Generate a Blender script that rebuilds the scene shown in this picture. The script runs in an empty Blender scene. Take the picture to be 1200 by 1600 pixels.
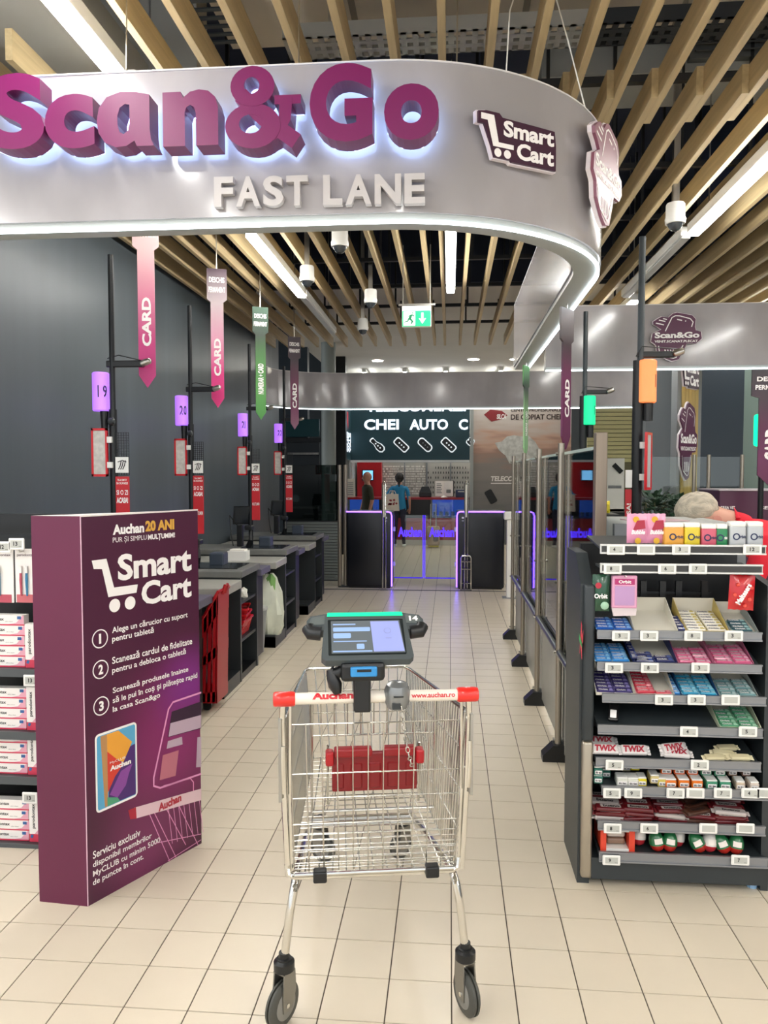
import bpy, bmesh, math, random
from math import sin, cos, pi, radians, atan2, sqrt, hypot
from mathutils import Vector, Matrix
random.seed(7)
scene = bpy.context.scene
C = scene.collection

# ---------------------------------------------------------------- camera, world, exposure
FPX, YAW, PIT, EYE = 1211.0, 0.0846, -0.0500, 1.632
cam_data = bpy.data.cameras.new('camera')
cam_data.sensor_fit = 'VERTICAL'
cam_data.sensor_height = 32.0
cam_data.lens = FPX / 1600.0 * 32.0
cam_data.clip_start = 0.05
cam = bpy.data.objects.new('camera', cam_data)
cam.location = (0, 0, EYE)
cam.rotation_euler = (pi / 2 + PIT, 0, YAW)
C.objects.link(cam)
scene.camera = cam
w = bpy.data.worlds.new('store_ambient')
w.use_nodes = True
w.node_tree.nodes['Background'].inputs[0].default_value = (0.92, 0.96, 1.0, 1)
w.node_tree.nodes['Background'].inputs[1].default_value = 0.7
scene.world = w
scene.view_settings.view_transform = 'Standard'
scene.view_settings.look = 'None'
scene.view_settings.gamma = 1.0
scene.view_settings.use_curve_mapping = False
scene.view_settings.exposure = 1.0
LAMP = 26.0        # radiance of the linear ceiling luminaires


def PX(u, v, x=None, y=None, z=None):
    """photo pixel -> world point on the plane x=, y= or z="""
    xc, vv = u - 600.0, 800.0 - v
    c, s = cos(PIT), sin(PIT)
    yf, zz = FPX * c - vv * s, FPX * s + vv * c
    c, s = cos(YAW), sin(YAW)
    d = Vector((xc * c - yf * s, xc * s + yf * c, zz))
    if z is not None: t = (z - EYE) / d.z
    elif y is not None: t = y / d.y
    else: t = x / d.x
    return d * t + Vector((0, 0, EYE))


def proj(p):
    x, y, z = p[0], p[1], p[2] - EYE
    c, s = cos(YAW), sin(YAW)
    xc, yf = x * c + y * s, -x * s + y * c
    c, s = cos(PIT), sin(PIT)
    yf, zc = yf * c + z * s, -yf * s + z * c
    return (600 + FPX * xc / yf, 800 - FPX * zc / yf, yf)


# ---------------------------------------------------------------- materials
def lin(h):
    h = h.lstrip('#')
    out = []
    for i in (0, 2, 4):
        c = int(h[i:i + 2], 16) / 255.0
        out.append(c / 12.92 if c <= 0.04045 else ((c + 0.055) / 1.055) ** 2.4)
    return tuple(out) + (1.0,)


_mats = {}


def mat(name, col='#888888', rough=0.5, metal=0.0, emit=None, es=0.0, noise=None, bump=None, coat=0.0, spec=0.5, col2=None, stretch=(1, 1, 1)):
    """principled material; noise=(scale, amount) varies the colour, bump=(scale, strength)"""
    if name in _mats: return _mats[name]
    m = bpy.data.materials.new(name)
    m.use_nodes = True
    nt = m.node_tree
    b = nt.nodes['Principled BSDF']
    c = lin(col)
    b.inputs['Base Color'].default_value = c
    b.inputs['Roughness'].default_value = rough
    b.inputs['Metallic'].default_value = metal
    b.inputs['Specular IOR Level'].default_value = spec
    if coat:
        b.inputs['Coat Weight'].default_value = coat
        b.inputs['Coat Roughness'].default_value = 0.08
    if emit:
        b.inputs['Emission Color'].default_value = lin(emit)
        b.inputs['Emission Strength'].default_value = es
    if noise or bump:
        tc = nt.nodes.new('ShaderNodeTexCoord')
        mp = nt.nodes.new('ShaderNodeMapping')
        mp.inputs['Scale'].default_value = stretch
        nt.links.new(tc.outputs['Object'], mp.inputs['Vector'])
    if noise:
        n = nt.nodes.new('ShaderNodeTexNoise')
        n.inputs['Scale'].default_value = noise[0]
        n.inputs['Detail'].default_value = 5
        nt.links.new(mp.outputs[0], n.inputs['Vector'])
        r = nt.nodes.new('ShaderNodeMix')
        r.data_type = 'RGBA'
        c2 = lin(col2) if col2 else tuple(x * (1 - noise[1]) for x in c[:3]) + (1,)
        r.inputs['A'].default_value = c
        r.inputs['B'].default_value = c2
        rp = nt.nodes.new('ShaderNodeMapRange')
        rp.inputs['From Min'].default_value = 0.35
        rp.inputs['From Max'].default_value = 0.65
        nt.links.new(n.outputs['Fac'], rp.inputs['Value'])
        nt.links.new(rp.outputs[0], r.inputs['Factor'])
        nt.links.new(r.outputs['Result'], b.inputs['Base Color'])
    if bump:
        n2 = nt.nodes.new('ShaderNodeTexNoise')
        n2.inputs['Scale'].default_value = bump[0]
        nt.links.new(mp.outputs[0], n2.inputs['Vector'])
        bp = nt.nodes.new('ShaderNodeBump')
        bp.inputs['Strength'].default_value = bump[1]
        bp.inputs['Distance'].default_value = 0.01
        nt.links.new(n2.outputs['Fac'], bp.inputs['Height'])
        nt.links.new(bp.outputs[0], b.inputs['Normal'])
    _mats[name] = m
    return m


def glow(name, col, es):
    if name in _mats: return _mats[name]
    m = bpy.data.materials.new(name)
    m.use_nodes = True
    nt = m.node_tree
    nt.nodes.clear()
    e = nt.nodes.new('ShaderNodeEmission')
    e.inputs[0].default_value = lin(col)
    e.inputs[1].default_value = es
    o = nt.nodes.new('ShaderNodeOutputMaterial')
    nt.links.new(e.outputs[0], o.inputs[0])
    _mats[name] = m
    return m


def glassm(name, tint='#ffffff', refl=1.0, ior=1.5):
    """thin pane: fresnel reflection over tinted transmission"""
    if name in _mats: return _mats[name]
    m = bpy.data.materials.new(name)
    m.use_nodes = True
    nt = m.node_tree
    nt.nodes.clear()
    t = nt.nodes.new('ShaderNodeBsdfTransparent')
    t.inputs[0].default_value = lin(tint)
    g = nt.nodes.new('ShaderNodeBsdfGlossy')
    g.inputs['Roughness'].default_value = 0.02
    g.inputs[0].default_value = (refl, refl, refl, 1)
    fr = nt.nodes.new('ShaderNodeFresnel')
    fr.inputs[0].default_value = ior
    mx = nt.nodes.new('ShaderNodeMixShader')
    o = nt.nodes.new('ShaderNodeOutputMaterial')
    nt.links.new(fr.outputs[0], mx.inputs[0])
    nt.links.new(t.outputs[0], mx.inputs[1])
    nt.links.new(g.outputs[0], mx.inputs[2])
    nt.links.new(mx.outputs[0], o.inputs[0])
    _mats[name] = m
    return m


# ---------------------------------------------------------------- mesh building
class MB:
    def __init__(self):
        self.v, self.f, self.mi, self.cur = [], [], [], 0

    def add(self, vs, fs):
        o = len(self.v)
        self.v += [tuple(p) for p in vs]
        for f in fs:
            self.f.append(tuple(i + o for i in f))
            self.mi.append(self.cur)
        return self

    def m(self, i):
        self.cur = i
        return self

    def box(self, x0, x1, y0, y1, z0, z1):
        vs = [(x, y, z) for z in (z0, z1) for y in (y0, y1) for x in (x0, x1)]
        return self.add(vs, [(0, 2, 3, 1), (4, 5, 7, 6), (0, 1, 5, 4), (2, 6, 7, 3), (0, 4, 6, 2), (1, 3, 7, 5)])

    def obox(self, c, ax, ay, az):
        """box from its centre and three half-axis vectors"""
        c, ax, ay, az = Vector(c), Vector(ax), Vector(ay), Vector(az)
        vs = [c + ax * i + ay * j + az * k for k in (-1, 1) for j in (-1, 1) for i in (-1, 1)]
        return self.add(vs, [(0, 2, 3, 1), (4, 5, 7, 6), (0, 1, 5, 4), (2, 6, 7, 3), (0, 4, 6, 2), (1, 3, 7, 5)])

    def rbox(self, x0, x1, y0, y1, z0, z1, r=0.005, seg=2):
        bm = bmesh.new()
        bmesh.ops.create_cube(bm, size=1.0, matrix=Matrix.Translation(((x0 + x1) / 2, (y0 + y1) / 2, (z0 + z1) / 2)) @ Matrix.Diagonal((x1 - x0, y1 - y0, z1 - z0, 1)))
        bmesh.ops.bevel(bm, geom=list(bm.edges), offset=r, segments=seg, affect='EDGES', profile=0.5)
        return self.bm(bm)

    def bm(self, bm, M=None):
        bm.verts.index_update()
        vs = [(M @ q.co) if M else q.co.copy() for q in bm.verts]
        fs = [[q.index for q in f.verts] for f in bm.faces]
        bm.free()
        return self.add(vs, fs)

    def tube(self, pts, r, n=6, closed=False, cap=True):
        pts = [Vector(p) for p in pts]
        k = len(pts)
        rs = r if isinstance(r, (list, tuple)) else [r] * k
        rings, prev = [], None
        for i, p in enumerate(pts):
            if closed: t = pts[(i + 1) % k] - pts[i - 1]
            else: t = (pts[min(i + 1, k - 1)] - pts[max(i - 1, 0)])
            t.normalize()
            if prev is None:
                a = Vector((0, 0, 1)) if abs(t.z) < 0.9 else Vector((1, 0, 0))
                nx = t.cross(a).normalized()
            else:
                nx = (prev - t * prev.dot(t)).normalized()
            prev = nx
            ny = t.cross(nx)
            rings.append([p + (nx * cos(2 * pi * j / n) + ny * sin(2 * pi * j / n)) * rs[i] for j in range(n)])
        vs = [q for rg in rings for q in rg]
        fs = []
        for i in range(k if closed else k - 1):
            a, b = i * n, ((i + 1) % k) * n
            for j in range(n):
                fs.append((a + j, b + j, b + (j + 1) % n, a + (j + 1) % n)[::-1])
        if cap and not closed:
            fs.append(tuple(range(n)))
            fs.append(tuple((k - 1) * n + j for j in range(n))[::-1])
        return self.add(vs, fs)

    def cyl(self, p0, p1, r0, r1=None, n=16):
        return self.tube([p0, p1], [r0, r0 if r1 is None else r1], n)

    def lathe(self, prof, n=20, M=None):
        """prof: list of (radius, height) about local z"""
        M = M or Matrix()
        vs, fs = [], []
        for r, z in prof:
            for j in range(n):
                vs.append(M @ Vector((r * cos(2 * pi * j / n), r * sin(2 * pi * j / n), z)))
        for i in range(len(prof) - 1):
            for j in range(n):
                fs.append((i * n + j, i * n + (j + 1) % n, (i + 1) * n + (j + 1) % n, (i + 1) * n + j))
        fs.append(tuple(range(n))[::-1])
        fs.append(tuple((len(prof) - 1) * n + j for j in range(n)))
        return self.add(vs, fs)

    def prism(self, poly, F, d0, d1):
        """poly of (a, b); F=(origin, right, up, normal); extruded along the normal from d0 to d1"""
        o, r, u, nn = [Vector(q) for q in F]
        ar = sum(poly[i][0] * poly[(i + 1) % len(poly)][1] - poly[(i + 1) % len(poly)][0] * poly[i][1] for i in range(len(poly)))
        if ar < 0: poly = poly[::-1]
        k = len(poly)
        vs = [o + r * a + u * b + nn * d0 for a, b in poly] + [o + r * a + u * b + nn * d1 for a, b in poly]
        fs = [tuple(range(k))[::-1], tuple(range(k, 2 * k))]
        for i in range(k):
            fs.append((i, (i + 1) % k, k + (i + 1) % k, k + i))
        return self.add(vs, fs)

    def quad(self, a, b, c, d):
        return self.add([a, b, c, d], [(0, 1, 2, 3)])

    def mesh(self, name, mats=None, smooth=False, inv=None):
        me = bpy.data.meshes.new(name)
        vs = [inv @ Vector(p) for p in self.v] if inv else self.v
        me.from_pydata(vs, [], self.f)
        if mats:
            for q in (mats if isinstance(mats, (list, tuple)) else [mats]): me.materials.append(q)
            if any(self.mi): me.polygons.foreach_set('material_index', self.mi)
        if smooth:
            me.polygons.foreach_set('use_smooth', [True] * len(me.polygons))
            try: me.set_sharp_from_angle(angle=radians(40))
            except Exception: pass
        me.update()
        return me

    def build(self, name, mats, parent=None, smooth=False, local=False):
        """link as one mesh object; coordinates are world unless local"""
        inv = None
        if parent is not None and not local: inv = WM(parent).inverted()
        return link(name, self.mesh(name, mats, smooth, inv), parent)


def link(name, me, parent=None):
    o = bpy.data.objects.new(name, me)
    C.objects.link(o)
    if parent is not None: o.parent = parent
    return o


def WM(o):
    """world matrix of an object before the depsgraph has run"""
    M = Matrix.LocRotScale(o.location, o.rotation_euler, o.scale)
    return WM(o.parent) @ M if o.parent else M


def tag(o, label=None, cat=None, group=None, kind=None):
    if label: o['label'] = label
    if cat: o['category'] = cat
    if group: o['group'] = group
    if kind: o['kind'] = kind
    return o


def thing(name, label, cat, loc=(0, 0, 0), rz=0.0, group=None):
    o = bpy.data.objects.new(name, None)
    o.empty_display_size = 0.1
    C.objects.link(o)
    o.location = loc
    o.rotation_euler = (0, 0, rz)
    return tag(o, label, cat, group)


def copy_tree(o, parent=None):
    c = o.copy()
    C.objects.link(c)
    c.parent = parent
    for ch in list(o.children): copy_tree(ch, c)
    return c


# ---------------------------------------------------------------- lettering
_tm = {}


def text_geo(s, bold=0.02, ext=0.0, res=3, shear=0.0, space=1.0):
    key = (s, bold, ext, res, shear, space)
    if key in _tm: return _tm[key]
    cu = bpy.data.curves.new('txt', 'FONT')
    cu.body = s
    cu.size = 1.0
    cu.offset = bold
    cu.extrude = ext
    cu.resolution_u = res
    cu.shear = shear
    cu.space_character = space
    ob = bpy.data.objects.new('txt', cu)
    C.objects.link(ob)
    dg = bpy.context.evaluated_depsgraph_get()
    me = bpy.data.meshes.new_from_object(ob.evaluated_get(dg))
    vs = [q.co.copy() for q in me.vertices]
    fs = [tuple(p.vertices) for p in me.polygons]
    bpy.data.objects.remove(ob)
    bpy.data.curves.remove(cu)
    bpy.data.meshes.remove(me)
    _tm[key] = (vs, fs)
    return _tm[key]


def poly_geo(rings, ext=0.0):
    """filled outline with holes: rings of (x, y); like text_geo"""
    cu = bpy.data.curves.new('shape', 'CURVE')
    cu.dimensions = '2D'; cu.fill_mode = 'BOTH'; cu.extrude = ext
    for rg in rings:
        sp = cu.splines.new('POLY')
        sp.points.add(len(rg) - 1)
        for i, (x, y) in enumerate(rg): sp.points[i].co = (x, y, 0, 1)
        sp.use_cyclic_u = True
    ob = bpy.data.objects.new('shape', cu)
    C.objects.link(ob)
    dg = bpy.context.evaluated_depsgraph_get()
    me = bpy.data.meshes.new_from_object(ob.evaluated_get(dg))
    vs = [q.co.copy() for q in me.vertices]
    fs = [tuple(p.vertices) for p in me.polygons]
    bpy.data.objects.remove(ob); bpy.data.curves.remove(cu); bpy.data.meshes.remove(me)
    return vs, fs


def shape_into(mb, rings, F, a0, a1, b0, b1, d, depth):
    """unit-square outline stretched onto the rectangle of the frame, extruded by depth"""
    vs, fs = poly_geo(rings, .5)
    o, r, u, nn = [Vector(q) for q in F]
    return mb.add([o + r * (a0 + q.x * (a1 - a0)) + u * (b0 + q.y * (b1 - b0)) + nn * (d + (q.z + .5) * depth) for q in vs], fs)


def text_into(mb, s, F, a0, a1, b0, b1, d=0.001, depth=0.0, bold=0.02, res=3, shear=0.0, keep=False, space=1.0):
    """fit the lettering s into the rectangle a0..a1 x b0..b1 of the frame F=(origin,right,up,normal)"""
    vs, fs = text_geo(s, bold, 0.5 if depth else 0.0, res, shear, space)
    if not vs: return mb
    xs, ys = [q.x for q in vs], [q.y for q in vs]
    x0, x1, y0, y1 = min(xs), max(xs), min(ys), max(ys)
    sx, sy = (a1 - a0) / max(x1 - x0, 1e-6), (b1 - b0) / max(y1 - y0, 1e-6)
    if keep:
        sx = sy = min(sx, sy)
    o, r, u, nn = [Vector(q) for q in F]
    out = []
    for q in vs:
        out.append(o + r * (a0 + (q.x - x0) * sx) + u * (b0 + (q.y - y0) * sy) + nn * (d + (q.z + 0.5) * depth if depth else d))
    return mb.add(out, fs)


def circle(cx, cy, r, n=24, a0=0.0, a1=2 * pi):
    return [(cx + r * cos(a0 + (a1 - a0) * i / n), cy + r * sin(a0 + (a1 - a0) * i / n)) for i in range(n)]


def rrect(x0, x1, y0, y1, r, n=5):
    pts = []
    for cx, cy, a in ((x1 - r, y0 + r, -pi / 2), (x1 - r, y1 - r, 0), (x0 + r, y1 - r, pi / 2), (x0 + r, y0 + r, pi)):
        for i in range(n + 1):
            t = a + pi / 2 * i / n
            pts.append((cx + r * cos(t), cy + r * sin(t)))
    return pts


def band(poly, wd):
    """a closed outline strip along poly, as a list of quads in (a, b)"""
    k = len(poly)
    out = []
    for i in range(k):
        p0, p1, p2 = Vector(poly[i - 1]), Vector(poly[i]), Vector(poly[(i + 1) % k])
        t = (p2 - p0).normalized()
        nrm = Vector((-t.y, t.x)) * wd / 2
        out.append((tuple(p1 + nrm), tuple(p1 - nrm)))
    return out


def band_into(mb, poly, wd, F, d, closed=True):
    o, r, u, nn = [Vector(q) for q in F]
    if closed: bb = band(poly, wd)
    else:
        bb = []
        for i in range(len(poly)):
            p0, p2 = Vector(poly[max(i - 1, 0)]), Vector(poly[min(i + 1, len(poly) - 1)])
            t = (p2 - p0).normalized()
            nrm = Vector((-t.y, t.x)) * wd / 2
            bb.append((tuple(Vector(poly[i]) + nrm), tuple(Vector(poly[i]) - nrm)))
    vs = []
    for a, b in bb:
        vs.append(o + r * a[0] + u * a[1] + nn * d)
        vs.append(o + r * b[0] + u * b[1] + nn * d)
    k = len(bb)
    fs = []
    for i in range(k if closed else k - 1):
        j = (i + 1) % k
        fs.append((2 * i, 2 * i + 1, 2 * j + 1, 2 * j))
    return mb.add(vs, fs)


def flat(mb, poly, F, d):
    o, r, u, nn = [Vector(q) for q in F]
    ar = sum(poly[i][0] * poly[(i + 1) % len(poly)][1] - poly[(i + 1) % len(poly)][0] * poly[i][1] for i in range(len(poly)))
    if ar < 0: poly = poly[::-1]
    return mb.add([o + r * a + u * b + nn * d for a, b in poly], [tuple(range(len(poly)))])


XP, YP, ZP = Vector((1, 0, 0)), Vector((0, 1, 0)), Vector((0, 0, 1))


def front(y, z=0.0, x=0.0):
    """a frame on a plane facing the camera (normal -y)"""
    return (Vector((x, y, z)), XP, ZP, -YP)


# shared materials
M_black = mat('black_plastic', '#101214', 0.38)
M_blackm = mat('black_metal', '#15181b', 0.42, spec=0.4)
M_dark = mat('charcoal_metal', '#2c3134', 0.4, noise=(3, .12))
M_steel = mat('brushed_steel', '#b9b6ae', 0.28, 1.0, noise=(6, .15), stretch=(8, 8, .4))
M_chrome = mat('chrome_wire', '#d2d0ca', 0.2, 1.0)
M_white = mat('white_plastic', '#ecebe6', 0.4)
M_wtext = mat('white_print', '#f4f0ee', 0.55)
M_ktext = mat('black_print', '#1a1718', 0.55)
M_red = mat('red_plastic', '#cf1320', 0.32)
M_purple = mat('plum_print', '#4c1a3d', 0.4)
M_grey = mat('grey_paint', '#7c8084', 0.45)
M_led = glow('led_white', '#eef9ff', 4.5)
M_lamp = glow('lamp_tube', '#fffdf8', LAMP)
M_glass = glassm('clear_glass', '#f1f6f4')

# ================================================================ the room
# ---- floor: grout slab and single tiles
TS, TX, TY = 0.2, -0.5877, 2.818
fl = MB().box(-9, 9, -4, 24, -0.06, -0.003).build('floor', mat('grout', '#574d43', 0.8))
tag(fl, kind='structure')


def tile_material():
    m = bpy.data.materials.new('cream_tile')
    m.use_nodes = True
    nt = m.node_tree
    b = nt.nodes['Principled BSDF']
    g = nt.nodes.new('ShaderNodeNewGeometry')
    sub = nt.nodes.new('ShaderNodeVectorMath'); sub.operation = 'SUBTRACT'
    sub.inputs[1].default_value = (TX, TY, 0)
    sc_ = nt.nodes.new('ShaderNodeVectorMath'); sc_.operation = 'SCALE'
    sc_.inputs['Scale'].default_value = 1 / TS
    fr = nt.nodes.new('ShaderNodeVectorMath'); fr.operation = 'FLOOR'
    wn = nt.nodes.new('ShaderNodeTexWhiteNoise'); wn.noise_dimensions = '2D'
    nz = nt.nodes.new('ShaderNodeTexNoise'); nz.inputs['Scale'].default_value = 9.0; nz.inputs['Detail'].default_value = 4
    mx = nt.nodes.new('ShaderNodeMix'); mx.data_type = 'RGBA'
    mx.inputs['A'].default_value = lin('#d8ccb7'); mx.inputs['B'].default_value = lin('#cec2ae')
    ad = nt.nodes.new('ShaderNodeMath'); ad.operation = 'MULTIPLY_ADD'
    ad.inputs[1].default_value = 0.5
    hf = nt.nodes.new('ShaderNodeMath'); hf.operation = 'MULTIPLY'; hf.inputs[1].default_value = 0.5
    L = nt.links.new
    L(g.outputs['Position'], sub.inputs[0]); L(sub.outputs[0], sc_.inputs[0]); L(sc_.outputs[0], fr.inputs[0])
    L(fr.outputs[0], wn.inputs['Vector']); L(g.outputs['Position'], nz.inputs['Vector'])
    L(wn.outputs['Value'], hf.inputs[0]); L(nz.outputs['Fac'], ad.inputs[0]); L(hf.outputs[0], ad.inputs[2])
    L(ad.outputs[0], mx.inputs['Factor']); L(mx.outputs['Result'], b.inputs['Base Color'])
    b.inputs['Roughness'].default_value = 0.3
    b.inputs['Specular IOR Level'].default_value = 0.45
    return m


M_tile = tile_material()
j_ = 0.0022
tm_ = MB().box(j_, TS - j_, j_, TS - j_, -0.008, 0.0)
tile_me = tm_.mesh('tile', M_tile)
spots = []
for i in range(-37, 40):
    for k in range(-33, 100):
        x, y = TX + i * TS, TY + k * TS
        if x < -7.9 or x > 7.8 or y < -3.8 or y > 23: continue
        vis = False
        if y > 1.2:
            u, v, d = proj((x + TS / 2, y + TS / 2, 0))
            vis = -30 < u < 1230 and v < 1640
        spots.append((hypot(x, y) if vis else 1e6 + hypot(x, y), x, y))
spots.sort()
field = MB()
for n_, (d, x, y) in enumerate(spots):
    if n_ < 300:
        t = link('tile', tile_me, fl)
        t.location = (x, y, 0)
    else:
        field.add([(x + a, y + b, z) for z in (-.008, 0) for b in (j_, TS - j_) for a in (j_, TS - j_)],
                  [(4, 5, 7, 6), (0, 1, 5, 4), (2, 6, 7, 3), (0, 4, 6, 2), (1, 3, 7, 5)])
tag(field.build('tile_field', M_tile, fl), kind='stuff')

# ---- walls
M_wall = mat('slate_wall_paint', '#525b61', 0.36, noise=(1.3, .2), stretch=(1, 2.2, .12))
tag(MB().box(-2.9, -2.7, 3.75, 12.15, 0, 5).build('wall_left', M_wall), kind='structure')
tag(MB().box(-9, -2.75, 3.55, 3.75, 0, 5).build('wall_left_return', M_wall), kind='structure')
M_far = mat('far_wall_paint', '#30383c', 0.5, noise=(1, .15))
tag(MB().box(-9, 9, 21.0, 21.2, 0, 5).build('wall_back', M_far), kind='structure')
tag(MB().box(8.6, 8.8, -4, 21, 0, 5).build('wall_right', mat('right_wall_paint', '#6b7074', 0.5)), kind='structure')

# door wall past the end of the slate wall
dw = MB().box(-6, -2.62, 14.2, 14.4, 0, 5).build('wall_service', mat('service_wall', '#26323a', 0.5))
tag(dw, kind='structure')
dr = thing('door_1', None, None, (-3.1, 14.18, 0))
tag(dr, kind='structure')
p0, p1 = PX(445, 655, y=14.15), PX(499, 655, y=14.15)
MB().box(p0.x, p1.x, 14.13, 14.19, 0, 2.2).build('door_leaf', mat('door_dark', '#182026', 0.4), dr)
MB().box(p0.x - .05, p1.x + .05, 14.1, 14.2, 2.2, 2.28).build('door_lintel', M_blackm, dr)
MB().box(p0.x, p1.x, 14.11, 14.2, 2.3, 2.62).build('door_transom', mat('transom_teal', '#1d4145', 0.25), dr)
for v in (709, 793):
    a, b = PX(450, v, y=14.08), PX(498, v, y=14.08)
    MB().box(a.x, b.x, 14.04, 14.08, a.z - .02, a.z + .02).build('push_bar', M_steel, dr)
a = PX(462, 779, y=14.1)
MB().lathe([(.07, 0), (.07, .01), (.05, .012)], 16, Matrix.Translation((a.x, 14.12, a.z)) @ Matrix.Rotation(pi / 2, 4, 'X')).build('round_sticker', mat('sticker_grey', '#9fb0b4', .5), dr)
a, b = PX(499, 600, y=13.6), PX(522, 600, y=13.6)
col = thing('trim_1', None, None, ((a.x + b.x) / 2, 13.8, 0)); tag(col, kind='structure')
MB().cyl(((a.x + b.x) / 2, 13.8, 0), ((a.x + b.x) / 2, 13.8, 3.95), (b.x - a.x) / 2, n=24).build('column_shaft', mat('column_grey', '#8b938f', 0.45, noise=(4, .12), stretch=(1, 1, .1)), col, smooth=True)
a, b = PX(523, 700, y=15.5), PX(541, 700, y=15.5)
tag(MB().box(a.x, b.x, 15.4, 15.6, 0, 3.95).build('trim_2', M_black), kind='structure')

# ---- ceiling: deck, wooden baffles on black carriers
ce = MB().box(-9, 9, -4, 21.2, 5.0, 5.2).build('ceiling', mat('ceiling_deck', '#1d2a45', 0.7, noise=(.8, .3)))
tag(ce, kind='structure')
M_wood = mat('baffle_pine', '#c8b287', 0.5, noise=(5, .22), stretch=(6, .35, 6))
ZB, BH, BW = 3.5, 0.14, 0.034
seg_a = MB().box(-BW / 2, BW / 2, -3.0, 4.35, 0, BH).mesh('beam', M_wood)
seg_c = MB().box(-BW / 2, BW / 2, 3.45, 4.35, 0, BH).mesh('beam', M_wood)
seg_b = MB().box(-BW / 2, BW / 2, 4.05, 11.5, 0, BH).mesh('beam', M_wood)
k = -12
while True:
    x = -0.043 + 0.217 * k
    k += 1
    if x > 7.2: break
    if x < -2.68: continue
    if x > -1.35 or x < -1.9:
        o = link('beam', seg_a if x > -1.35 else seg_c, ce); o.location = (x, 0, ZB)
    o = link('beam', seg_b, ce); o.location = (x - BW * (1.02 if x > -.1 else -1.02), 0, ZB)
M_rail = mat('carrier_black', '#0c0e11', 0.5)
rail_me = MB().box(-2.69, 7.2, -.02, .02, 0, .035).mesh('carrier_rail', M_rail)
rod_me = MB().box(-.011, .011, -.011, .011, 0, 1.32).mesh('hanger_rod', M_rail)
for y in (-1.5, 0.5, 4.2, 5.35, 6.4, 7.45, 8.5, 9.5, 10.55):
    o = link('carrier_rail', rail_me, ce); o.location = (0, y, ZB + BH)
    if y > 4.5:
        for x in [-2.4 + .434 * q for q in range(22)]:
            if x > 4: break
            o = link('hanger_rod', rod_me, ce); o.location = (x, y, ZB + BH + .03)
# pale lowered ceiling in front of the shop
lc = MB().box(-2.69, 8.6, 9.7, 21.0, 3.95, 4.1).build('ceiling_shop', mat('pale_soffit', '#d8d6cf', 0.7, noise=(1.2, .08)))
tag(lc, kind='structure')
tag(MB().box(-2.69, 8.6, 9.6, 9.7, 3.95, 5.0).build('trim_9', mat('upstand_navy', '#131d33', .6, noise=(1.2, .3))), kind='structure')
for u, v in ((590, 562), (740, 560), (806, 560)):
    a = PX(u, v, z=3.95)
    t = thing('downlight', 'round recessed downlight in pale soffit, %s of three' % {590: 'leftmost', 740: 'middle', 806: 'rightmost'}[u], 'downlight', (a.x, a.y, 3.93), 0, 'downlights over the shop front')
    MB().lathe([(.13, 0), (.15, .02)], 16).build('bezel', M_white, t, local=True)
    MB().lathe([(.11, -.006), (.11, .0)], 16).build('lens', glow('downlight_lens', '#fff6e2', 30), t, local=True)
# ducts over the entrance
du = thing('air_duct', 'large beige-grey ventilation duct above the wooden ceiling slats', 'duct', (0.3, 3.5, 4.4))
MB().box(-1.45, 2.1, .75, 5.2, 4.45, 4.85).build('duct_body', mat('duct_beige', '#c9c0b2', 0.6, noise=(2, .12)), du)
for x in (-.6, .45, 1.4):
    MB().box(x - .02, x + .02, .75, 5.21, 4.445, 4.87).build('duct_flange', mat('duct_flange', '#7b746a', 0.6), du)
for i, (x, y, l) in enumerate(((.2, 3.2, .5), (-.45, 4.0, .3), (1.3, 3.9, .45), (.9, 4.4, .35))):
    MB().tube([(x, y, 4.45), (x, y, 4.35), (x + l * .4, y + .02, 4.33), (x + l, y + .05, 4.45)], .012, 6).build('hanger_strap', M_dark, du)
d2 = thing('air_duct', 'grey ventilation duct with louvred grille at upper right', 'duct', (1.9, 5.9, 4.3))
MB().box(.6, 4.4, 5.4, 5.9, 4.28, 4.85).build('duct_body', mat('duct_grey', '#9da1a1', 0.55, noise=(2, .15)), d2)
gp = PX(1150, 118, y=5.36)
gr = MB().box(gp.x - .3, gp.x + .3, 5.34, 5.4, 4.33, 4.78).build('grille_frame', mat('grille_frame', '#55595b', .5), d2)
for i in range(9):
    z = 4.37 + i * .045
    MB().obox((gp.x, 5.325, z), (.27, 0, 0), (0, .016, .008), (0, -.002, .004)).build('louvre', mat('louvre', '#2c2f31', .5), gr)
tag(MB().box(-2.69, -1.72, 2.3, 4.4, 3.78, 3.95).build('trim_8', mat('bulkhead_grey', '#a3a39d', .6)), kind='structure')
M_navy = mat('navy_panel', '#1d2a44', 0.55, noise=(1.5, .3))
tag(MB().box(-2.69, -1.5, 4.6, 4.8, 3.9, 5.0).build('trim_3', mat('bulkhead_grey', '#a3a39d', .6)), kind='structure')
tag(MB().box(2.2, 6, 7.2, 7.4, 3.9, 5.0).build('trim_4', M_navy), kind='structure')


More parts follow.
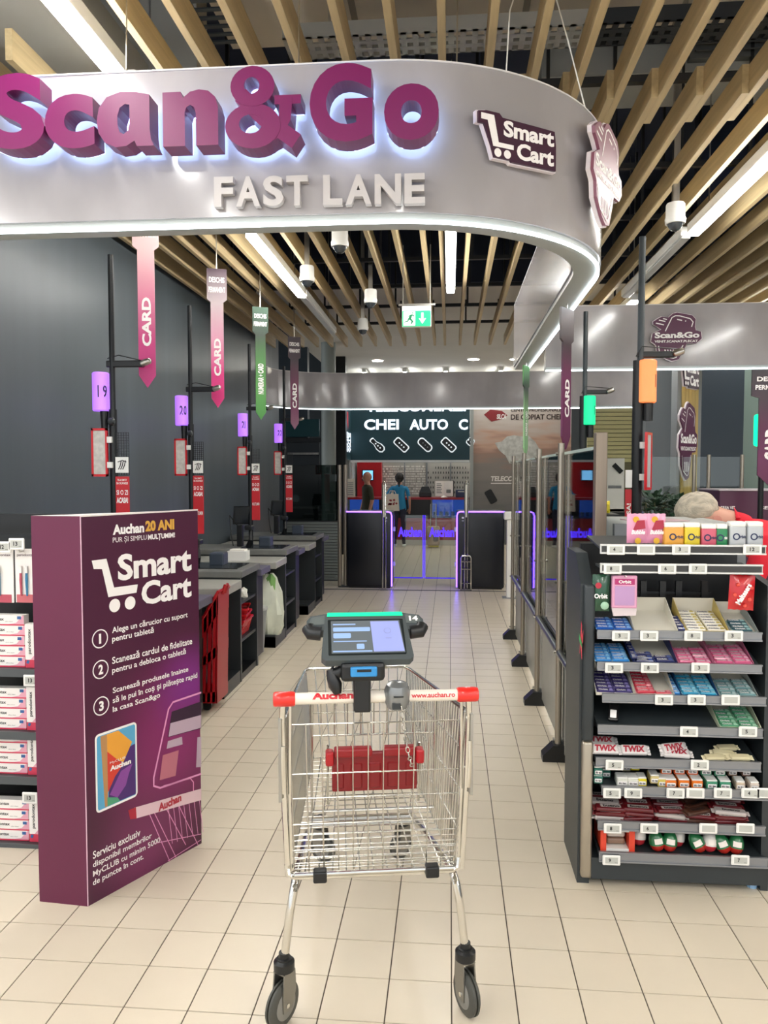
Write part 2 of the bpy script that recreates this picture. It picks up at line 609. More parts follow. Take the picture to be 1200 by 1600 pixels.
def tray(name, label, x0, x1, y0, y1, z, m):
    """perforated cable tray: floor with real slots as rungs, two side rails"""
    t = thing(name, label, 'cable tray', ((x0 + x1) / 2, (y0 + y1) / 2, z))
    along_x = (x1 - x0) > (y1 - y0)
    if along_x:
        MB().box(x0, x1, y0, y0 + .012, z, z + .09).build('side_rail', m, t)
        MB().box(x0, x1, y1 - .012, y1, z, z + .09).build('side_rail', m, t)
        q = MB()
        x = x0
        while x < x1:
            q.box(x, x + .035, y0, y1, z, z + .008); x += .07
        for f_ in (.33, .66):
            yy = y0 + (y1 - y0) * f_
            q.box(x0, x1, yy - .02, yy + .02, z - .001, z + .007)
    else:
        MB().box(x0, x0 + .012, y0, y1, z, z + .09).build('side_rail', m, t)
        MB().box(x1 - .012, x1, y0, y1, z, z + .09).build('side_rail', m, t)
        q = MB()
        y = y0
        while y < y1:
            q.box(x0, x1, y, y + .03, z, z + .008); y += .08
    q.build('rungs', m, t)
    for f_ in (.15, .5, .85):
        if along_x: MB().box(x0 + (x1 - x0) * f_ - .008, x0 + (x1 - x0) * f_ + .008, y0 + .02, y0 + .036, z, 4.44 if x0 < .9 and x0 + (x1 - x0) * f_ < 2.15 else 4.99).build('hanger', M_steel, t)
        else: MB().box(x0 + .02, x0 + .036, y0 + (y1 - y0) * f_ - .008, y0 + (y1 - y0) * f_ + .008, z, 4.44).build('hanger', M_steel, t)
    return t


tray('cable_tray', 'pale perforated cable tray crossing above the big letters', -1.0, .848, 4.66, 4.9, 4.2, mat('galvanised', '#aeb0ae', .4, .6))
tray('cable_tray', 'dark perforated cable tray crossing above the curved panel end', .852, 4.2, 4.66, 4.9, 4.2, mat('dark_tray', '#20262c', .5))
tray('cable_tray', 'wire ladder cable tray running away above the letter n', -1.45, -1.2, 2.0, 4.6, 4.15, mat('wire_tray', '#4b545a', .4, .7))

# ---- linear luminaires in rows, continuing behind the camera
housing_me = MB().rbox(-.045, .045, 0, 2.05, 0, .07, .008).mesh('housing', mat('luminaire_white', '#d9d9d5', 0.35))
diff_me = MB().rbox(-.036, .036, .02, 2.03, -.03, .0, .008).mesh('diffuser', M_lamp)


def luminaire(x, y, z, lit, label):
    t = thing('linear_luminaire', label, 'ceiling light', (x, y, z), 0, 'linear luminaires between the ceiling slats')
    link('housing', housing_me, t)
    if lit: link('diffuser', diff_me, t)
    else: MB().rbox(-.034, .034, .02, 2.03, -.016, 0, .006).build('blank_cover', mat('cover_grey', '#c4c5c2', .3), t, local=True)
    for yy in (.3, 1.7):
        MB().box(-.004, .004, yy - .004, yy + .004, .07, (3.94 if y + yy > 9.55 else 4.44 if -1.45 < x < 2.1 and .7 < y + yy < 5.25 else 4.27 if .6 < x < 4.4 and 5.35 < y + yy < 5.95 else 4.99) - z if z < 3.6 else .085).build('suspension_wire', M_steel, t, local=True)
    return t


LZ = 3.42
luminaire(-1.492, 1.4, LZ, True, 'lit white linear luminaire above the big letters at upper left')
luminaire(-1.492, 3.55, LZ, True, 'linear luminaire hidden behind the sign panel, left row')
luminaire(-1.492, 5.75, LZ, True, 'lit white linear luminaire seen under the sign near the slate wall')
luminaire(-1.492, 7.85, LZ, False, 'dark unlit linear luminaire behind the lit one near slate wall')
luminaire(.0, 5.68, LZ, True, 'short-looking lit luminaire above the green exit sign')
luminaire(1.8, 4.0, LZ, True, 'bright linear luminaire at the right edge of the photo')
luminaire(1.77, 6.1, LZ, False, 'unlit grey linear luminaire running down to the right header')
for x in (-4.6, -3.2, -1.492, .0, 1.8, 3.53, 5.05, 6.57):
    for y in ((-3.3, -1.1) if x > -2.6 else (-3.3, -1.1, 1.1)):
        luminaire(x, y, LZ, True, 'lit linear luminaire over the shop floor behind the viewer')
luminaire(1.9, 8.3, LZ, True, 'added lit linear luminaire hidden behind the till header')  # extra lamp, out of sight, added to brighten the exit area
for x in (3.53, 5.05, 6.57):
    for y in (3.0, 8.2, 10.3): luminaire(x, y, LZ, True, 'unseen lit linear luminaire over the tills far right')  # none in view; those past the till header added to light exit and shop
for x, y in ((-1.9, 17.15), (-1.0, 17.15), (-.1, 17.15), (1.1, 17.15), (2.3, 17.15), (4.0, 17.15)):  # unseen lamps added to brighten the key shop
    t = luminaire(x, y, 3.86, True, 'added unseen linear luminaire on the pale soffit before the shop')

# ================================================================ overhead headers
def concrete_panel():
    m = mat('concrete_laminate', '#a8a4a6', 0.16, noise=(2.6, .2), stretch=(1, 1, .55), coat=.25)
    return m


M_conc = concrete_panel()
M_trim = mat('header_trim', '#a9aeac', 0.4)


def sweep(mb, path, o0, o1, z0, z1):
    """path of (x, y, nx, ny); a closed box section from offset o0 to o1 along the normal"""
    vs, fs = [], []
    for x, y, nx, ny in path:
        for o, z in ((o0, z0), (o1, z0), (o1, z1), (o0, z1)):
            vs.append((x + nx * o, y + ny * o, z))
    k = len(path)
    for i in range(k - 1):
        a, b = 4 * i, 4 * i + 4
        for j in range(4):
            fs.append((a + j, a + (j + 1) % 4, b + (j + 1) % 4, b + j))
    fs.append((0, 3, 2, 1)); fs.append((4 * k - 4, 4 * k - 3, 4 * k - 2, 4 * k - 1))
    return mb.add(vs, fs)


def header_parts(t, path, zb=2.6, zt=3.2, back=-.14):
    sweep(MB(), path, back, 0, zb + .035, zt).build('panel', M_conc, t, smooth=True)
    sweep(MB(), path, back + .01, -.012, zb + .008, zb + .035).build('lower_trim', M_trim, t, smooth=True)
    sweep(MB(), path, -.018, -.006, zb - .003, zb + .008).build('led_strip', M_led, t, smooth=True)
    sweep(MB(), path, back, .004, zt, zt + .006).build('top_cap', mat('cap_pale', '#d7d5d3', .5), t, smooth=True)


HC, HR, HY = (-.27, 4.03), 1.005, 3.025
path = [(-5.0, HY, 0, -1), (-.27, HY, 0, -1)]
for i in range(1, 25):
    a = pi / 2 * i / 24
    path.append((HC[0] + HR * sin(a), HC[1] - HR * cos(a), sin(a), -cos(a)))
path.append((HC[0] + HR, 7.45, 1, 0))
hd = thing('entrance_header', 'curved pale overhead header with big magenta letters and white light edge', 'overhead sign', (-.6, HY, 2.6))
header_parts(hd, path)
M_mag = mat('magenta_letter', '#6e0650', 0.4)
M_magside = mat('magenta_letter_side', '#6f2457', 0.35)
M_halo = glow('halo_led', '#a9c6ff', 3.6)
def ell(cx, cy, rx, ry, n=28): return [(cx + rx * cos(2 * pi * i / n), cy + ry * sin(2 * pi * i / n)) for i in range(n)]


def stroke(pts, wd):
    l_, r_ = [], []
    for i in range(len(pts)):
        a, b = Vector(pts[max(i - 1, 0)]), Vector(pts[min(i + 1, len(pts) - 1)])
        t = (b - a).normalized(); nn = Vector((-t.y, t.x)) * wd / 2
        l_.append(tuple(Vector(pts[i]) + nn)); r_.append(tuple(Vector(pts[i]) - nn))
    return l_ + r_[::-1]


GLY = {'n': [[[(0, 0), (0, .97), (.33, .97), (.37, .86), (.5, .965), (.66, 1.0), (.83, .97), (.95, .86), (1.0, .68), (1, 0), (.6, 0), (.6, .58), (.57, .69), (.5, .73), (.43, .69), (.4, .6), (.4, 0)]]],
       'a': [[[(1, 0), (.7, 0), (.66, .1), (.52, .01), (.33, -.01), (.14, .08), (.03, .26), (0, .48), (.04, .72), (.18, .91), (.42, 1.0), (.7, .985), (.93, .93), (.93, .3), (.95, .12)],
              [(.58, .76), (.5, .775), (.41, .71), (.365, .56), (.365, .4), (.4, .27), (.47, .225), (.55, .29), (.58, .4)]]],
       '&': [[ell(.36, .755, .285, .245), ell(.35, .765, .1, .1)],
             [ell(.36, .275, .36, .275), ell(.33, .3, .15, .115)],
             [stroke([(.2, .66), (.5, .37), (.92, .07)], .2)],
             [stroke([(.5, .12), (.68, .2), (.77, .36), (.79, .6)], .16)],
             [[(.64, .64), (.98, .64), (.98, .53), (.64, .53)]]]}
# big letters: each a box letter standing off the panel, lit from behind
FH = front(HY)
for ch, u0, u1, v0, v1 in (('S', -22, 72, 112, 247), ('c', 71, 151, 145, 246), ('a', 152, 244, 141, 243), ('n', 255, 345, 138, 242),
                           ('&', 352, 477, 99, 246), ('G', 484, 587, 96, 236), ('o', 600, 691, 128, 233)):
    yf = HY - .125
    p, q = PX(u0, v1, y=yf), PX(u1, v0, y=yf)
    # the side returns show below and to the right; fit the face only
    w_ = q.x - p.x
    q.x -= .012; p.z += .03 if ch in 'San&Gco' else 0
    let = MB()
    if ch in GLY:
        for kq, rings in enumerate(GLY[ch]): shape_into(let, rings, front(HY - .035 + .0011 * kq), p.x, q.x, p.z, q.z, 0, .09)
    else: text_into(let, ch, front(HY - .035), p.x, q.x, p.z, q.z, d=0, depth=.09, bold=.042, res=6)
    lo = let.build('letter', [M_mag, M_magside], hd)
    for pl in lo.data.polygons:
        if abs(pl.normal.y) < .7: pl.material_index = 1
    ha = MB()
    if ch in GLY:
        for kq, rings in enumerate(GLY[ch]): shape_into(ha, rings, front(HY - .0285 + .0011 * kq), p.x + .006, q.x - .006, p.z + .006, q.z - .006, 0, .001)
    else: text_into(ha, ch, front(HY - .034), p.x, q.x, p.z, q.z, d=0, depth=.002, bold=.03, res=4)
    ha.build('halo_light', M_halo, lo)
# FAST LANE raised in the panel colour
M_fl = mat('pale_letter', '#b9b4b3', 0.3)
W0, W1 = PX(333, 322, y=HY - .03), PX(520, 275, y=HY - .03)
for word, u0, u1 in (('FAST', 333, 484), ('LANE', 503, 667)):
    cw = {'F': .9, 'A': 1.1, 'S': .95, 'T': 1.0, 'L': .85, 'N': 1.12, 'E': .9}
    tot = sum(cw[c] for c in word)
    u = u0
    for c in word:
        du_ = (u1 - u0) * cw[c] / tot
        vm = 324 - (u - 333) * .018
        p, q = PX(u + 2, vm, y=HY - .03), PX(u + du_ - 3, vm - 48, y=HY - .03)
        l_ = MB()
        text_into(l_, c, front(HY - .004), p.x, q.x, p.z, q.z, d=0, depth=.03, bold=.035, res=4)
        l_.build('letter', M_fl, hd)
        u += du_


def cart_icon(mb, F, x0, y0, s, d):
    """shopping cart pictogram of height s with its lower left at x0, y0"""
    P = lambda a, b: (x0 + a * s, y0 + b * s)
    flat(mb, [P(0, .98), P(0, .8), P(.2, .8), P(.42, .28), P(1.12, .3), P(1.1, .46), P(.56, .46), P(.33, 1.0)], F, d)
    flat(mb, circle(*P(.5, .1), .1 * s, 16), F, d)
    flat(mb, circle(*P(.86, .1), .1 * s, 16), F, d)


def smart_cart_plaque(parent, F, w_, h_, name='smart_cart_plaque', letters=True):
    M_pl = mat('plaque_plum', '#3a1730', 0.35)
    M_pe = mat('plaque_edge', '#e9dfe4', .5)
    o, r, u, nn = F
    pts = [(0, .96), (.1, 1.0), (.26, 1.0), (.3, .92), (.7, .9), (.98, .88), (1.0, .55), (1.0, .02), (.42, .02), (.4, .06), (.2, .06), (.16, .3), (.07, .72), (0, .72)]
    poly = [(a * w_, b * h_) for a, b in pts]
    e = MB().prism([((a - .5) * 1.03 * w_ + .5 * w_, (b - .5) * 1.05 * h_ + .5 * h_) for a, b in pts], F, -.012, .008)
    pe = e.build('plaque_back', M_pe, parent)
    pl = MB().prism(poly, F, .008, .018).build(name, M_pl, parent)
    t = MB()
    text_into(t, 'Smart', F, .31 * w_, .97 * w_, .53 * h_, .88 * h_, d=.0195, bold=.04)
    text_into(t, 'Cart', F, .48 * w_, .97 * w_, .1 * h_, .46 * h_, d=.0195, bold=.04)
    P = lambda a, b: (a * w_, b * h_)
    flat(t, [P(.03, .93), P(.03, .8), P(.11, .8), P(.18, .28), P(.44, .28), P(.44, .38), P(.25, .38), P(.19, .93)], F, .0195)
    flat(t, circle(.24 * w_, .16 * h_, .045 * w_, 14), F, .0195)
    flat(t, circle(.36 * w_, .16 * h_, .045 * w_, 14), F, .0195)
    t.build('lettering', M_wtext, pl)


def scan_plaque(parent, F, w_, h_, tone='#52173f', name='scan_go_plaque'):
    """tilted phone with speed lines and a word cloud, in a 1 x 1 box scaled w x h"""
    M_pl = mat('plaque_' + tone, tone, 0.38)
    M_dk = mat('plaque_rim', '#3c1430', .4)
    M_pe = mat('plaque_edge', '#e9dfe4', .5)
    S = lambda pts: [(a * w_, b * h_) for a, b in pts]
    out = [(.3, .06), (.42, .01), (.55, .04), (.68, .3), (.7, .36), (.9, .37), (1.0, .46), (.98, .6), (.88, .63), (.86, .7), (.87, .86), (.8, .94),
           (.5, 1.0), (.42, .98), (.33, .9), (.2, .92), (.12, .88), (.03, .82), (.04, .76), (.12, .72), (.2, .66), (.03, .58), (0, .42), (.08, .36), (.1, .34), (.12, .2)]
    MB().prism(S([((a - .5) * 1.04 + .5, (b - .5) * 1.03 + .5) for a, b in out]), F, -.012, .006).build('plaque_back', M_pe, parent)
    pl = MB().prism(S(out), F, .006, .02).build(name, M_pl, parent)
    t = MB()
    text_into(t, 'Scan&Go', F, .06 * w_, .95 * w_, .475 * h_, .6 * h_, d=.0215, bold=.04)
    text_into(t, 'VENIT.SCANAT.PLECAT', F, .06 * w_, .92 * w_, .385 * h_, .435 * h_, d=.0215, bold=.03)
    for seg in ([(.27, .62), (.4, .9), (.47, .935), (.55, .93), (.76, .87), (.82, .8), (.79, .7)], [(.14, .32), (.17, .16), (.22, .12), (.44, .06), (.5, .08), (.63, .33)]):
        band_into(t, S(seg), .02 * w_, F, .0215, closed=False)
    for a, b, c, e in ((.08, .79, .24, .75), (.14, .85, .27, .82), (.22, .88, .3, .86), (.5, .86, .6, .835)):
        band_into(t, S([(a, b), (c, e)]), .022 * w_, F, .0215, closed=False)
    band_into(t, S([(.66, .825), (.68, .82)]), .025 * w_, F, .0215, closed=False)
    for i in range(5):
        a = .27 + i * .055
        band_into(t, S([(a, .24), (a + .03, .11)]), .02 * w_, F, .0215, closed=False)
    t.build('lettering', M_wtext, pl)


def arc_frame(theta, z, off=.02):
    n_ = Vector((sin(theta), -cos(theta), 0))
    o = Vector((HC[0], HC[1], z)) + n_ * (HR + off)
    return o, Vector((cos(theta), sin(theta), 0)), ZP.copy(), n_


# plaque on the bend: find its place from where the bend shows in the photo
th = .53
o, r, u_, n_ = arc_frame(th, 2.835, .03)
smart_cart_plaque(hd, (o - r * .185, r, u_, n_), .365, .178)
th = 1.1
o, r, u_, n_ = arc_frame(th, 2.715, .045)
scan_plaque(hd, (o - r * .2, r, u_, n_), .44, .45, '#8a5568')  # paler mauve tone: light on this plaque put into its colour

# second header running right behind the tills
h2 = thing('till_header', 'straight pale header over the tills with plum phone plaque', 'overhead sign', (3, 7.5, 2.6))
header_parts(h2, [(.9, 7.5, 0, -1), (7.5, 7.5, 0, -1)])
p, q = PX(1017, 565, y=7.46), PX(1097, 488, y=7.46)
scan_plaque(h2, (Vector((p.x, 7.47, p.z)), XP, ZP, -YP), q.x - p.x, q.z - p.z)

# far header over the exit gates, bending in from the slate wall
path = []
for i in range(13):
    a = pi / 2 * (1 - i / 12)
    path.append((-1.5 - 1.18 * sin(a), 12.1 - .95 * (1 - cos(a)) - .3 + .0, -.55 * sin(a), -1 + .2 * sin(a)))
path.append((5.5, 11.8, 0, -1))
h3 = thing('exit_header', 'far pale header with light edge above the exit gates', 'overhead sign', (0, 11.8, 2.6))
header_parts(h3, path, 2.6, 3.15, -.12)

# suspension wires of the front header
for x in (-1.3, -.6, .02):
    MB().tube([(x, HY + .07, 3.2), (x + .01, HY + .1, 4.42)], .003, 4).build('suspension_wire', M_steel, hd)
MB().tube([(.22, 3.3, 3.2), (.24, 3.35, 3.55), (.3, 3.4, 3.75), (.42, 3.45, 3.72), (.5, 3.5, 3.5), (.58, 3.5, 3.2)], .003, 5).build('cable_loop', M_white, hd)

# ---- exit sign
ex = thing('exit_sign', 'green and white running man exit sign hanging from a rail', 'exit sign', (-.3, 7.0, 2.9))
p, q = PX(628, 512, y=7.0), PX(674, 486, y=7.0)
MB().rbox(p.x, q.x, 6.98, 7.02, p.z, q.z + .045, .006).build('sign_body', M_white, ex)
g = MB().box(p.x + .006, q.x - .006, 6.972, 6.98, p.z + .008, q.z).build('green_face', mat('exit_green', '#12a566', .4, emit='#12c070', es=.8), ex)
FX = front(6.97)
wt = MB()
cx = (p.x + q.x) / 2
sx = q.x - p.x
flat(wt, rrect(p.x + .015, p.x + sx * .46, p.z + .012, q.z - .006, .003), FX, .001)
z0 = p.z
mn = MB()
for poly in ([(.33, .9), (.37, .95), (.41, .9), (.37, .85)], [(.2, .62), (.3, .8), (.38, .8), (.44, .66), (.42, .62), (.36, .7), (.32, .5), (.4, .3), (.34, .1), (.3, .12), (.33, .3), (.26, .42), (.2, .25), (.08, .22), (.08, .28), (.18, .33), (.26, .68), (.22, .6)]):
    flat(mn, [(p.x + a * sx, z0 + .012 + b * (q.z - z0 - .02)) for a, b in poly], FX, .002)
mn.build('running_man', mat('exit_green_dark', '#0f8a55', .4), g)
for poly in ([(.66, .9), (.74, .9), (.74, .2), (.66, .2)], [(.58, .5), (.7, .12), (.82, .5), (.78, .52), (.7, .3), (.62, .52)]):
    flat(wt, [(p.x + a * sx, z0 + .012 + b * (q.z - z0 - .02)) for a, b in poly], FX, .002)
wt.build('pictogram', glow('exit_white', '#f4fff8', 1.3), g)
MB().box(p.x - .03, q.x + .035, 6.985, 7.015, q.z + .05, q.z + .065).build('rail', M_steel, ex)
for x in (p.x + .01, q.x - .01):
    MB().box(x - .004, x + .004, 6.996, 7.004, q.z + .065, 3.66).build('hanger', M_steel, ex)


# ---- dome cameras
def dome(u, v, z, label):
    a = PX(u, v, z=z)
    t = thing('dome_camera', label, 'camera', (a.x, a.y, z), 0, 'white dome cameras under the slats')
    MB().lathe([(.062, 0), (.066, .03), (.06, .045), (.06, .12), (.055, .13)], 20).build('camera_body', M_white, t, local=True, smooth=True)
    MB().lathe([(.012, -.045), (.03, -.038), (.045, -.015), (.05, 0.0)], 20).build('dome_window', mat('smoked_dome', '#3a3f44', .12, coat=.5), t, local=True, smooth=True)
    MB().lathe([(.013, -.0465), (.016, -.042)], 10).build('lens', M_black, t, local=True)
    MB().box(-.02, .02, -.02, .02, .13, 4.99 - z).build('drop_bracket', M_steel, t, local=True)


dome(531, 386, 3.27, 'nearest white dome camera just under the light edge')
dome(480, 440, 3.27, 'white dome camera beside the lit luminaire')
dome(579, 474, 3.27, 'white dome camera left of the exit sign')
dome(567, 516, 3.27, 'smallest farthest white dome camera below left of exit sign')
dome(1055, 350, 3.25, 'white dome camera among the slats at right, above the tills')

# ================================================================ self-checkouts along the slate wall
M_slab = mat('counter_slab', '#6f706c', 0.42, noise=(6, .15))
M_plate = mat('scale_plate', '#a5a49c', 0.35, noise=(8, .12))
M_lila = mat('lamp_lilac', '#a67fd8', .5, emit='#a060f5', es=.6)
CY = [4.18, 5.87, 7.53, 9.22]
M_gradA = None


def arrow_banner(x, y, ztip, ztop, wd, colours, word, label, rz=0.0, sub=None, wire=None):
    """hanging arrow banner: plate with a wider head and a pointed foot"""
    t = thing('arrow_banner', label, 'banner', (x, y, ztip), rz, 'hanging arrow banners over the checkouts')
    F = (Vector((0, 0, 0)), XP, ZP, -YP)
    h = ztop - ztip
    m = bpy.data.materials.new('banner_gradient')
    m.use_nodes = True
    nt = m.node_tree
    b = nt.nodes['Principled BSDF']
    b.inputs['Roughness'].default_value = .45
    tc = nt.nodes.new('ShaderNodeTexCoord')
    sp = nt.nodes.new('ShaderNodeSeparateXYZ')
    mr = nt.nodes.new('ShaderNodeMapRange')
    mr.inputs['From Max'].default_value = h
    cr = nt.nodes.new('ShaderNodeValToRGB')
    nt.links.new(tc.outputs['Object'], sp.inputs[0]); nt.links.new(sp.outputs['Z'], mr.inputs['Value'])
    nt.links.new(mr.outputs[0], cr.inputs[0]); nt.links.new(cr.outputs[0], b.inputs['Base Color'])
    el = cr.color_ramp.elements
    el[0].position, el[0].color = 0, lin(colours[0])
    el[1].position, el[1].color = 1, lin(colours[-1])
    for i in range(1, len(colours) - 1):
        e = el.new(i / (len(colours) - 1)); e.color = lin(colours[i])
    hw = wd / 2
    MB().prism([(0, 0), (hw, .075), (hw, h * .76), (hw * 1.55, h * .78), (hw * 1.55, h), (-hw * 1.55, h), (-hw * 1.55, h * .78), (-hw, h * .76), (-hw, .075)], F, -.006, .006).build('banner_plate', m, t, local=True)
    # the word runs upward
    tx = MB()
    FR = (Vector((0, 0, 0)), ZP, -XP, -YP)
    text_into(tx, word, FR, h * .23, h * .5, -hw * .55, hw * .55, d=.008, bold=.04).build('lettering', M_wtext, t, local=True)
    if sub:
        text_into(MB(), sub[0], F, -hw * 1.2, hw * 1.2, h * .9, h * .94, d=.008, bold=.03).build('small_lettering', M_wtext, t, local=True)
        text_into(MB(), sub[1], F, -hw * 1.3, hw * 1.3, h * .83, h * .87, d=.008, bold=.03).build('small_lettering', M_wtext, t, local=True)
    MB().box(-.004, .004, -.004, .004, h, (h + wire) if wire else max(h + .02, (4.99 if ztop > 2.9 else 3.66) - ztip)).build('hanging_wire', M_steel, t, local=True)
    return t


def frame_sign(t, x, y, z0, z1, wd, face, side):
    """red framed notice clamped to the pole"""
    F = front(y)
    fr = MB()
    fr.box(x - wd / 2, x + wd / 2, y - .008, y + .008, z0, z0 + .014).box(x - wd / 2, x + wd / 2, y - .008, y + .008, z1 - .014, z1)
    fr.box(x - wd / 2, x - wd / 2 + .012, y - .008, y + .008, z0, z1).box(x + wd / 2 - .012, x + wd / 2, y - .008, y + .008, z0, z1)
    f_ = fr.build('notice_frame', M_red, t)
    MB().box(x - wd / 2 + .012, x + wd / 2 - .012, y - .004, y + .004, z0 + .014, z1 - .014).build('notice_sheet', face, f_)
    for zz in (z0 + .07, z1 - .07):
        MB().box(x + side * (wd / 2), x + side * (wd / 2 + .03), y - .012, y + .012, zz - .018, zz + .018).build('clamp', M_white, f_)


def lamp_drum(t, lx, y, r, z0, z1, lampm, digit, a0=.05, da=.62):
    """lit drum with its number wrapped around it"""
    lb = MB().lathe([(r - .006, z0), (r, z0 + .006), (r, z1 - .006), (r - .006, z1)], 28, Matrix.Translation((lx, y, 0))).build('status_lamp', lampm, t, smooth=True)
    n_ = MB()
    for k_, ch in enumerate(digit):
        vs, fs = text_geo(ch, .02)
        xs, ys = [q.x for q in vs], [q.y for q in vs]
        wr = da * .8 * (.28 if ch == '1' else 1)
        zc = (z0 + z1) / 2
        out = []
        for q in vs:
            an = a0 + k_ * da + (q.x - min(xs)) / (max(xs) - min(xs)) * wr
            out.append((lx + sin(an) * (r + .0008), y - cos(an) * (r + .0008), zc - .036 + (q.y - min(ys)) / (max(ys) - min(ys)) * .072))
        n_.add(out, fs)
    n_.build('number', M_ktext, lb)
    return lb


def checkout_pole(name, x, y, ztop, lampm, digit, label, side=-1, cam_side=1, red=True, blank=None):
    t = thing(name, label, 'checkout pole', (x, y, .85), 0, 'self-checkout poles')
    MB().cyl((x, y, 0), (x, y, ztop), .017, n=12).build('pole', M_blackm, t, smooth=True)
    MB().cyl((x, y, .86), (x, y, 2.02), .024, n=12).build('pole_sleeve', M_blackm, t, smooth=True)
    # camera arm
    a = MB().rbox(x - .035, x + .2 * cam_side, y - .015, y + .015, 2.275, 2.315, .006) if cam_side > 0 else MB().rbox(x - .2, x + .035, y - .015, y + .015, 2.275, 2.315, .006)
    ar = a.build('camera_arm', M_black, t)
    MB().lathe([(.008, -.03), (.018, -.025), (.022, .0), (.018, .03), (.006, .038)], 12, Matrix.Translation((x + cam_side * .215, y - .02, 2.3)) @ Matrix.Rotation(radians(70), 4, 'Y')).build('camera_head', M_steel, ar, smooth=True)
    MB().tube([(x - .03, y, 2.33), (x + .05 * cam_side, y - .02, 2.345), (x + .2 * cam_side, y - .02, 2.31)], .003, 5).build('cable', M_black, ar)
    # lamp: flat lit box with its number
    lx = x + side * .075
    lb = lamp_drum(t, lx, y, .05, 2.01, 2.245, lampm, digit)
    MB().cyl((lx + .02, y, 1.9), (lx + .02, y, 2.01), .02, .026, n=12).build('lamp_neck', M_black, lb)
    MB().lathe([(.012, -.02), (.024, -.012), (.024, .012), (.012, .02)], 12, Matrix.Translation((x + .002, y - .03, 1.945)) @ Matrix.Rotation(pi / 2, 4, 'Y')).build('clamp_knob', M_dark, lb)
    sheet = mat('notice_paper', '#d7d2cb', .6, noise=(30, .25)) if blank is None else blank
    frame_sign(t, x + side * .075, y - .03, 1.612, 1.905, .1, sheet, -side)
    # right side: mesh strip, card reader symbol, red thank-you strip
    if red:
        s = 1 if side < 0 else -1
        xx = x + s * .062
        mesh_ = MB()
        for i in range(6):
            mesh_.box(xx - .04 + i * .016, xx - .037 + i * .016, y - .02, y - .016, 1.62, 1.88)
        for i in range(17):
            mesh_.box(xx - .04, xx + .043, y - .021, y - .017, 1.62 + i * .016, 1.623 + i * .016)
        mesh_.build('mesh_panel', M_blackm, t)
        cs = MB().box(xx - .04, xx + .04, y - .03, y - .022, 1.635, 1.73).build('card_symbol', M_white, t)
        sy = MB()
        for i in range(3):
            band_into(sy, [(xx - .02 + i * .013, 1.655), (xx - .008 + i * .013, 1.68), (xx - .002 + i * .013, 1.71)], .006, front(y - .0305), .001, closed=False)
        band_into(sy, [(xx - .025, 1.7), (xx + .005, 1.71), (xx + .03, 1.7)], .005, front(y - .0305), .001, closed=False)
        sy.build('symbol_print', M_ktext, cs)
        rs = MB().box(xx - .042, xx + .042, y - .028, y - .018, 1.15, 1.612).build('red_strip', mat('red_print', '#c0202a', .5), t)
        text_into(MB(), 'TE-AI SIMTIT', front(y - .0285), xx - .03, xx + .03, 1.585, 1.597, d=.001).build('text_line', M_wtext, rs)
        text_into(MB(), 'SA SCANEZI', front(y - .0285), xx - .036, xx + .036, 1.565, 1.578, d=.001).build('text_line', M_wtext, rs)
        text_into(MB(), 'SI O ZI', front(y - .0285), xx - .036, xx + .036, 1.5, 1.53, d=.001).build('text_line', M_wtext, rs)
        text_into(MB(), 'ACASA!', front(y - .0285), xx - .036, xx + .036, 1.45, 1.485, d=.001, bold=.05).build('text_line', M_wtext, rs)
        text_into(MB(), 'MULTUMIM', front(y - .0285), xx - .036, xx + .036, 1.3, 1.33, d=.001).build('text_line', M_wtext, rs)
    return t


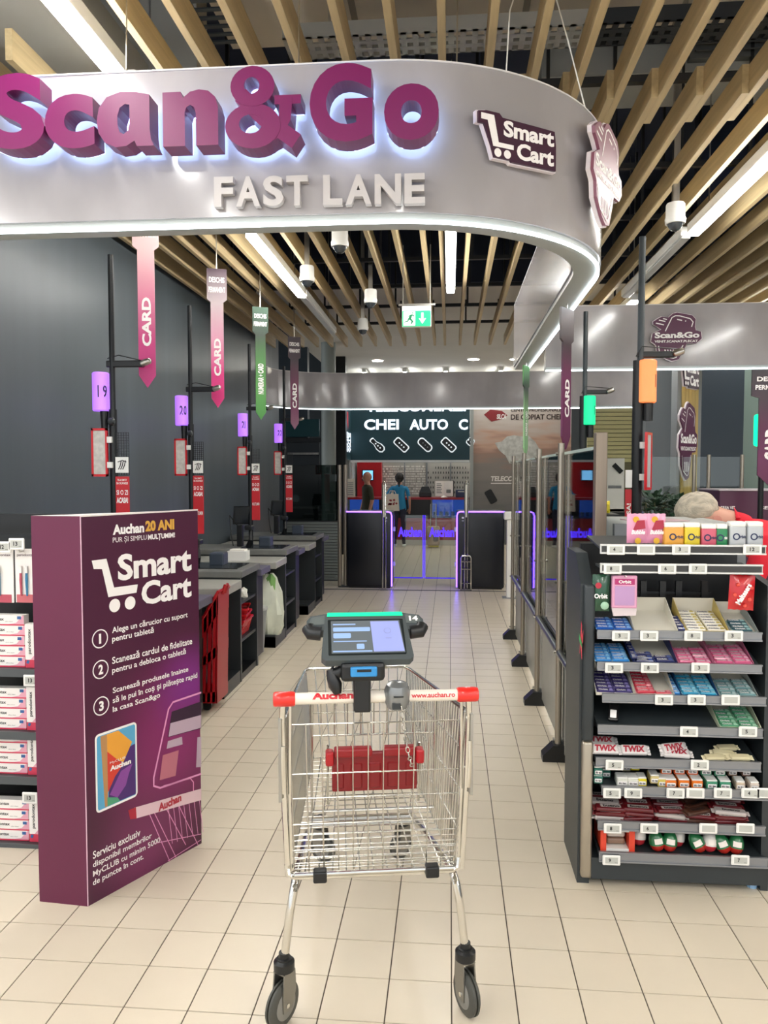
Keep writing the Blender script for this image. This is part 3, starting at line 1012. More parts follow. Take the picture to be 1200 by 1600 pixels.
UN = ['nearest', 'second', 'third', 'farthest']
for i, y in enumerate(CY):
    t = thing('self_checkout', '%s dark self-checkout unit with grey worktop along the slate wall' % UN[i], 'checkout', (-2.1, y, 0), 0, 'self-checkout units')
    xa, xb = -2.66, -1.62
    MB().box(xa, xb, y, y + .035, 0, .82).build('side_panel', M_dark, t)
    MB().box(xa, xb, y + .515, y + .55, 0, .82).build('side_panel', M_dark, t)
    MB().box(xa, -2.1, y + .035, y + .515, .05, .82).build('cabinet_body', M_blackm, t)
    MB().box(-2.1, xb - .01, y + .035, y + .515, 0, .05).build('plinth', M_black, t)
    MB().box(-2.1, xb - .01, y + .035, y + .515, .3, .325).build('shelf', M_dark, t)
    MB().box(-2.1, xb - .01, y + .035, y + .515, .6, .62).build('shelf', M_dark, t)
    MB().rbox(xa, xb + .02, y - .02, y + .56, .82, .875, .008).build('worktop', M_slab, t)
    MB().rbox(-2.1, xb - .05, y + .1, y + .48, .875, .882, .003).build('glass_scanner_plate', mat('scanner_glass', '#23282b', .1), t)
    # bagging plate on the near side with a bracket, and a tinted end piece on the far side
    MB().rbox(xa, xb + .02, y - .5, y - .02, .745, .81, .008).build('bagging_plate', M_plate, t)
    MB().box(xa, xa + .06, y - .48, y - .02, 0, .745).build('bagging_bracket', M_blackm, t)
    MB().box(-1.9, -1.62, y - .46, y - .44, 0, .12).box(-1.95, -1.62, y - .46, y - .02, 0, .1).build('bagging_foot', M_dark, t)
    MB().box(-1.8, -1.76, y - .32, y - .28, .6, .745).build('bag_hook', M_steel, t)
    MB().rbox(xa, xb + .03, y + .56, y + .9, .76, .815, .006).build('end_plate', mat('end_plate', '#5c5a6a', .35), t)
    MB().box(-1.66, -1.645, y + .59, y + .83, .05, .76).build('end_panel', M_blackm, t)
    st = MB().box(-1.85, -1.8, y + .551, y + .553, .55, .59)
    st.build('sticker', M_white, t)
    # black terminal: screen on a neck, hand scanner, card reader
    tx, ty = -2.16, y + .32
    MB().rbox(tx - .03, tx + .03, ty - .03, ty + .03, .875, 1.1, .008).build('terminal_neck', M_black, t)
    sc_ = MB().obox((tx + .02, ty - .02, 1.2), (.075, .03, 0), (-.006, .012, .004), (.013, -.02, .09)).build('terminal_screen', M_black, t)
    MB().obox((tx + .02 + .006, ty - .034, 1.2), (.066, .027, 0), (-.001, .002, .0005), (.0115, -.0178, .08)).build('screen_face', mat('terminal_dark', '#1c2229', .08), sc_)
    MB().tube([(tx + .1, ty - .05, .88), (tx + .13, ty - .08, .95), (tx + .12, ty - .05, 1.05)], [.03, .022, .012], 8).build('hand_scanner_grip', M_black, t)
    MB().rbox(tx + .07, tx + .15, ty - .1, ty + .0, 1.05, 1.1, .012).build('hand_scanner_head', M_black, t)
    MB().tube([(tx - .02, ty, 1.08), (tx - .08, ty - .1, 1.2), (tx - .06, ty - .12, 1.0), (tx - .04, ty - .12, .89)], .006, 6).build('cable', M_white if i == 1 else M_black, t)
    MB().rbox(tx + .2, tx + .32, ty - .02, ty + .12, .876, .98, .01).build('card_reader', mat('reader_blue_grey', '#39424f', .35), t)

specs = [('19', -2.05, 4.60), ('20', -2.05, 6.03), ('21', -2.05, 7.86), ('22', -2.05, 9.52)]
lab = ['lilac lamp 19', 'lilac lamp 20, second from the viewer', 'lilac lamp, third in the row', 'lilac lamp, farthest in the row']
for (dg_, x, y), l_ in zip(specs, lab):
    checkout_pole('checkout_pole', x, y, 2.95, M_lila, dg_, 'black checkout pole with red-framed notice and ' + l_)

PINK = ['#b2256f', '#c23f7e', '#cf7896', '#cfa9ab', '#b9b2b0']
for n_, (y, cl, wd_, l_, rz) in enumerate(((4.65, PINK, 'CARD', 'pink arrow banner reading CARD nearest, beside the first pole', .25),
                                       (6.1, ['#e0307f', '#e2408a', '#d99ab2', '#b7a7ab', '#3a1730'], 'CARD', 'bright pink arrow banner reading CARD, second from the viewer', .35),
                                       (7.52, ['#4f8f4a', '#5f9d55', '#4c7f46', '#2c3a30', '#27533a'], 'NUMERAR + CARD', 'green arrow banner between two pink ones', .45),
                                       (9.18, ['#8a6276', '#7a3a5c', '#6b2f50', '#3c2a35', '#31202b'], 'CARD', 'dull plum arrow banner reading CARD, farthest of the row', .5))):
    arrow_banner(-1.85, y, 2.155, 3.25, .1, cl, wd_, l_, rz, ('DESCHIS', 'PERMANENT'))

# things on and in the units
t = thing('receipt_box', 'white paper box with cable standing on the second worktop', 'box', (-1.98, 6.95, .81))
a = PX(370, 845, y=6.95)
MB().box(-2.08, -1.9, 7.1, 7.24, .811, .90).build('box_body', M_white, t)
MB().box(-2.06, -1.92, 7.115, 7.225, .90, .915).build('box_flap', mat('paper_light', '#f2efe6', .7), t)
t = thing('waste_paper', 'crumpled white receipts lying on the upper shelf of second unit', 'paper', (-1.8, 6.1, .62))
for i in range(5):
    b_ = bmesh.new()
    bmesh.ops.create_icosphere(b_, subdivisions=2, radius=.05)
    for q in b_.verts: q.co *= 1 + random.uniform(-.35, .3)
    MB().bm(b_, Matrix.Translation((-1.9 + i * .055, 6.05 + (i % 3) * .09, .655))).build('crumpled_sheet', mat('paper_light', '#f2efe6', .7), t)


def red_basket(loc, rz, label, kind='hand'):
    """shallow hand basket in red plastic with open slots and a handle"""
    t = thing('shopping_basket', label, 'basket', loc, rz, 'red shopping baskets')
    b = MB()
    w0, w1, d0, d1, h = .17, .2, .12, .145, .12
    cor = lambda w, d, z: [(-w, -d, z), (w, -d, z), (w, d, z), (-w, d, z)]
    lo, hi = cor(w0, d0, 0), cor(w1, d1, h)
    b.add(lo, [(0, 3, 2, 1)])
    for i in range(4):
        j = (i + 1) % 4
        P = lambda s, t_: Vector(lo[i]).lerp(Vector(lo[j]), s).lerp(Vector(hi[i]).lerp(Vector(hi[j]), s), t_)
        n_ = 8
        for k in range(n_):
            b.add([P(k / n_, 0), P((k + .55) / n_, 0), P((k + .55) / n_, 1), P(k / n_, 1)], [(0, 1, 2, 3)])
        b.add([P(0, .75), P(1, .75), P(1, 1), P(0, 1)], [(0, 1, 2, 3)])
        b.add([P(0, 0), P(1, 0), P(1, .25), P(0, .25)], [(0, 1, 2, 3)])
    b.build('basket_body', M_red, t, local=True)
    MB().tube([Vector(p) for p in hi], .012, 6, closed=True).build('rim', M_red, t, local=True)
    return t


for i in range(3):
    red_basket((-1.83, 6.14, .33 + i * .045), .1 * i, ['bottom', 'middle', 'top'][i] + ' red hand basket of the pile in the second unit')

# tall red pull-along basket beside the first unit, its high rear rim toward the aisle
tb = thing('trolley_basket', 'tall red pull-along shopping basket standing behind the plum totem', 'basket', (-1.77, 5.16, 0))
bx = MB()
y0, y1 = 5.1, 5.355
xs = [-2.2, -1.98, -1.78, -1.66, -1.56]
ztop = [.43, .45, .52, .66, .83]
xbot = [-2.1, -1.95, -1.8, -1.68, -1.575]
th_ = .008
for yy in (y0, y1):
    for i in range(4):
        # slotted side: solid bottom and top strips, bars between
        lo = [Vector((xbot[i], yy, .07)), Vector((xbot[i + 1], yy, .07))]
        hi = [Vector((xs[i], yy, ztop[i])), Vector((xs[i + 1], yy, ztop[i + 1]))]
        G = lambda s, t_: lo[0].lerp(lo[1], s).lerp(hi[0].lerp(hi[1], s), t_)
        for ta, tb_ in ((0, .1), (.42, .52), (.8, 1)):
            bx.add([G(0, ta), G(1, ta), G(1, tb_), G(0, tb_)], [(0, 1, 2, 3)])
        nb = 3
        for k_ in range(nb):
            bx.add([G(k_ / nb, 0), G((k_ + .62) / nb, 0), G((k_ + .62) / nb, 1), G(k_ / nb, 1)], [(0, 1, 2, 3)])
for i in (0, 4):
    bx.add([(xbot[i], y0, .07), (xbot[i], y1, .07), (xs[i], y1, ztop[i]), (xs[i], y0, ztop[i])], [(0, 1, 2, 3)])
bx.add([(xbot[0], y0, .07), (xbot[4], y0, .07), (xbot[4], y1, .07), (xbot[0], y1, .07)], [(0, 1, 2, 3)])
M_redd = mat('red_basket_plastic', '#a3101a', .35)
ob = bx.build('basket_body', M_redd, tb)
sm = ob.modifiers.new('thickness', 'SOLIDIFY'); sm.thickness = .007
rim = [Vector((xs[i], y0, ztop[i])) for i in range(5)] + [Vector((xs[i], y1, ztop[i])) for i in range(4, -1, -1)]
MB().tube(rim, .011, 8, closed=True).build('rim', M_redd, tb, smooth=True)
MB().tube([(xs[4], y0 + .1, .8), (xs[4] + .02, y0 + .1, .86), (xs[4] + .02, y1 - .1, .86), (xs[4], y1 - .1, .8)], .012, 8).build('pull_handle', M_redd, tb, smooth=True)
for x in (-2.06, -1.66):
    for yy in (y0 + .05, y1 - .05):
        MB().cyl((x, yy - .012, .035), (x, yy + .012, .035), .034, n=16).build('wheel', M_black, tb, smooth=True)

# plastic bags hanging on the third unit
t = thing('plastic_bags', 'bundle of white and green plastic bags hanging under the third bagging plate', 'bags', (-1.72, 7.2, .72))
M_bag = mat('bag_film', '#dfe3d2', .35, noise=(7, .15)); M_bagg = mat('bag_green', '#7fb262', .4)
for k_, (dx, dy, mm, wd_) in enumerate(((-.05, 0, M_bag, .15), (.0, -.035, M_bag, .17), (.03, .035, M_bag, .14), (.04, -.05, M_bagg, .05))):
    prof = [(.015, .68), (.05, .64), (wd_ * .75, .5), (wd_, .3), (wd_ * .95, .18), (wd_ * .7, .1)]
    vs, fs = [], []
    n_ = 18
    for r_, z_ in prof:
        for j in range(n_):
            a = 2 * pi * j / n_
            rr = r_ * (1 + .22 * sin(a * 5 + k_ + z_ * 9))
            vs.append((-1.72 + dx + rr * cos(a) * .8, 7.22 + dy + rr * sin(a) * .6, z_))
    for i_ in range(len(prof) - 1):
        for j in range(n_):
            fs.append((i_ * n_ + j, i_ * n_ + (j + 1) % n_, (i_ + 1) * n_ + (j + 1) % n_, (i_ + 1) * n_ + j)[::-1])
    MB().add(vs, fs).build('bag', mm, t, smooth=True)
# grey bin between second and third unit
t = thing('waste_bin', 'small grey waste bin between the second and third checkout', 'bin', (-1.78, 6.9, 0))
MB().lathe([(.09, 0), (.12, .36), (.125, .4), (.11, .4), (.1, .38)], 16, Matrix.Translation((-1.78, 6.9, 0))).build('bin_body', mat('bin_grey', '#8b8f90', .45), t, smooth=True)
MB().lathe([(.122, .385), (.13, .395), (.13, .41), (.12, .412)], 16, Matrix.Translation((-1.78, 6.9, 0))).build('bin_rim', mat('bin_rim', '#b3b6b6', .4), t)

# ================================================================ plum totem (triangular cardboard display)
KA, KB, KC = PX(62, 1408.5, z=0), PX(137.5, 1416.5, z=0), PX(315, 1317.5, z=0)
KH = 1.474
kt = thing('totem_display', 'tall plum triangular cardboard totem advertising smart carts in steps 1 2 3', 'display', (KB.x, KB.y, 0))
KR = (KC - KB).normalized(); KL = (KC - KB).length
KN = KR.cross(ZP).normalized()
KF_ = (KB, KR, ZP, KN)


def KP(u, v):
    d = PX(u, v, y=1.0) - Vector((0, 0, EYE))
    o = Vector((0, 0, EYE))
    t = (KB - o).dot(KN) / d.dot(KN)
    p = o + d * t
    return ((p - KB).dot(KR), p.z)


def totem_mat():
    m = bpy.data.materials.new('totem_print')
    m.use_nodes = True
    nt = m.node_tree
    b = nt.nodes['Principled BSDF']
    b.inputs['Roughness'].default_value = .42
    tc = nt.nodes.new('ShaderNodeTexCoord')
    L = nt.links.new

    def blob(sx, z, rad):
        c = KB + KR * sx - KB
        c.z = z
        vm = nt.nodes.new('ShaderNodeVectorMath'); vm.operation = 'DISTANCE'
        vm.inputs[1].default_value = c
        L(tc.outputs['Object'], vm.inputs[0])
        mr = nt.nodes.new('ShaderNodeMapRange')
        mr.interpolation_type = 'SMOOTHSTEP'
        mr.inputs['From Min'].default_value = rad
        mr.inputs['From Max'].default_value = 0
        L(vm.outputs['Value'], mr.inputs['Value'])
        return mr.outputs[0]

    base = None
    for (sx, z, rad, col) in ((.45, .5, .5, '#8a2a66'), (.52, .72, .25, '#7c2a7e'), (.3, .1, .35, '#7a2f5c')):
        mx = nt.nodes.new('ShaderNodeMix'); mx.data_type = 'RGBA'
        if base is None: mx.inputs['A'].default_value = lin('#491a36')
        else: L(base, mx.inputs['A'])
        mx.inputs['B'].default_value = lin(col)
        L(blob(sx, z, rad), mx.inputs['Factor'])
        base = mx.outputs['Result']
    L(base, b.inputs['Base Color'])
    return m


M_tot = totem_mat()
M_totside = mat('totem_side', '#5f1a3d', .42, noise=(1.2, .12))
body = MB()
tri = [KA, KB, KC]
vs = [Vector((p.x, p.y, 0.0)) for p in tri] + [Vector((p.x, p.y, KH)) for p in tri]
kb = MB()
kb.m(0).add([vs[1], vs[2], vs[5], vs[4]], [(0, 1, 2, 3)])
kb.m(1).add([vs[0], vs[1], vs[4], vs[3]], [(0, 1, 2, 3)])
kb.m(1).add([vs[2], vs[0], vs[3], vs[5]], [(0, 1, 2, 3)])
kb.m(2).add([vs[3], vs[4], vs[5]], [(0, 1, 2)])
kb.m(2).add([vs[0], vs[1], vs[2]], [(2, 1, 0)])
kb.build('totem_body', [M_tot, M_totside, mat('card_edge', '#e6ddda', .6)], kt)
# pale fold lines of the card
MB().tube([KB + Vector((0, 0, .002)), KB + Vector((0, 0, KH))], .0022, 4).build('fold_edge', mat('fold_pink', '#d9b3c4', .5), kt)
MB().obox((KB + KC) / 2 + Vector((0, 0, KH)), KR * KL / 2, KN * .002, ZP * .003).build('top_edge', mat('card_edge', '#e6ddda', .6), kt)


def ktext(mb, s, u0, u1, vb0, vb1, h, bold=.025, d=.0012, shear=0.0):
    """baseline from (u0, vb0) to (u1, vb1) in the photo, letter height h px at the left end"""
    a0, b0 = KP(u0, vb0); a1, b1 = KP(u1, vb1); _, bt = KP(u0, vb0 - h)
    b = (b0 + b1) / 2
    return text_into(mb, s, KF_, a0, a1, b, b + (bt - b0), d=d, bold=bold, shear=shear)


t_ = MB()
ktext(MB(), 'Auchan', 176, 225, 836, 832, 16, .045).build('text_line', M_wtext, kt)
ktext(MB(), 'PUR ȘI SIMPLU', 176, 229, 850, 846, 11, .0).build('text_line', M_wtext, kt)
ktext(MB(), 'MULȚUMIM!', 231, 273, 847, 841, 11, .04).build('text_line', M_wtext, kt)
ktext(MB(), 'Smart', 184, 299, 907, 893, 42, .034).build('text_line', M_wtext, kt)
ktext(MB(), 'Cart', 221, 299, 945, 934, 38, .034).build('text_line', M_wtext, kt)
ktext(MB(), 'Alege un cărucior cu suport', 175, 293, 992, 967, 13, .015).build('text_line', M_wtext, kt)
ktext(MB(), 'pentru tabletă', 175, 240, 1006, 991, 13, .015).build('text_line', M_wtext, kt)
ktext(MB(), 'Scanează cardul de fidelitate', 175, 300, 1037, 1007, 12, .015).build('text_line', M_wtext, kt)
ktext(MB(), 'pentru a debloca o tabletă', 175, 290, 1055, 1024, 13, .015).build('text_line', M_wtext, kt)
ktext(MB(), 'Scanează produsele înainte', 176, 294, 1085, 1052, 12, .015).build('text_line', M_wtext, kt)
ktext(MB(), 'să le pui în coș și plătește rapid', 176, 308, 1102, 1061, 13, .015).build('text_line', M_wtext, kt)
ktext(MB(), 'la casa Scan&go', 176, 250, 1115, 1092, 11, .015).build('text_line', M_wtext, kt)
ktext(MB(), 'Serviciu exclusiv', 145, 219, 1342, 1306, 12, .015).build('text_line', M_wtext, kt)
ktext(MB(), 'disponibil membrilor', 145, 237, 1357, 1313, 12, .015).build('text_line', M_wtext, kt)
ktext(MB(), 'MyCLUB cu minim 5000', 145, 250, 1371, 1320, 12, .015).build('text_line', M_wtext, kt)
ktext(MB(), 'de puncte în cont.', 145, 224, 1386, 1345, 12, .015).build('text_line', M_wtext, kt)
for dgt, u, v in (('1', 156, 998), ('2', 157, 1046), ('3', 158, 1103)):
    a, b = KP(u, v)
    t_ = MB()
    band_into(t_, circle(a, b, .034, 28), .0045, KF_, .0012)
    text_into(t_, dgt, KF_, a - (.005 if dgt == '1' else .01), a + (.005 if dgt == '1' else .011), b - .019, b + .019, d=.0012, bold=.02 if dgt == '1' else .04)
    t_.build('step_number', M_wtext, kt)
# cart pictogram
t_ = MB()
px = lambda *ps: [KP(u, v) for u, v in ps]
flat(t_, px((143, 876), (146, 889), (159, 889), (169, 933), (213, 926), (215, 913), (178, 918), (166, 873)), KF_, .0012)
for u, v in ((179, 946), (203, 942)):
    a, b = KP(u, v)
    flat(t_, circle(a, b, .026, 20), KF_, .0012)
t_.build('cart_icon', M_wtext, kt)
g_ = MB()
ktext(g_, '20 ANI', 227, 272, 831, 827, 17, .05)
g_.build('gold_lettering', mat('gold_print', '#d9a648', .4), kt)
# club card picture
c0, c1 = KP(150, 1265), KP(213, 1128)
ca, cb, cz0, cz1 = c0[0], c1[0], (KP(150, 1268)[1] + KP(213, 1248)[1]) / 2, (KP(150, 1147)[1] + KP(213, 1128)[1]) / 2
card = MB()
flat(card, rrect(ca, cb, cz0, cz1, .018), KF_, .0010)
cd = card.build('club_card_print', M_wtext, kt)
cw, chh = cb - ca, cz1 - cz0
R_ = lambda pts: [(ca + .006 + a * (cw - .012), cz0 + .006 + b * (chh - .012)) for a, b in pts]
for nm, colr, pts, d in (('sky', '#5aa7cf', [(0.03, .01), (.97, .01), (.99, .04), (.99, .97), (.96, .99), (.04, .99), (.01, .96), (.01, .04)], .0014),
                         ('stripe', '#b98a5a', [(.1, .98), (.26, .98), (.26, .02), (.18, .02)], .0017),
                         ('violet', '#4b2a6e', [(.26, .02), (.98, .02), (.98, .72), (.75, .7), (.3, .3)], .0017),
                         ('orange_shape', '#e8a23a', [(.26, .98), (.55, .98), (.9, .76), (.66, .52), (.26, .72)], .0020),
                         ('red_shape', '#d23f2e', [(.26, .75), (.66, .5), (.45, .38), (.26, .2)], .0022),
                         ('bird', '#8a4a9a', [(.3, .16), (.6, .42), (.75, .44), (.9, .46), (.8, .34), (.72, .2), (.5, .08)], .0024),
                         ('green_shape', '#4f9d77', [(.24, .02), (.24, .14), (.5, .08), (.56, .02)], .0025)):
    flat(MB(), R_(pts), KF_, d).build(nm, mat('card_' + nm, colr, .5), cd)
text_into(MB(), 'MyCLUB', KF_, *sum([[R_([(.32, 0)])[0][0], R_([(.72, 0)])[0][0]], [R_([(0, .56)])[0][1], R_([(0, .6)])[0][1]]], []), d=.0027, bold=0).build('card_lettering', M_wtext, cd)
text_into(MB(), 'Auchan', KF_, *sum([[R_([(.32, 0)])[0][0], R_([(.86, 0)])[0][0]], [R_([(0, .47)])[0][1], R_([(0, .54)])[0][1]]], []), d=.0027, bold=.05).build('card_lettering', M_wtext, cd)
# tablet and trolley picture printed at the lower right
M_pink = mat('pink_line_print', '#e69ac6', .4)
ln = MB()
band_into(ln, px((314, 1082), (270, 1097), (263, 1108), (240, 1215), (240, 1228), (250, 1231), (314, 1209)), .008, KF_, .0012, closed=False)
band_into(ln, px((255, 1228), (297, 1216), (302, 1222), (302, 1238)), .005, KF_, .0012, closed=False)
for a, b in (((229, 1262), (266, 1348)), ((237, 1262), (275, 1340)), ((255, 1255), (290, 1320)), ((232, 1270), (314, 1244)), ((275, 1250), (314, 1330)), ((240, 1318), (314, 1303)), ((262, 1345), (314, 1312))):
    band_into(ln, px(a, b), .0035, KF_, .0012, closed=False)
for k_ in range(7):
    u = 262 + k_ * 8
    band_into(ln, px((u, 1256 - k_ * 2.5), (u + 7, 1318 - k_ * 3)), .003, KF_, .0012, closed=False)
ln.build('tablet_outline_print', M_pink, kt)
sc_ = MB()
flat(sc_, px((268, 1112), (314, 1096), (314, 1138), (262, 1152)), KF_, .0011)
sc_.build('screen_dark_print', mat('print_dark_plum', '#341a33', .5), kt)
sw = MB()
flat(sw, px((266, 1130), (314, 1117), (314, 1137), (263, 1151)), KF_, .0014)
flat(sw, px((262, 1158), (284, 1151), (285, 1163), (260, 1170)), KF_, .0014)
flat(sw, px((308, 1152), (314, 1151), (314, 1198), (306, 1199)), KF_, .0014)
sw.build('screen_panel_print', mat('print_greylilac', '#b9a3b4', .5), kt)
flat(MB(), px((254, 1180), (279, 1172), (274, 1212), (249, 1219)), KF_, .0014).build('product_tile_print', mat('print_rose', '#bb6f7f', .5), kt)
hb = MB()
flat(hb, px((209, 1262), (314, 1232), (314, 1250), (211, 1279)), KF_, .0016)
hb.build('handle_print', mat('print_palepink', '#e3c3cb', .5), kt)
flat(MB(), px((200, 1266), (212, 1261), (213, 1279), (203, 1280)), KF_, .0018).build('grip_print', mat('print_red', '#b02a3c', .5), kt)
hl = MB()
ktext(hl, 'Auchan', 247, 283, 1265, 1255, 13, .05, .002)
hl.build('handle_lettering', mat('print_red', '#b02a3c', .5), kt)

# ================================================================ toothpaste shelf at the left edge
ls = thing('shelf_rack', 'dark shelf rack of toothpaste behind the plum totem at left edge', 'shelf', (-2.4, 3.3, 0))
LY = 3.16     # front edge of the shelves
lx0, lx1 = -3.0, -1.72
MB().box(lx0, lx1, 3.5, 3.54, 0, 1.44).build('back_panel', M_black, ls)
MB().box(lx1 - .03, lx1, LY + .02, 3.5, 0, 1.1).build('side_panel', M_dark, ls)
MB().box(lx0, lx1, LY + .06, 3.5, 0, .09).build('plinth', M_black, ls)
shelf_v = [1323, 1213, 1142, 1043]
shelf_z = [PX(30, v, y=LY).z for v in (1318, 1213, 1143, 1045)]
for z in shelf_z:
    MB().box(lx0, lx1, LY, 3.5, z - .03, z).build('shelf', M_dark, ls)
    MB().box(lx0, lx1, LY - .006, LY, z - .035, z).build('price_rail', mat('rail_grey', '#4d5154', .4), ls)
zr = PX(30, 838, y=3.3).z
MB().box(lx0, lx1, 3.3, 3.32, zr - .01, zr + .01).build('hook_rail', M_blackm, ls)


def price_tag(parent, x, y, z, txt, sz=(.075, .045), name='price_tag'):
    w_, h_ = sz
    p = MB().rbox(x - w_ / 2, x + w_ / 2, y - .008, y, z - h_ / 2, z + h_ / 2, .003, 1).build(name, M_white, parent)
    F = front(y - .008)
    MB().add([(x + a * w_, y - .0085, z + b * h_) for a, b in ((-.36, -.3), (.36, -.3), (.36, .32), (-.36, .32))], [(0, 1, 2, 3)]).build('display', mat('eink', '#b9bab3', .5), p)
    if txt:
        q = MB()
        text_into(q, txt, F, x - .17 * w_, x - .17 * w_ + .13 * w_ * len(txt), z - .14 * h_, z + .22 * h_, d=.0012, bold=.03)
        text_into(q, '...', F, x + .18 * w_, x + .32 * w_, z - .2 * h_, z - .15 * h_, d=.0012, bold=.02)
        q.build('price', M_ktext, p)
    return p


for u, v, tx in ((27, 850, '13'), (6, 855, '12'), (50, 1063, '13'), (48, 1246, '13')):
    a = PX(u, v, y=LY - .005)
    price_tag(ls, a.x, LY - .006, a.z, tx, (.07, .05))
# toothpaste cartons: white with red foot, lettering, cap picture
M_ctn = mat('carton_white', '#f0ebe6', .4); M_ctnr = mat('carton_red', '#cf3a55', .4); M_ctnb = mat('carton_blue', '#33609a', .4); M_ctnp = mat('carton_pink', '#e0a3b4', .4)


def carton_meshes(long):
    b = MB()
    L_, D_, H_ = .19, .2, .045
    if long:   # seen along its length
        b.m(0).box(0, L_, 0, .04, .006, H_).m(1).box(0, L_, 0, .04, 0, .006)
    else:      # upright carton
        b.m(0).box(0, .045, 0, .04, .035, .19).m(1).box(0, .045, 0, .04, 0, .035)
    me = b.mesh('carton', [M_ctn, M_ctnr])
    dec = MB()
    F = front(0)
    if long:
        dec.m(1); flat(dec, [(.12, .006), (.155, .012), (.185, .045), (.19, .045), (.19, .006)], F, .0006)
        dec.m(2); flat(dec, [(.16, .028), (.178, .028), (.178, .041), (.16, .041)], F, .001)
        dec.m(0); text_into(dec, 'parodontax', F, .004, .1, .017, .035, d=.0008, bold=.02)
        dec.m(0); text_into(dec, 'ultra clean', F, .105, .14, .016, .02, d=.0008, bold=0)
    else:
        FR = (Vector((0, 0, 0)), ZP, -XP, -YP)
        dec.m(0); text_into(dec, 'parodontax', FR, .06, .17, -.03, -.012, d=.0008, bold=.02)
        dec.m(2); flat(dec, [(.004, .02), (.014, .016), (.02, .03), (.008, .034)], F, .001)
        dec.m(1); flat(dec, [(.024, .036), (.045, .036), (.045, .06)], F, .0006)
    dme = dec.mesh('print', [M_ktext, M_ctnp, M_ctnb])
    return me, dme


cl_, cd_l = carton_meshes(True); cu_, cd_u = carton_meshes(False)
for si, z in enumerate(shelf_z):
    nrow = 5 if si == 3 else 4
    xr = PX(40, 1100, y=LY + .02).x
    for r_ in range(nrow):
        for c_ in range(2):
            t = link('toothpaste_carton', cl_)
            t.location = (xr - .192 * (c_ + 1) + .0 + (r_ % 2) * .004, LY + .025, z + .0005 + r_ * .0455)
            tag(t, 'white toothpaste carton, %s in stack, %s shelf of left rack' % (['bottom', 'second from bottom', 'third from bottom', 'fourth from bottom', 'top'][r_], ['bottom', 'second', 'third', 'top'][si]), 'carton', 'stacked toothpaste cartons')
            p = link('print', cd_l, t)
    t = link('toothpaste_carton', cu_)
    t.location = (xr + .004, LY + .02, z + .0005)
    tag(t, 'upright toothpaste carton on the %s shelf of the left rack' % ['bottom', 'second', 'third', 'top'][si], 'carton', 'upright toothpaste cartons')
    link('print', cd_u, t)
# toothbrush blister packs on the hooks
for u0, u1, nm, l_ in ((29, 54, '#c96a70', 'right toothbrush blister pack hanging next to the totem'), (0, 17, '#b95060', 'left toothbrush blister pack hanging at the photo edge')):
    a, b = PX(u0, 940, y=3.22), PX(u1, 857, y=3.22)
    t = thing('toothbrush_pack', l_, 'blister pack', ((a.x + b.x) / 2, 3.22, a.z), 0, 'toothbrush packs on hooks')
    if u0 == 0: a.x -= .04
    MB().box(a.x, b.x + .02, 3.2, 3.206, a.z, b.z).build('card', M_ctn, t)
    MB().box(a.x + .005, b.x + .01, 3.198, 3.2, a.z, a.z + .035).build('foot_print', mat('print_' + nm, nm, .5), t)
    for k_, cc in enumerate(('#c9586a', '#3f86b0')):
        x = a.x + .028 + k_ * .026
        MB().tube([(x, 3.195, a.z + .03), (x, 3.193, a.z + .1), (x, 3.195, a.z + .16)], [.004, .006, .004], 6).build('toothbrush', mat('brush_' + cc, cc, .35), t)
        MB().box(x - .006, x + .006, 3.186, 3.196, a.z + .13, a.z + .16).build('bristles', M_white, t)
    q = MB(); text_into(q, 'parodontax', front(3.2), a.x + .01, b.x + .01, b.z - .035, b.z - .02, d=.0008); q.build('lettering', mat('print_grey', '#6d5a5e', .5), t)
    MB().tube([((a.x + b.x) / 2, 3.3, b.z - .01), ((a.x + b.x) / 2, 3.17, b.z - .01), ((a.x + b.x) / 2, 3.16, b.z + .01)], .003, 5).build('hook', M_steel, t)

# ================================================================ glass fence beside the aisle
FXX = .62
fy = [7.66, 6.585, 5.484, 4.413, 3.47]
M_post = mat('post_steel', '#a89f92', .3, .7, noise=(5, .12), stretch=(6, 6, .3))
M_perf = None


def perf_mat():
    """perforated sheet: fine hole pattern too small to build"""
    m = bpy.data.materials.new('perforated_sheet')
    m.use_nodes = True
    nt = m.node_tree
    b = nt.nodes['Principled BSDF']
    b.inputs['Roughness'].default_value = .35
    b.inputs['Metallic'].default_value = .15
    tc = nt.nodes.new('ShaderNodeTexCoord')
    vo = nt.nodes.new('ShaderNodeTexVoronoi')
    vo.inputs['Scale'].default_value = 70
    vo.inputs['Randomness'].default_value = 0
    cr = nt.nodes.new('ShaderNodeValToRGB')
    cr.color_ramp.elements[0].position = .28; cr.color_ramp.elements[0].color = lin('#4b4d4b')
    cr.color_ramp.elements[1].position = .4; cr.color_ramp.elements[1].color = lin('#9c9c95')
    nt.links.new(tc.outputs['Object'], vo.inputs['Vector'])
    nt.links.new(vo.outputs['Distance'], cr.inputs[0])
    nt.links.new(cr.outputs[0], b.inputs['Base Color'])
    return m


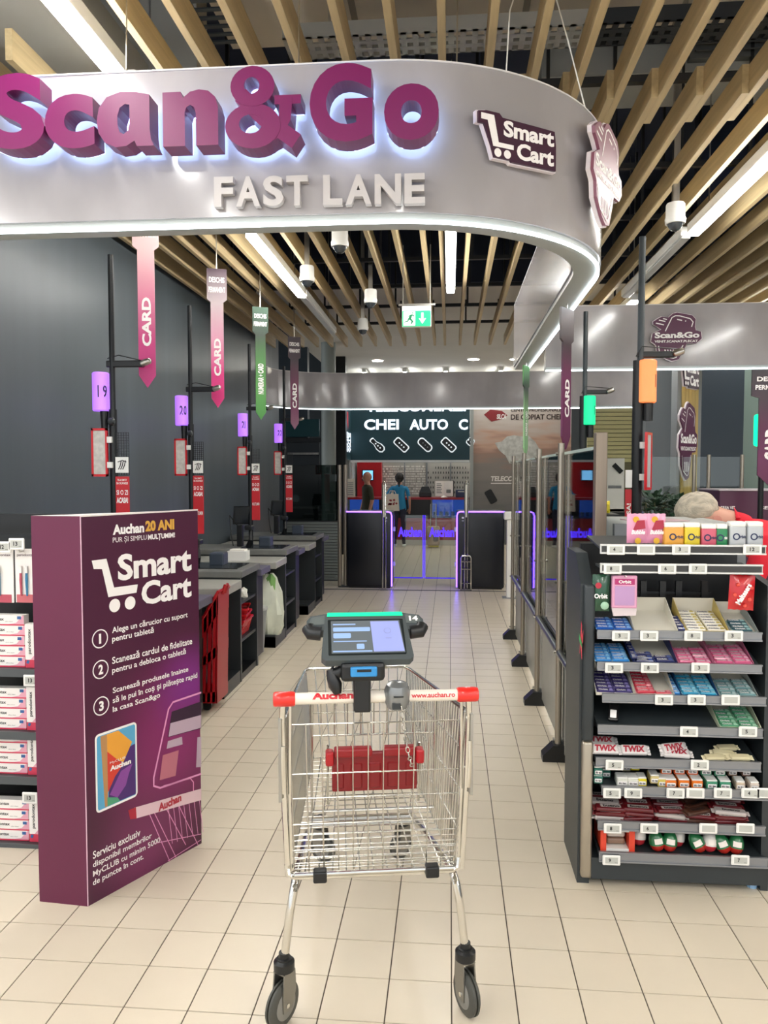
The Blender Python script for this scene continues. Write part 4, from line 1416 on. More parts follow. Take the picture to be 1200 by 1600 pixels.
M_perf = perf_mat()
M_skin = mat('fence_sheet', '#a3a39c', .4, .1, noise=(3, .15))
fc = thing('glass_fence', 'glass fence with steel posts and perforated metal lower panels beside the aisle', 'fence', (FXX, 5.5, 0))
for i, y in enumerate(fy):
    if i < 4:
        MB().cyl((FXX, y, .03), (FXX, y, 1.8), .018, n=16).build('post', M_post, fc, smooth=True)
        MB().prism([(-.09, 0), (.05, 0), (.05, .095), (-.03, .095), (-.09, .035)], (Vector((FXX, y - .045, 0)), XP, ZP, -YP), -.09, 0).build('post_foot', M_black, fc)
        for z in (.12, .62, 1.02, 1.74):
            MB().cyl((FXX - .03, y - .0, z), (FXX + .03, y, z), .008, n=8).build('fixing_stud', M_steel, fc)
    else:
        MB().rbox(FXX + .012, FXX + .062, y - .03, y + .03, 0, 1.81, .004).build('end_post', mat('end_post', '#8d7f70', .32, .5, noise=(4, .2), stretch=(5, 5, .3)), fc)
        MB().box(FXX + .017, FXX + .057, y - .032, y - .03, 1.26, 1.3).build('yellow_sticker', mat('sticker_yellow', '#b39a3c', .5), fc)
for i in range(4):
    ya, yb = fy[i + 1] + .035, fy[i] - .025
    MB().box(FXX + .018, FXX + .026, ya, yb, .62, 1.74).build('glass_pane', M_glass, fc)
    MB().box(FXX + .03, FXX + .036, ya, yb, .05, .62).build('sheet_panel', M_skin, fc)
    MB().box(FXX + .03, FXX + .034, ya, yb, .62, .92).build('perforated_panel', M_perf, fc)
    MB().tube([(FXX, ya, .62), (FXX, yb, .62)], .02, 10).build('rail', mat('rail_dark', '#595c5d', .3, .6), fc, smooth=True)
    MB().box(FXX + .014, FXX + .03, ya, yb, 1.735, 1.75).build('top_edge', mat('glass_edge', '#b9c8c2', .15), fc)

# ================================================================ exit gates
GY = 10.9
M_gate = mat('gate_navy', '#0b0f18', .28)
M_uv = glow('violet_led', '#6a46ff', 4.5)
M_uvt = glow('violet_print', '#4a30e8', 1.2)


def gate_cabinet(u0, u1, inner, label):
    a, b = PX(u0, 918, z=0), PX(u1, 918, z=0)
    t = thing('gate_cabinet', label, 'gate', ((a.x + b.x) / 2, GY, 0), 0, 'exit gate cabinets')
    zt = PX(u0, 799, y=GY).z
    x0, x1 = a.x, b.x
    MB().rbox(x0, x1, GY, GY + .5, .015, zt, .03, 4).build('cabinet_body', M_gate, t, smooth=True)
    MB().box(x0 + .03, x1 - .03, GY + .02, GY + .48, 0, .02).build('base', M_black, t)
    # light line over the top and down the inner edge
    s = 1 if inner > 0 else -1
    xi = x1 if s > 0 else x0
    xo = x0 if s > 0 else x1
    pts = [(xo, GY - .004, zt - .004), (xi - s * .05, GY - .004, zt - .004), (xi - s * .016, GY - .004, zt - .018), (xi - s * .003, GY - .004, zt - .06), (xi - s * .003, GY - .004, .03)]
    MB().tube(pts, .010, 6).build('light_line', M_uv, t, smooth=True)
    for zz in (zt - .09, zt - .13):
        MB().box(xi - s * .1, xi - s * .07, GY - .004, GY, zz - .012, zz + .012).build('sensor', M_white if zz > zt - .1 else M_grey, t)
    return x0, x1, zt


l0, l1, zt = gate_cabinet(542, 613, 1, 'left navy exit gate cabinet with violet light edge')
r0, r1, _ = gate_cabinet(713, 786, -1, 'right navy exit gate cabinet with violet light edge')
mid = PX(662, 918, z=0).x
for x0, x1, l_ in ((l1 + .015, mid - .012, 'left swing gate glass leaf with violet lettering'), (mid + .012, r0 - .015, 'right swing gate glass leaf with violet lettering')):
    t = thing('glass_leaf', l_, 'gate leaf', ((x0 + x1) / 2, GY + .2, .1), 0, 'glass gate leaves')
    zz = PX(650, 805, y=GY + .2).z
    MB().box(x0, x1, GY + .195, GY + .205, .13, zz).build('pane', M_glass, t)
    q = MB(); text_into(q, 'Auchan', front(GY + .194), x0 + .06, x1 - .02, .72, .86, d=.002, bold=.045); q.build('lettering', M_uvt, t)
    xe = x1 if x0 < mid - .1 else x0
    MB().box(xe - .006, xe + .006, GY + .19, GY + .21, .13, zz).build('edge_light', glow('violet_edge', '#4f36ff', .8), t)
    MB().box(x0, x1, GY + .192, GY + .208, .12, .135).build('bottom_edge', glow('violet_low', '#4f36ff', .4), t)
    xh = x0 if x0 < mid - .1 else x1
    for z in (.3, .8):
        MB().box(xh - .015, xh + .02, GY + .185, GY + .215, z, z + .06).build('hinge', M_steel, t)
# chrome stands in front of the cabinets
for u, l_, frame in ((600, 'tall chrome stand in front of left gate cabinet', 0), (728, 'tall chrome stand with small rail frame at right gate cabinet', 1)):
    a = PX(u, 922, z=0)
    t = thing('chrome_stand', l_, 'stand', (a.x, a.y, 0), 0, 'chrome gate stands')
    zt2 = PX(u, 752, y=a.y).z
    MB().tube([(a.x - .02, a.y, 0), (a.x - .02, a.y, zt2 - .03), (a.x, a.y, zt2), (a.x + .02, a.y, zt2 - .03), (a.x + .02, a.y, 0)], .012, 8).build('post_loop', M_chrome, t, smooth=True)
    MB().lathe([(.07, 0), (.07, .008), (.03, .012)], 16, Matrix.Translation((a.x, a.y, 0))).build('base_plate', M_steel, t)
    MB().box(a.x - .012, a.x + .012, a.y - .004, a.y + .004, zt2 - .5, zt2 - .05).build('insert', M_white, t)
    if frame:
        zf = PX(u, 868, y=a.y).z
        fr = [(a.x - .07, a.y - .05, 0), (a.x - .07, a.y - .05, zf - .03), (a.x - .05, a.y - .05, zf), (a.x + .05, a.y - .05, zf), (a.x + .07, a.y - .05, zf - .03), (a.x + .07, a.y - .05, 0)]
        MB().tube(fr, .012, 8).build('rail_frame', M_chrome, t, smooth=True)
        for z in (.1, .3, zf - .08): MB().tube([(a.x - .07, a.y - .05, z), (a.x + .07, a.y - .05, z)], .008, 6).build('cross_bar', M_chrome, t)
# floor rail of the gate line
g_ = thing('gate_threshold', 'thin dark metal strip on the floor under the exit gates', 'threshold', (0, 10.75, 0))
MB().box(-2.6, 1.9, 10.72, 10.75, .0005, .006).build('strip', M_dark, g_)
# white pedestal right of the gates
a, b = PX(789, 935, z=0), PX(806, 935, z=0)
t = thing('white_pedestal', 'slim white pedestal with square head right of the gates', 'pedestal', ((a.x + b.x) / 2, a.y, 0))
zt2 = PX(797, 800, y=a.y).z
MB().rbox(a.x + .02, b.x - .01, a.y, a.y + .09, 0, zt2 - .08, .008).build('column', M_white, t)
MB().rbox(a.x - .02, b.x + .05, a.y - .03, a.y + .13, zt2 - .1, zt2, .012).build('head', M_white, t)
MB().box(a.x - .03, b.x + .06, a.y - .03, a.y + .13, 0, .012).build('base_plate', M_grey, t)
# left end of the gate line: glass and ribbed panel with steel posts
t = thing('gate_side_fence', 'glass and ribbed grey side fence between the checkouts and left gate', 'fence', (-1.8, 11.0, 0))
a, b = PX(503, 916, z=0), PX(536, 916, z=0)
ga = a.x - .55
for x in (b.x - .04, b.x + .045):
    MB().cyl((x, 11.0, 0), (x, 11.0, 1.75), .03, n=14).build('post', M_post, t, smooth=True)
MB().box(ga, b.x - .03, 10.99, 11.0, .95, 1.75).build('glass_pane', glassm('smoked_glass', '#8d9996'), t)
rb = MB()
for i in range(20):
    z = .1 + i * .042
    rb.box(ga, b.x - .03, 10.985, 11.01, z, z + .03)
MB().box(ga, b.x - .03, 11.01, 11.03, .08, .95).build('backing', M_dark, t)
for i in range(20):
    z = .1 + i * .042
    MB().box(ga, b.x - .03, 10.985, 11.01, z, z + .034).build('slat', mat('slat_grey', '#6f7674', .4), t)
MB().box(b.x - .05, b.x + .15, 10.93, 11.07, 0, .02).build('foot', M_dark, t)

# ================================================================ sweets rack at the right
SY = 3.03                     # front plane of the shelf rails
sx0, sx1 = PX(933, 1100, y=SY).x, PX(1193, 1100, y=SY).x
rk = thing('sweets_rack', 'charcoal checkout sweets rack with sloping shelves at right', 'rack', ((sx0 + sx1) / 2, 3.2, 0))
M_rack = mat('rack_charcoal', '#2f3538', .42, noise=(2, .12))
M_railg = mat('rail_aluminium', '#8e9094', .32, .55)
M_railw = mat('rail_white', '#d9d9d6', .35)
# side panel toward the aisle: its top leans back from the front edge
FS = (Vector((sx0 - .05, 0, 0)), YP, ZP, -XP)
MB().prism([(3.07, .0), (3.42, .0), (3.42, 1.31), (3.2, 1.31), (3.07, 1.2)], FS, -.035, .012).build('side_panel', M_rack, rk)
MB().prism([(3.07, .0), (3.42, .0), (3.42, 1.25), (3.07, 1.2)], (Vector((sx1 + .02, 0, 0)), YP, ZP, -XP), -.03, 0).build('side_panel', M_rack, rk)
MB().rbox(sx0 - .052, sx0 - .008, 3.045, 3.085, .03, .58, .012, 3).build('steel_corner_guard', mat('guard_steel', '#b3aa9b', .35, .8, noise=(4, .1)), rk, smooth=True)
MB().rbox(sx0 - .052, sx0 - .008, 3.045, 3.085, .58, 1.2, .012, 3).build('corner_guard', M_rack, rk, smooth=True)
MB().box(sx0 - .01, sx1 + .02, 3.39, 3.42, .03, 1.33).build('back_panel', mat('rack_back', '#14171a', .5), rk)
MB().box(sx0 - .01, sx1 + .02, 3.05, 3.39, .03, .115).build('plinth', M_rack, rk)
for x in (sx0 - .03, sx1):
    MB().cyl((x, 3.1, 0), (x, 3.1, .03), .02, n=10).build('foot', mat('foot_blue', '#8fb4d6', .4), rk)
# the red and green bird emblem on the aisle side
FE = (Vector((sx0 - .0625, 0, 0)), -YP, ZP, -XP)
em = MB()
e0 = PX(908, 1000, x=sx0 - .063)
ey, ez = e0.y, e0.z
E_ = lambda pts: [(-(ey) + a, ez + b) for a, b in pts]
flat(em, E_([(-.015, -.02), (.0, .075), (.02, .06), (.012, .0), (.03, -.07), (.018, -.07)]), FE, .001)
flat(em, E_([(-.035, -.06), (-.02, -.01), (-.012, -.02), (-.026, -.06)]), FE, .001)
flat(em, E_([(.016, .02), (.05, .05), (.046, .0), (.024, -.01)]), FE, .001)
eo = em.build('emblem_red', mat('emblem_red', '#e0304a', .4), rk)
flat(MB(), E_([(-.04, .02), (.02, -.005), (.03, -.025), (-.01, -.018), (-.04, -.005)]), FE, .002).build('emblem_green', mat('emblem_green', '#1fae5b', .4), rk)

PHI = radians(15)


def zrow(v): return PX(1060, v, y=SY).z


def shelf_row(v0, v1, slope, tags, rail=M_railg, u0=933, u1=1191, depth=.26):
    zt, zb = zrow(v0), zrow(v1)
    xa, xb = PX(u0, v0, y=SY).x, PX(u1, v0, y=SY).x
    c, s = cos(slope), sin(slope)
    zs = zt - .012
    MB().add([(xa, SY + .006, zs), (xb, SY + .006, zs), (xb, SY + depth * c, zs + depth * s), (xa, SY + depth * c, zs + depth * s),
              (xa, SY + .006, zs - .008), (xb, SY + .006, zs - .008), (xb, SY + depth * c, zs + depth * s - .008), (xa, SY + depth * c, zs + depth * s - .008)],
             [(0, 1, 2, 3), (7, 6, 5, 4), (0, 4, 5, 1), (1, 5, 6, 2), (2, 6, 7, 3), (3, 7, 4, 0)]).build('shelf', M_rack, rk)
    r_ = MB()
    r_.box(xa, xb, SY, SY + .006, zb, zt)
    r_.box(xa, xb, SY - .006, SY, zt - .006, zt).box(xa, xb, SY - .006, SY, zb, zb + .006)
    r_.build('price_rail', rail, rk)
    for u, tx in tags:
        a = PX(u, (v0 + v1) / 2 + 1, y=SY - .006)
        price_tag(rk, a.x, SY - .006, a.z + .002, tx, (.068, .04))
    return zs


SH = {}
SH['A'] = shelf_row(851, 866, radians(4), [(962, '4'), (1009, None), (1064, '3'), (1175, '12')], M_railw, 938, 1197, .3)
MB().box(PX(940, 858, y=SY).x, PX(1195, 858, y=SY).x, SY - .004, SY - .001, zrow(863), zrow(854)).build('rail_channel', mat('channel_dark', '#383838', .5), rk)
SH['A2'] = shelf_row(881, 896, radians(0), [(957, '8'), (1042, '6'), (1090, '7')], M_railw, 938, 1192, .1)
MB().box(PX(941, 888, y=SY).x, PX(1190, 888, y=SY).x, SY - .004, SY - .001, zrow(893), zrow(884)).build('rail_channel', mat('channel_dark', '#383838', .5), rk)
SH['B'] = shelf_row(986, 1000, PHI, [(970, '3'), (1014, '3'), (1083, '8'), (1146, '3')])
SH['C'] = shelf_row(1036, 1050, PHI, [(959, '3'), (1015, '8'), (1094, '3')])
SH['D'] = shelf_row(1086, 1100, PHI, [(1037, '3'), (1088, '3'), (1141, None)], M_railg, 941, 1197)
SH['E'] = shelf_row(1135, 1150, PHI, [(1076, '4'), (1168, '5')], M_railg, 934, 1192)
SH['F'] = shelf_row(1187, 1202, radians(11), [(960, '5'), (1093, '2')], M_railg, 931, 1189)
SH['G'] = shelf_row(1231, 1246, radians(6), [(956, '5'), (989, '9'), (1055, '7'), (1086, None), (1129, '7'), (1172, '4'), (1195, None)], M_railg, 940, 1200)
SH['H'] = shelf_row(1286, 1301, radians(6), [(957, '8'), (1014, '6'), (1106, None), (1164, None)], M_railg, 934, 1196)
SH['I'] = shelf_row(1335, 1351, radians(3), [(955, '9'), (1156, '7')], M_railg, 936, 1200)
# black wire hooks frame behind the hanging bags
for u in (1005, 1035, 1060, 1100):
    a = PX(u, 915, y=3.3)
    MB().box(a.x - .012, a.x + .012, 3.29, 3.31, a.z - .05, a.z + .02).build('hook_block', M_black, rk)
a, b = PX(995, 925, y=3.31), PX(1110, 925, y=3.31)
MB().box(a.x, b.x, 3.3, 3.315, a.z - .005, a.z + .005).build('hook_bar', M_blackm, rk)


def slope_loc(row, u, along, slope=PHI, up=.004):
    """point on a sloping shelf: photo column u, distance along the slope from the front"""
    x = PX(u, 1100, y=SY).x
    z = SH[row]
    return Vector((x, SY + .012 + along * cos(slope) - up * sin(slope), z + along * sin(slope) + up * cos(slope)))


M_cardw = mat('tray_card', '#d8d3c4', .6)


def tray_box(row, u0, u1, label, colr=None, depth=.2, hh=.032, slope=PHI, rear=.045):
    xa, xb = PX(u0, 1100, y=SY).x, PX(u1, 1100, y=SY).x
    t = thing('display_tray', label, 'tray', slope_loc(row, u0, 0, slope, .001))
    t.rotation_euler = (slope, 0, 0)
    w_ = xb - xa
    m = M_cardw if colr is None else mat('tray_' + colr, colr, .5)
    MB().box(0, w_, 0, depth, 0, .002).build('tray_floor', M_cardw, t, local=True)
    MB().box(0, w_, 0, .002, 0, .012).build('tray_front', m, t, local=True)
    MB().box(0, w_, depth, depth + .002, 0, rear).build('tray_back', M_cardw, t, local=True)
    F = (Vector((0, 0, 0)), YP, ZP, -XP)
    for x in (0, w_ - .002):
        MB().prism([(0, 0), (depth, 0), (depth, rear), (0, .014)], (Vector((x, 0, 0)), YP, ZP, XP), 0, .002).build('tray_side', m, t, local=True)
    return t


# gum packs ------------------------------------------------------
def pack_mesh(name, colr, band_):
    b = MB()
    b.m(0).rbox(-.034, .034, -.0105, .0105, 0, .0135, .0035, 1)
    b.m(1).box(-.0375, -.034, -.0095, .0095, .004, .0055).box(.034, .0375, -.0095, .0095, .004, .0055)
    b.m(1); flat(b, [(.012, -.0085), (.03, -.0085), (.026, .0085), (.016, .0085)], (Vector((0, 0, 0)), XP, YP, ZP), .0139)
    return b.mesh(name, [mat('pack_' + colr, colr, .28, coat=.3), mat('pack_' + band_, band_, .3)])


gt = MB()
text_into(gt, 'Orbit', (Vector((0, 0, 0)), XP, YP, ZP), -.03, .008, -.0055, .0055, d=.0141, bold=.03, res=2)
gum_text = gt.mesh('lettering', M_wtext)
gt = MB()
text_into(gt, 'Orbit', (Vector((0, 0, 0)), XP, YP, ZP), -.03, .008, -.0055, .0055, d=.0141, bold=.03, res=2)
gum_text_d = gt.mesh('lettering', mat('print_navy', '#27315c', .5))
GUM = {}
for nm, c, b_ in (('blue', '#1d55a8', '#6fa5dc'), ('navy', '#141c52', '#5868a8'), ('white', '#ded9cb', '#b9a548'), ('teal', '#274b55', '#7fa8a8'), ('sky', '#2d7fc4', '#8fc8ea'),
                 ('pink', '#c8567f', '#e9b3c6'), ('violet', '#2c1f5e', '#8a80b8'), ('red', '#c3273f', '#e48a94'), ('aqua', '#2a93b8', '#9bd5e4'), ('greyteal', '#5f8688', '#b6cbcb'), ('green', '#3f8a63', '#a6d3b4')):
    GUM[nm] = pack_mesh('gum_pack', c, b_)


def gum_fill(row, u0, u1, kind, rows, cols, label, start=0.012, skip=(), pitch=.0245, slope=PHI, lift=.003):
    xa, xb = PX(u0, 1100, y=SY).x, PX(u1, 1100, y=SY).x
    cw_ = (xb - xa) / cols
    for r_ in range(rows):
        for c_ in range(cols):
            if (r_, c_) in skip: continue
            o = link('gum_pack', GUM[kind])
            p = slope_loc(row, u0, start + r_ * pitch, slope, lift + random.uniform(0, .004))
            o.location = (xa + cw_ * (c_ + .5), p.y, p.z)
            o.rotation_euler = (slope, 0, random.uniform(-.07, .07))
            s_ = min(1.0, cw_ / .074)
            o.scale = (s_, 1, 1)
            tag(o, label, 'gum', 'gum packs: ' + label)
            link('lettering', gum_text_d if kind in ('white',) else gum_text, o)


gum_fill('B', 931, 988, 'blue', 4, 2, 'blue gum pack in the left pile of the top sloping shelf')
tray_box('B', 990, 1058, 'large empty cream tray on the top sloping shelf', None, .2, .03, PHI, .06)
gum_fill('B', 1059, 1071, 'navy', 5, 1, 'narrow navy gum pack beside the cream tray of white packs')
tray_box('B', 1070, 1138, 'cream and gold tray holding white gum packs', '#c3ad63', .2, .03, PHI, .06)
gum_fill('B', 1073, 1136, 'white', 7, 2, 'white gum pack in the cream tray', .015)
tray_box('B', 1139, 1184, 'grey card tray with dark teal packs at top right', '#8d9490', .19, .03, PHI, .05)
gum_fill('B', 1141, 1181, 'teal', 4, 1, 'dark teal gum pack in the top right tray')
gum_fill('C', 930, 984, 'sky', 6, 2, 'light blue gum pack in the second sloping shelf, left pile')
tray_box('C', 990, 1058, 'half empty white tray with navy gum packs', '#27336b', .2, .03, PHI, .055)
gum_fill('C', 993, 1055, 'navy', 3, 2, 'navy gum pack lying in the half empty white tray', skip=((2, 1),))
gum_fill('C', 986, 996, 'navy', 7, 1, 'narrow navy gum pack in the column left of the white tray', lift=.02)
tray_box('C', 1059, 1115, 'left pink tray of gum packs', '#c46f8e', .2, .03, PHI, .05)
gum_fill('C', 1061, 1113, 'pink', 5, 2, 'pink gum pack in the left pink tray')
tray_box('C', 1116, 1178, 'right pink tray of gum packs', '#c46f8e', .2, .03, PHI, .05)
gum_fill('C', 1118, 1176, 'pink', 6, 2, 'pink gum pack in the right pink tray', lift=.006)
tray_box('D', 932, 992, 'white tray of dark violet gum packs on third sloping shelf', None, .2, .03, PHI, .05)
gum_fill('D', 934, 990, 'violet', 7, 2, 'dark violet gum pack on the third sloping shelf', skip=((6, 1),), lift=.006)
tray_box('D', 993, 1055, 'white tray with red gum packs and an empty right half', None, .2, .03, PHI, .055)
gum_fill('D', 995, 1026, 'red', 7, 1, 'red gum pack stacked in the left half of its white tray', lift=.006)
gum_fill('D', 1024, 1052, 'red', 1, 1, 'single red gum pack at the front of the empty half tray')
gum_fill('D', 1054, 1064, 'sky', 6, 1, 'narrow sky blue gum pack between red and aqua trays')
tray_box('D', 1065, 1124, 'aqua blue tray of gum packs', '#1d4f7f', .2, .03, PHI, .05)
gum_fill('D', 1067, 1122, 'aqua', 6, 2, 'aqua gum pack in the blue tray', lift=.006)
tray_box('D', 1125, 1186, 'grey card tray with grey-green gum packs', '#9aa09c', .21, .03, PHI, .05)
gum_fill('D', 1127, 1184, 'greyteal', 5, 2, 'grey-green gum pack in the right tray of third sloping shelf')
tray_box('E', 1126, 1192, 'cream tray with mint green gum packs, alone on its shelf', '#bcc3a6', .21, .03, PHI, .055)
gum_fill('E', 1129, 1189, 'green', 6, 2, 'mint green gum pack in the lone cream tray', skip=((5, 0),))
# the small dark pack left over on the fourth shelf
t = thing('gum_pouch', 'small dark crumpled pouch alone on the fourth sloping shelf', 'pouch', slope_loc('E', 962, .03))
t.rotation_euler = (PHI + .5, 0, -.25)
MB().rbox(-.02, .02, -.005, .07, 0, .02, .007, 2).build('pouch_body', mat('pouch_dark', '#1c1b1d', .25, coat=.4), t, local=True)
MB().rbox(-.012, .012, .005, .04, .02, .022, .001, 1).build('print', M_wtext, t, local=True)


# chocolate bars -------------------------------------------------
def bar_mesh(L_, D_, H_, m0, m1):
    b = MB()
    b.m(0).rbox(-L_ / 2, L_ / 2, -D_ / 2, D_ / 2, 0, H_, H_ * .35, 2)
    for s in (-1, 1):
        n_ = 6
        for i in range(n_):
            y0 = -D_ / 2 + D_ * i / n_
            b.add([(s * L_ / 2 * .98, y0, H_ * .5), (s * (L_ / 2 + .012), y0, H_ * .5 + (.002 if i % 2 else -.002)), (s * (L_ / 2 + .012), y0 + D_ / n_, H_ * .5 + (-.002 if i % 2 else .002)), (s * L_ / 2 * .98, y0 + D_ / n_, H_ * .5)], [(0, 1, 2, 3)])
    return b.mesh('bar', [m0, m1])


M_foil = mat('foil_white', '#d9d3d0', .25, coat=.4)
twix = bar_mesh(.1, .042, .02, M_foil, M_foil)
tt = MB(); text_into(tt, 'TWIX', (Vector((0, 0, 0)), XP, YP, ZP), -.042, .042, -.014, .014, d=.0206, bold=.05, shear=.2)
twix_t = tt.mesh('lettering', mat('print_red', '#b02a3c', .5))
for u, al, rz, rx, up, l_ in ((950, .02, 0, .5, .006, 'first white and red chocolate bar at the left of its shelf'), (950, .09, 0, .3, .0, 'white and red chocolate bar behind the first one'),
                              (995, .02, .05, .5, .006, 'second white chocolate bar from the left'), (1058, .035, .35, .6, .012, 'white chocolate bar tilted up in the shelf middle'), (1062, .01, -.08, .15, 0, 'white chocolate bar lying under the tilted one')):
    t = link('chocolate_bar', twix)
    t.location = slope_loc('F', u, al + .014, radians(11), up + .012)
    t.rotation_euler = (radians(11) + rx, 0, rz)
    tag(t, l_, 'chocolate bar', 'white and red bars')
    link('lettering', twix_t, t)
gold = bar_mesh(.075, .03, .016, mat('foil_cream', '#d8cda6', .3, coat=.3), M_foil)
for k_, (u, al, rz) in enumerate(((1122, .02, .1), (1140, .05, -.2), (1162, .02, .0), (1150, .085, .15))):
    t = link('candy_bar', gold); t.location = slope_loc('F', u, al, radians(11), .004 + .002 * k_); t.rotation_euler = (radians(20), 0, rz)
    tag(t, 'cream wrapped candy bar in the small heap at right of the bar shelf', 'candy bar', 'cream candy bars')
# little mint boxes ----------------------------------------------
def mint_box(u, al, colr, label, w_=.034, h_=.03, d_=.06, stack=0, cap=True, row='G'):
    t = thing('mint_box', label, 'sweet box', slope_loc(row, u, al, radians(6), .002 + stack))
    t.rotation_euler = (radians(6), 0, random.uniform(-.05, .05))
    m = mat('mint_' + colr, colr, .3, coat=.3)
    MB().rbox(-w_ / 2, w_ / 2, 0, d_, 0, h_, .003, 1).build('box_body', m, t, local=True)
    if cap: MB().rbox(-w_ / 2 + .001, w_ / 2 - .001, .004, d_ - .01, h_, h_ + .006, .002, 1).build('lid', M_white, t, local=True)
    F = (Vector((0, 0, 0)), XP, ZP, -YP)
    q = MB(); flat(q, rrect(-w_ * .4, w_ * .4, h_ * .25, h_ * .75, h_ * .1, 2), F, .0006); q.build('label_print', M_wtext, t, local=True)
    q = MB(); text_into(q, 'tic tac', F, -w_ * .34, w_ * .34, h_ * .35, h_ * .65, d=.0012, bold=.03, res=2); q.build('lettering', M_ktext, t, local=True)
    return t


for u, colr, l_, al, st in ((939, '#2c6a5c', 'dark green mint box standing far left on mint shelf', .02, 0), (939, '#2f7566', 'dark green mint box on top of the far left one', .02, .034), (956, '#2c6a5c', 'second dark green mint box from left', .07, .0),
                        (976, '#d6d6cc', 'first white mint box, left of the yellow ones', .005, 0), (993, '#d6d6cc', 'second white mint box, left of the yellow ones', .005, 0), (990, '#cfc8a8', 'pale box standing behind the white mint boxes', .09, .02),
                        (1008, '#dccb22', 'bright yellow mint box', .01, 0), (1003, '#dccb22', 'bright yellow mint box raised behind the front one', .08, .03),
                        (1028, '#c8b57a', 'first straw-coloured mint box', .015, .01), (1040, '#cdbb5c', 'second straw-coloured mint box next to orange', .01, .0),
                        (1053, '#e0741c', 'left orange mint box', .005, 0), (1074, '#e0741c', 'middle orange mint box', .008, 0), (1095, '#e0741c', 'right orange mint box', .008, 0),
                        (1050, '#cf5a1a', 'left orange mint box of the upper row', .05, .032), (1071, '#cf5a1a', 'middle orange mint box of the upper row', .05, .034), (1092, '#cf5a1a', 'right orange mint box of the upper row', .05, .034),
                        (1118, '#3a8a68', 'left green mint box', .006, 0), (1139, '#3a8a68', 'right green mint box', .006, 0), (1114, '#34805f', 'left green mint box of the upper row', .05, .033), (1136, '#34805f', 'right green mint box of the upper row', .05, .033),
                        (1163, '#cdb9a2', 'beige mint box right of the green ones', .005, 0), (1158, '#8a6f58', 'brown mint box behind the beige one', .06, .03), (1185, '#d8c9bb', 'pale mint box at the right shelf end', .004, 0), (1180, '#6b4f40', 'brown mint box at the right end behind the pale one', .06, .03)):
    mint_box(u, al, colr, l_, stack=st, w_=.042 if colr in ('#e0741c', '#cf5a1a', '#3a8a68', '#34805f', '#d6d6cc') else .034)
# dark red wafer bars -------------------------------------------
M_wr = mat('wrap_darkred', '#5c1218', .28, coat=.4); M_wb = mat('wrap_brown', '#46291e', .3, coat=.3); M_ww = mat('wrap_silver', '#b0a6a2', .28, coat=.4)
wm = [bar_mesh(.115, .036, .018, m, m) for m in (M_wr, M_wb, M_ww)]
wt_ = MB(); text_into(wt_, 'bueno', (Vector((0, 0, 0)), XP, YP, ZP), -.03, .035, -.008, .008, d=.0186, bold=.04)
bu_t = wt_.mesh('lettering', M_ktext)
wt_ = MB(); flat(wt_, rrect(-.04, .04, -.011, .011, .003, 2), (Vector((0, 0, 0)), XP, YP, ZP), .0184)
bu_p = wt_.mesh('print', M_ww)
kk = 0
for cx_ in (955, 1005, 1055, 1100, 1150):
    for ly in range(3):
        for al in (.0, .045, .09):
            kind = 1 if (cx_ == 1100 and ly != 1) else (2 if (kk % 7 == 0) else 0)
            t = link('wafer_bar', wm[kind])
            t.location = slope_loc('H', cx_ + random.uniform(-5, 5), al + .022, radians(6), .003 + ly * .0185)
            t.rotation_euler = (radians(8) + random.uniform(-.1, .15), random.uniform(-.06, .06), random.uniform(-.15, .15) + (.5 if cx_ == 1100 and ly == 2 else 0))
            tag(t, ['dark red', 'brown', 'silver'][kind] + ' wrapped wafer bar, %s of the %s heap on the wafer shelf' % (['bottom layer', 'middle layer', 'top layer'][ly], {955: 'far left', 1005: 'left', 1055: 'middle', 1100: 'right', 1150: 'far right'}[cx_]), 'wafer bar', ['dark red wafer bars', 'brown wafer bars', 'silver wafer bars'][kind])
            if kind == 0: link('print', bu_p, t)
            link('lettering', bu_t, t)
            kk += 1
# bottom shelf: carton and eggs ----------------------------------
a, b = PX(938, 1334, y=SY + .02), PX(992, 1303, y=SY + .02)
t = thing('sweets_carton', 'white and red carton with window at left of bottom shelf', 'carton', (a.x, SY + .02, SH['I'] + .002))
zb = SH['I'] + .003
w_, hC = b.x - a.x, .09
MB().box(a.x, b.x, SY + .02, SY + .16, zb, zb + .012).box(a.x, b.x, SY + .02, SY + .16, zb + hC - .01, zb + hC).build('carton_body', M_white, t)
MB().box(a.x, a.x + .022, SY + .018, SY + .16, zb, zb + hC).build('red_end', mat('carton_orange_red', '#d8432c', .4), t)
MB().box(b.x - .022, b.x, SY + .018, SY + .16, zb, zb + hC).build('red_end', mat('carton_orange_red', '#d8432c', .4), t)
MB().box(a.x + .022, b.x - .022, SY + .15, SY + .158, zb, zb + hC).build('carton_back', M_cardw, t)
for i in range(2):
    MB().rbox(a.x + .03, b.x - .03, SY + .05, SY + .12, zb + .014 + i * .03, zb + .04 + i * .03, .008, 2).build('chocolate_stick', mat('stick_%d' % i, ['#8a6f5c', '#cfc6bc'][i], .3), t)
egg_prof = [(.002, -.034), (.012, -.032), (.021, -.024), (.026, -.01), (.0265, .0), (.025, .012), (.02, .025), (.013, .034), (.006, .039), (.001, .0405)]


def half(p, lo, hi): return [(r_, z_) for r_, z_ in p if lo <= z_ <= hi]


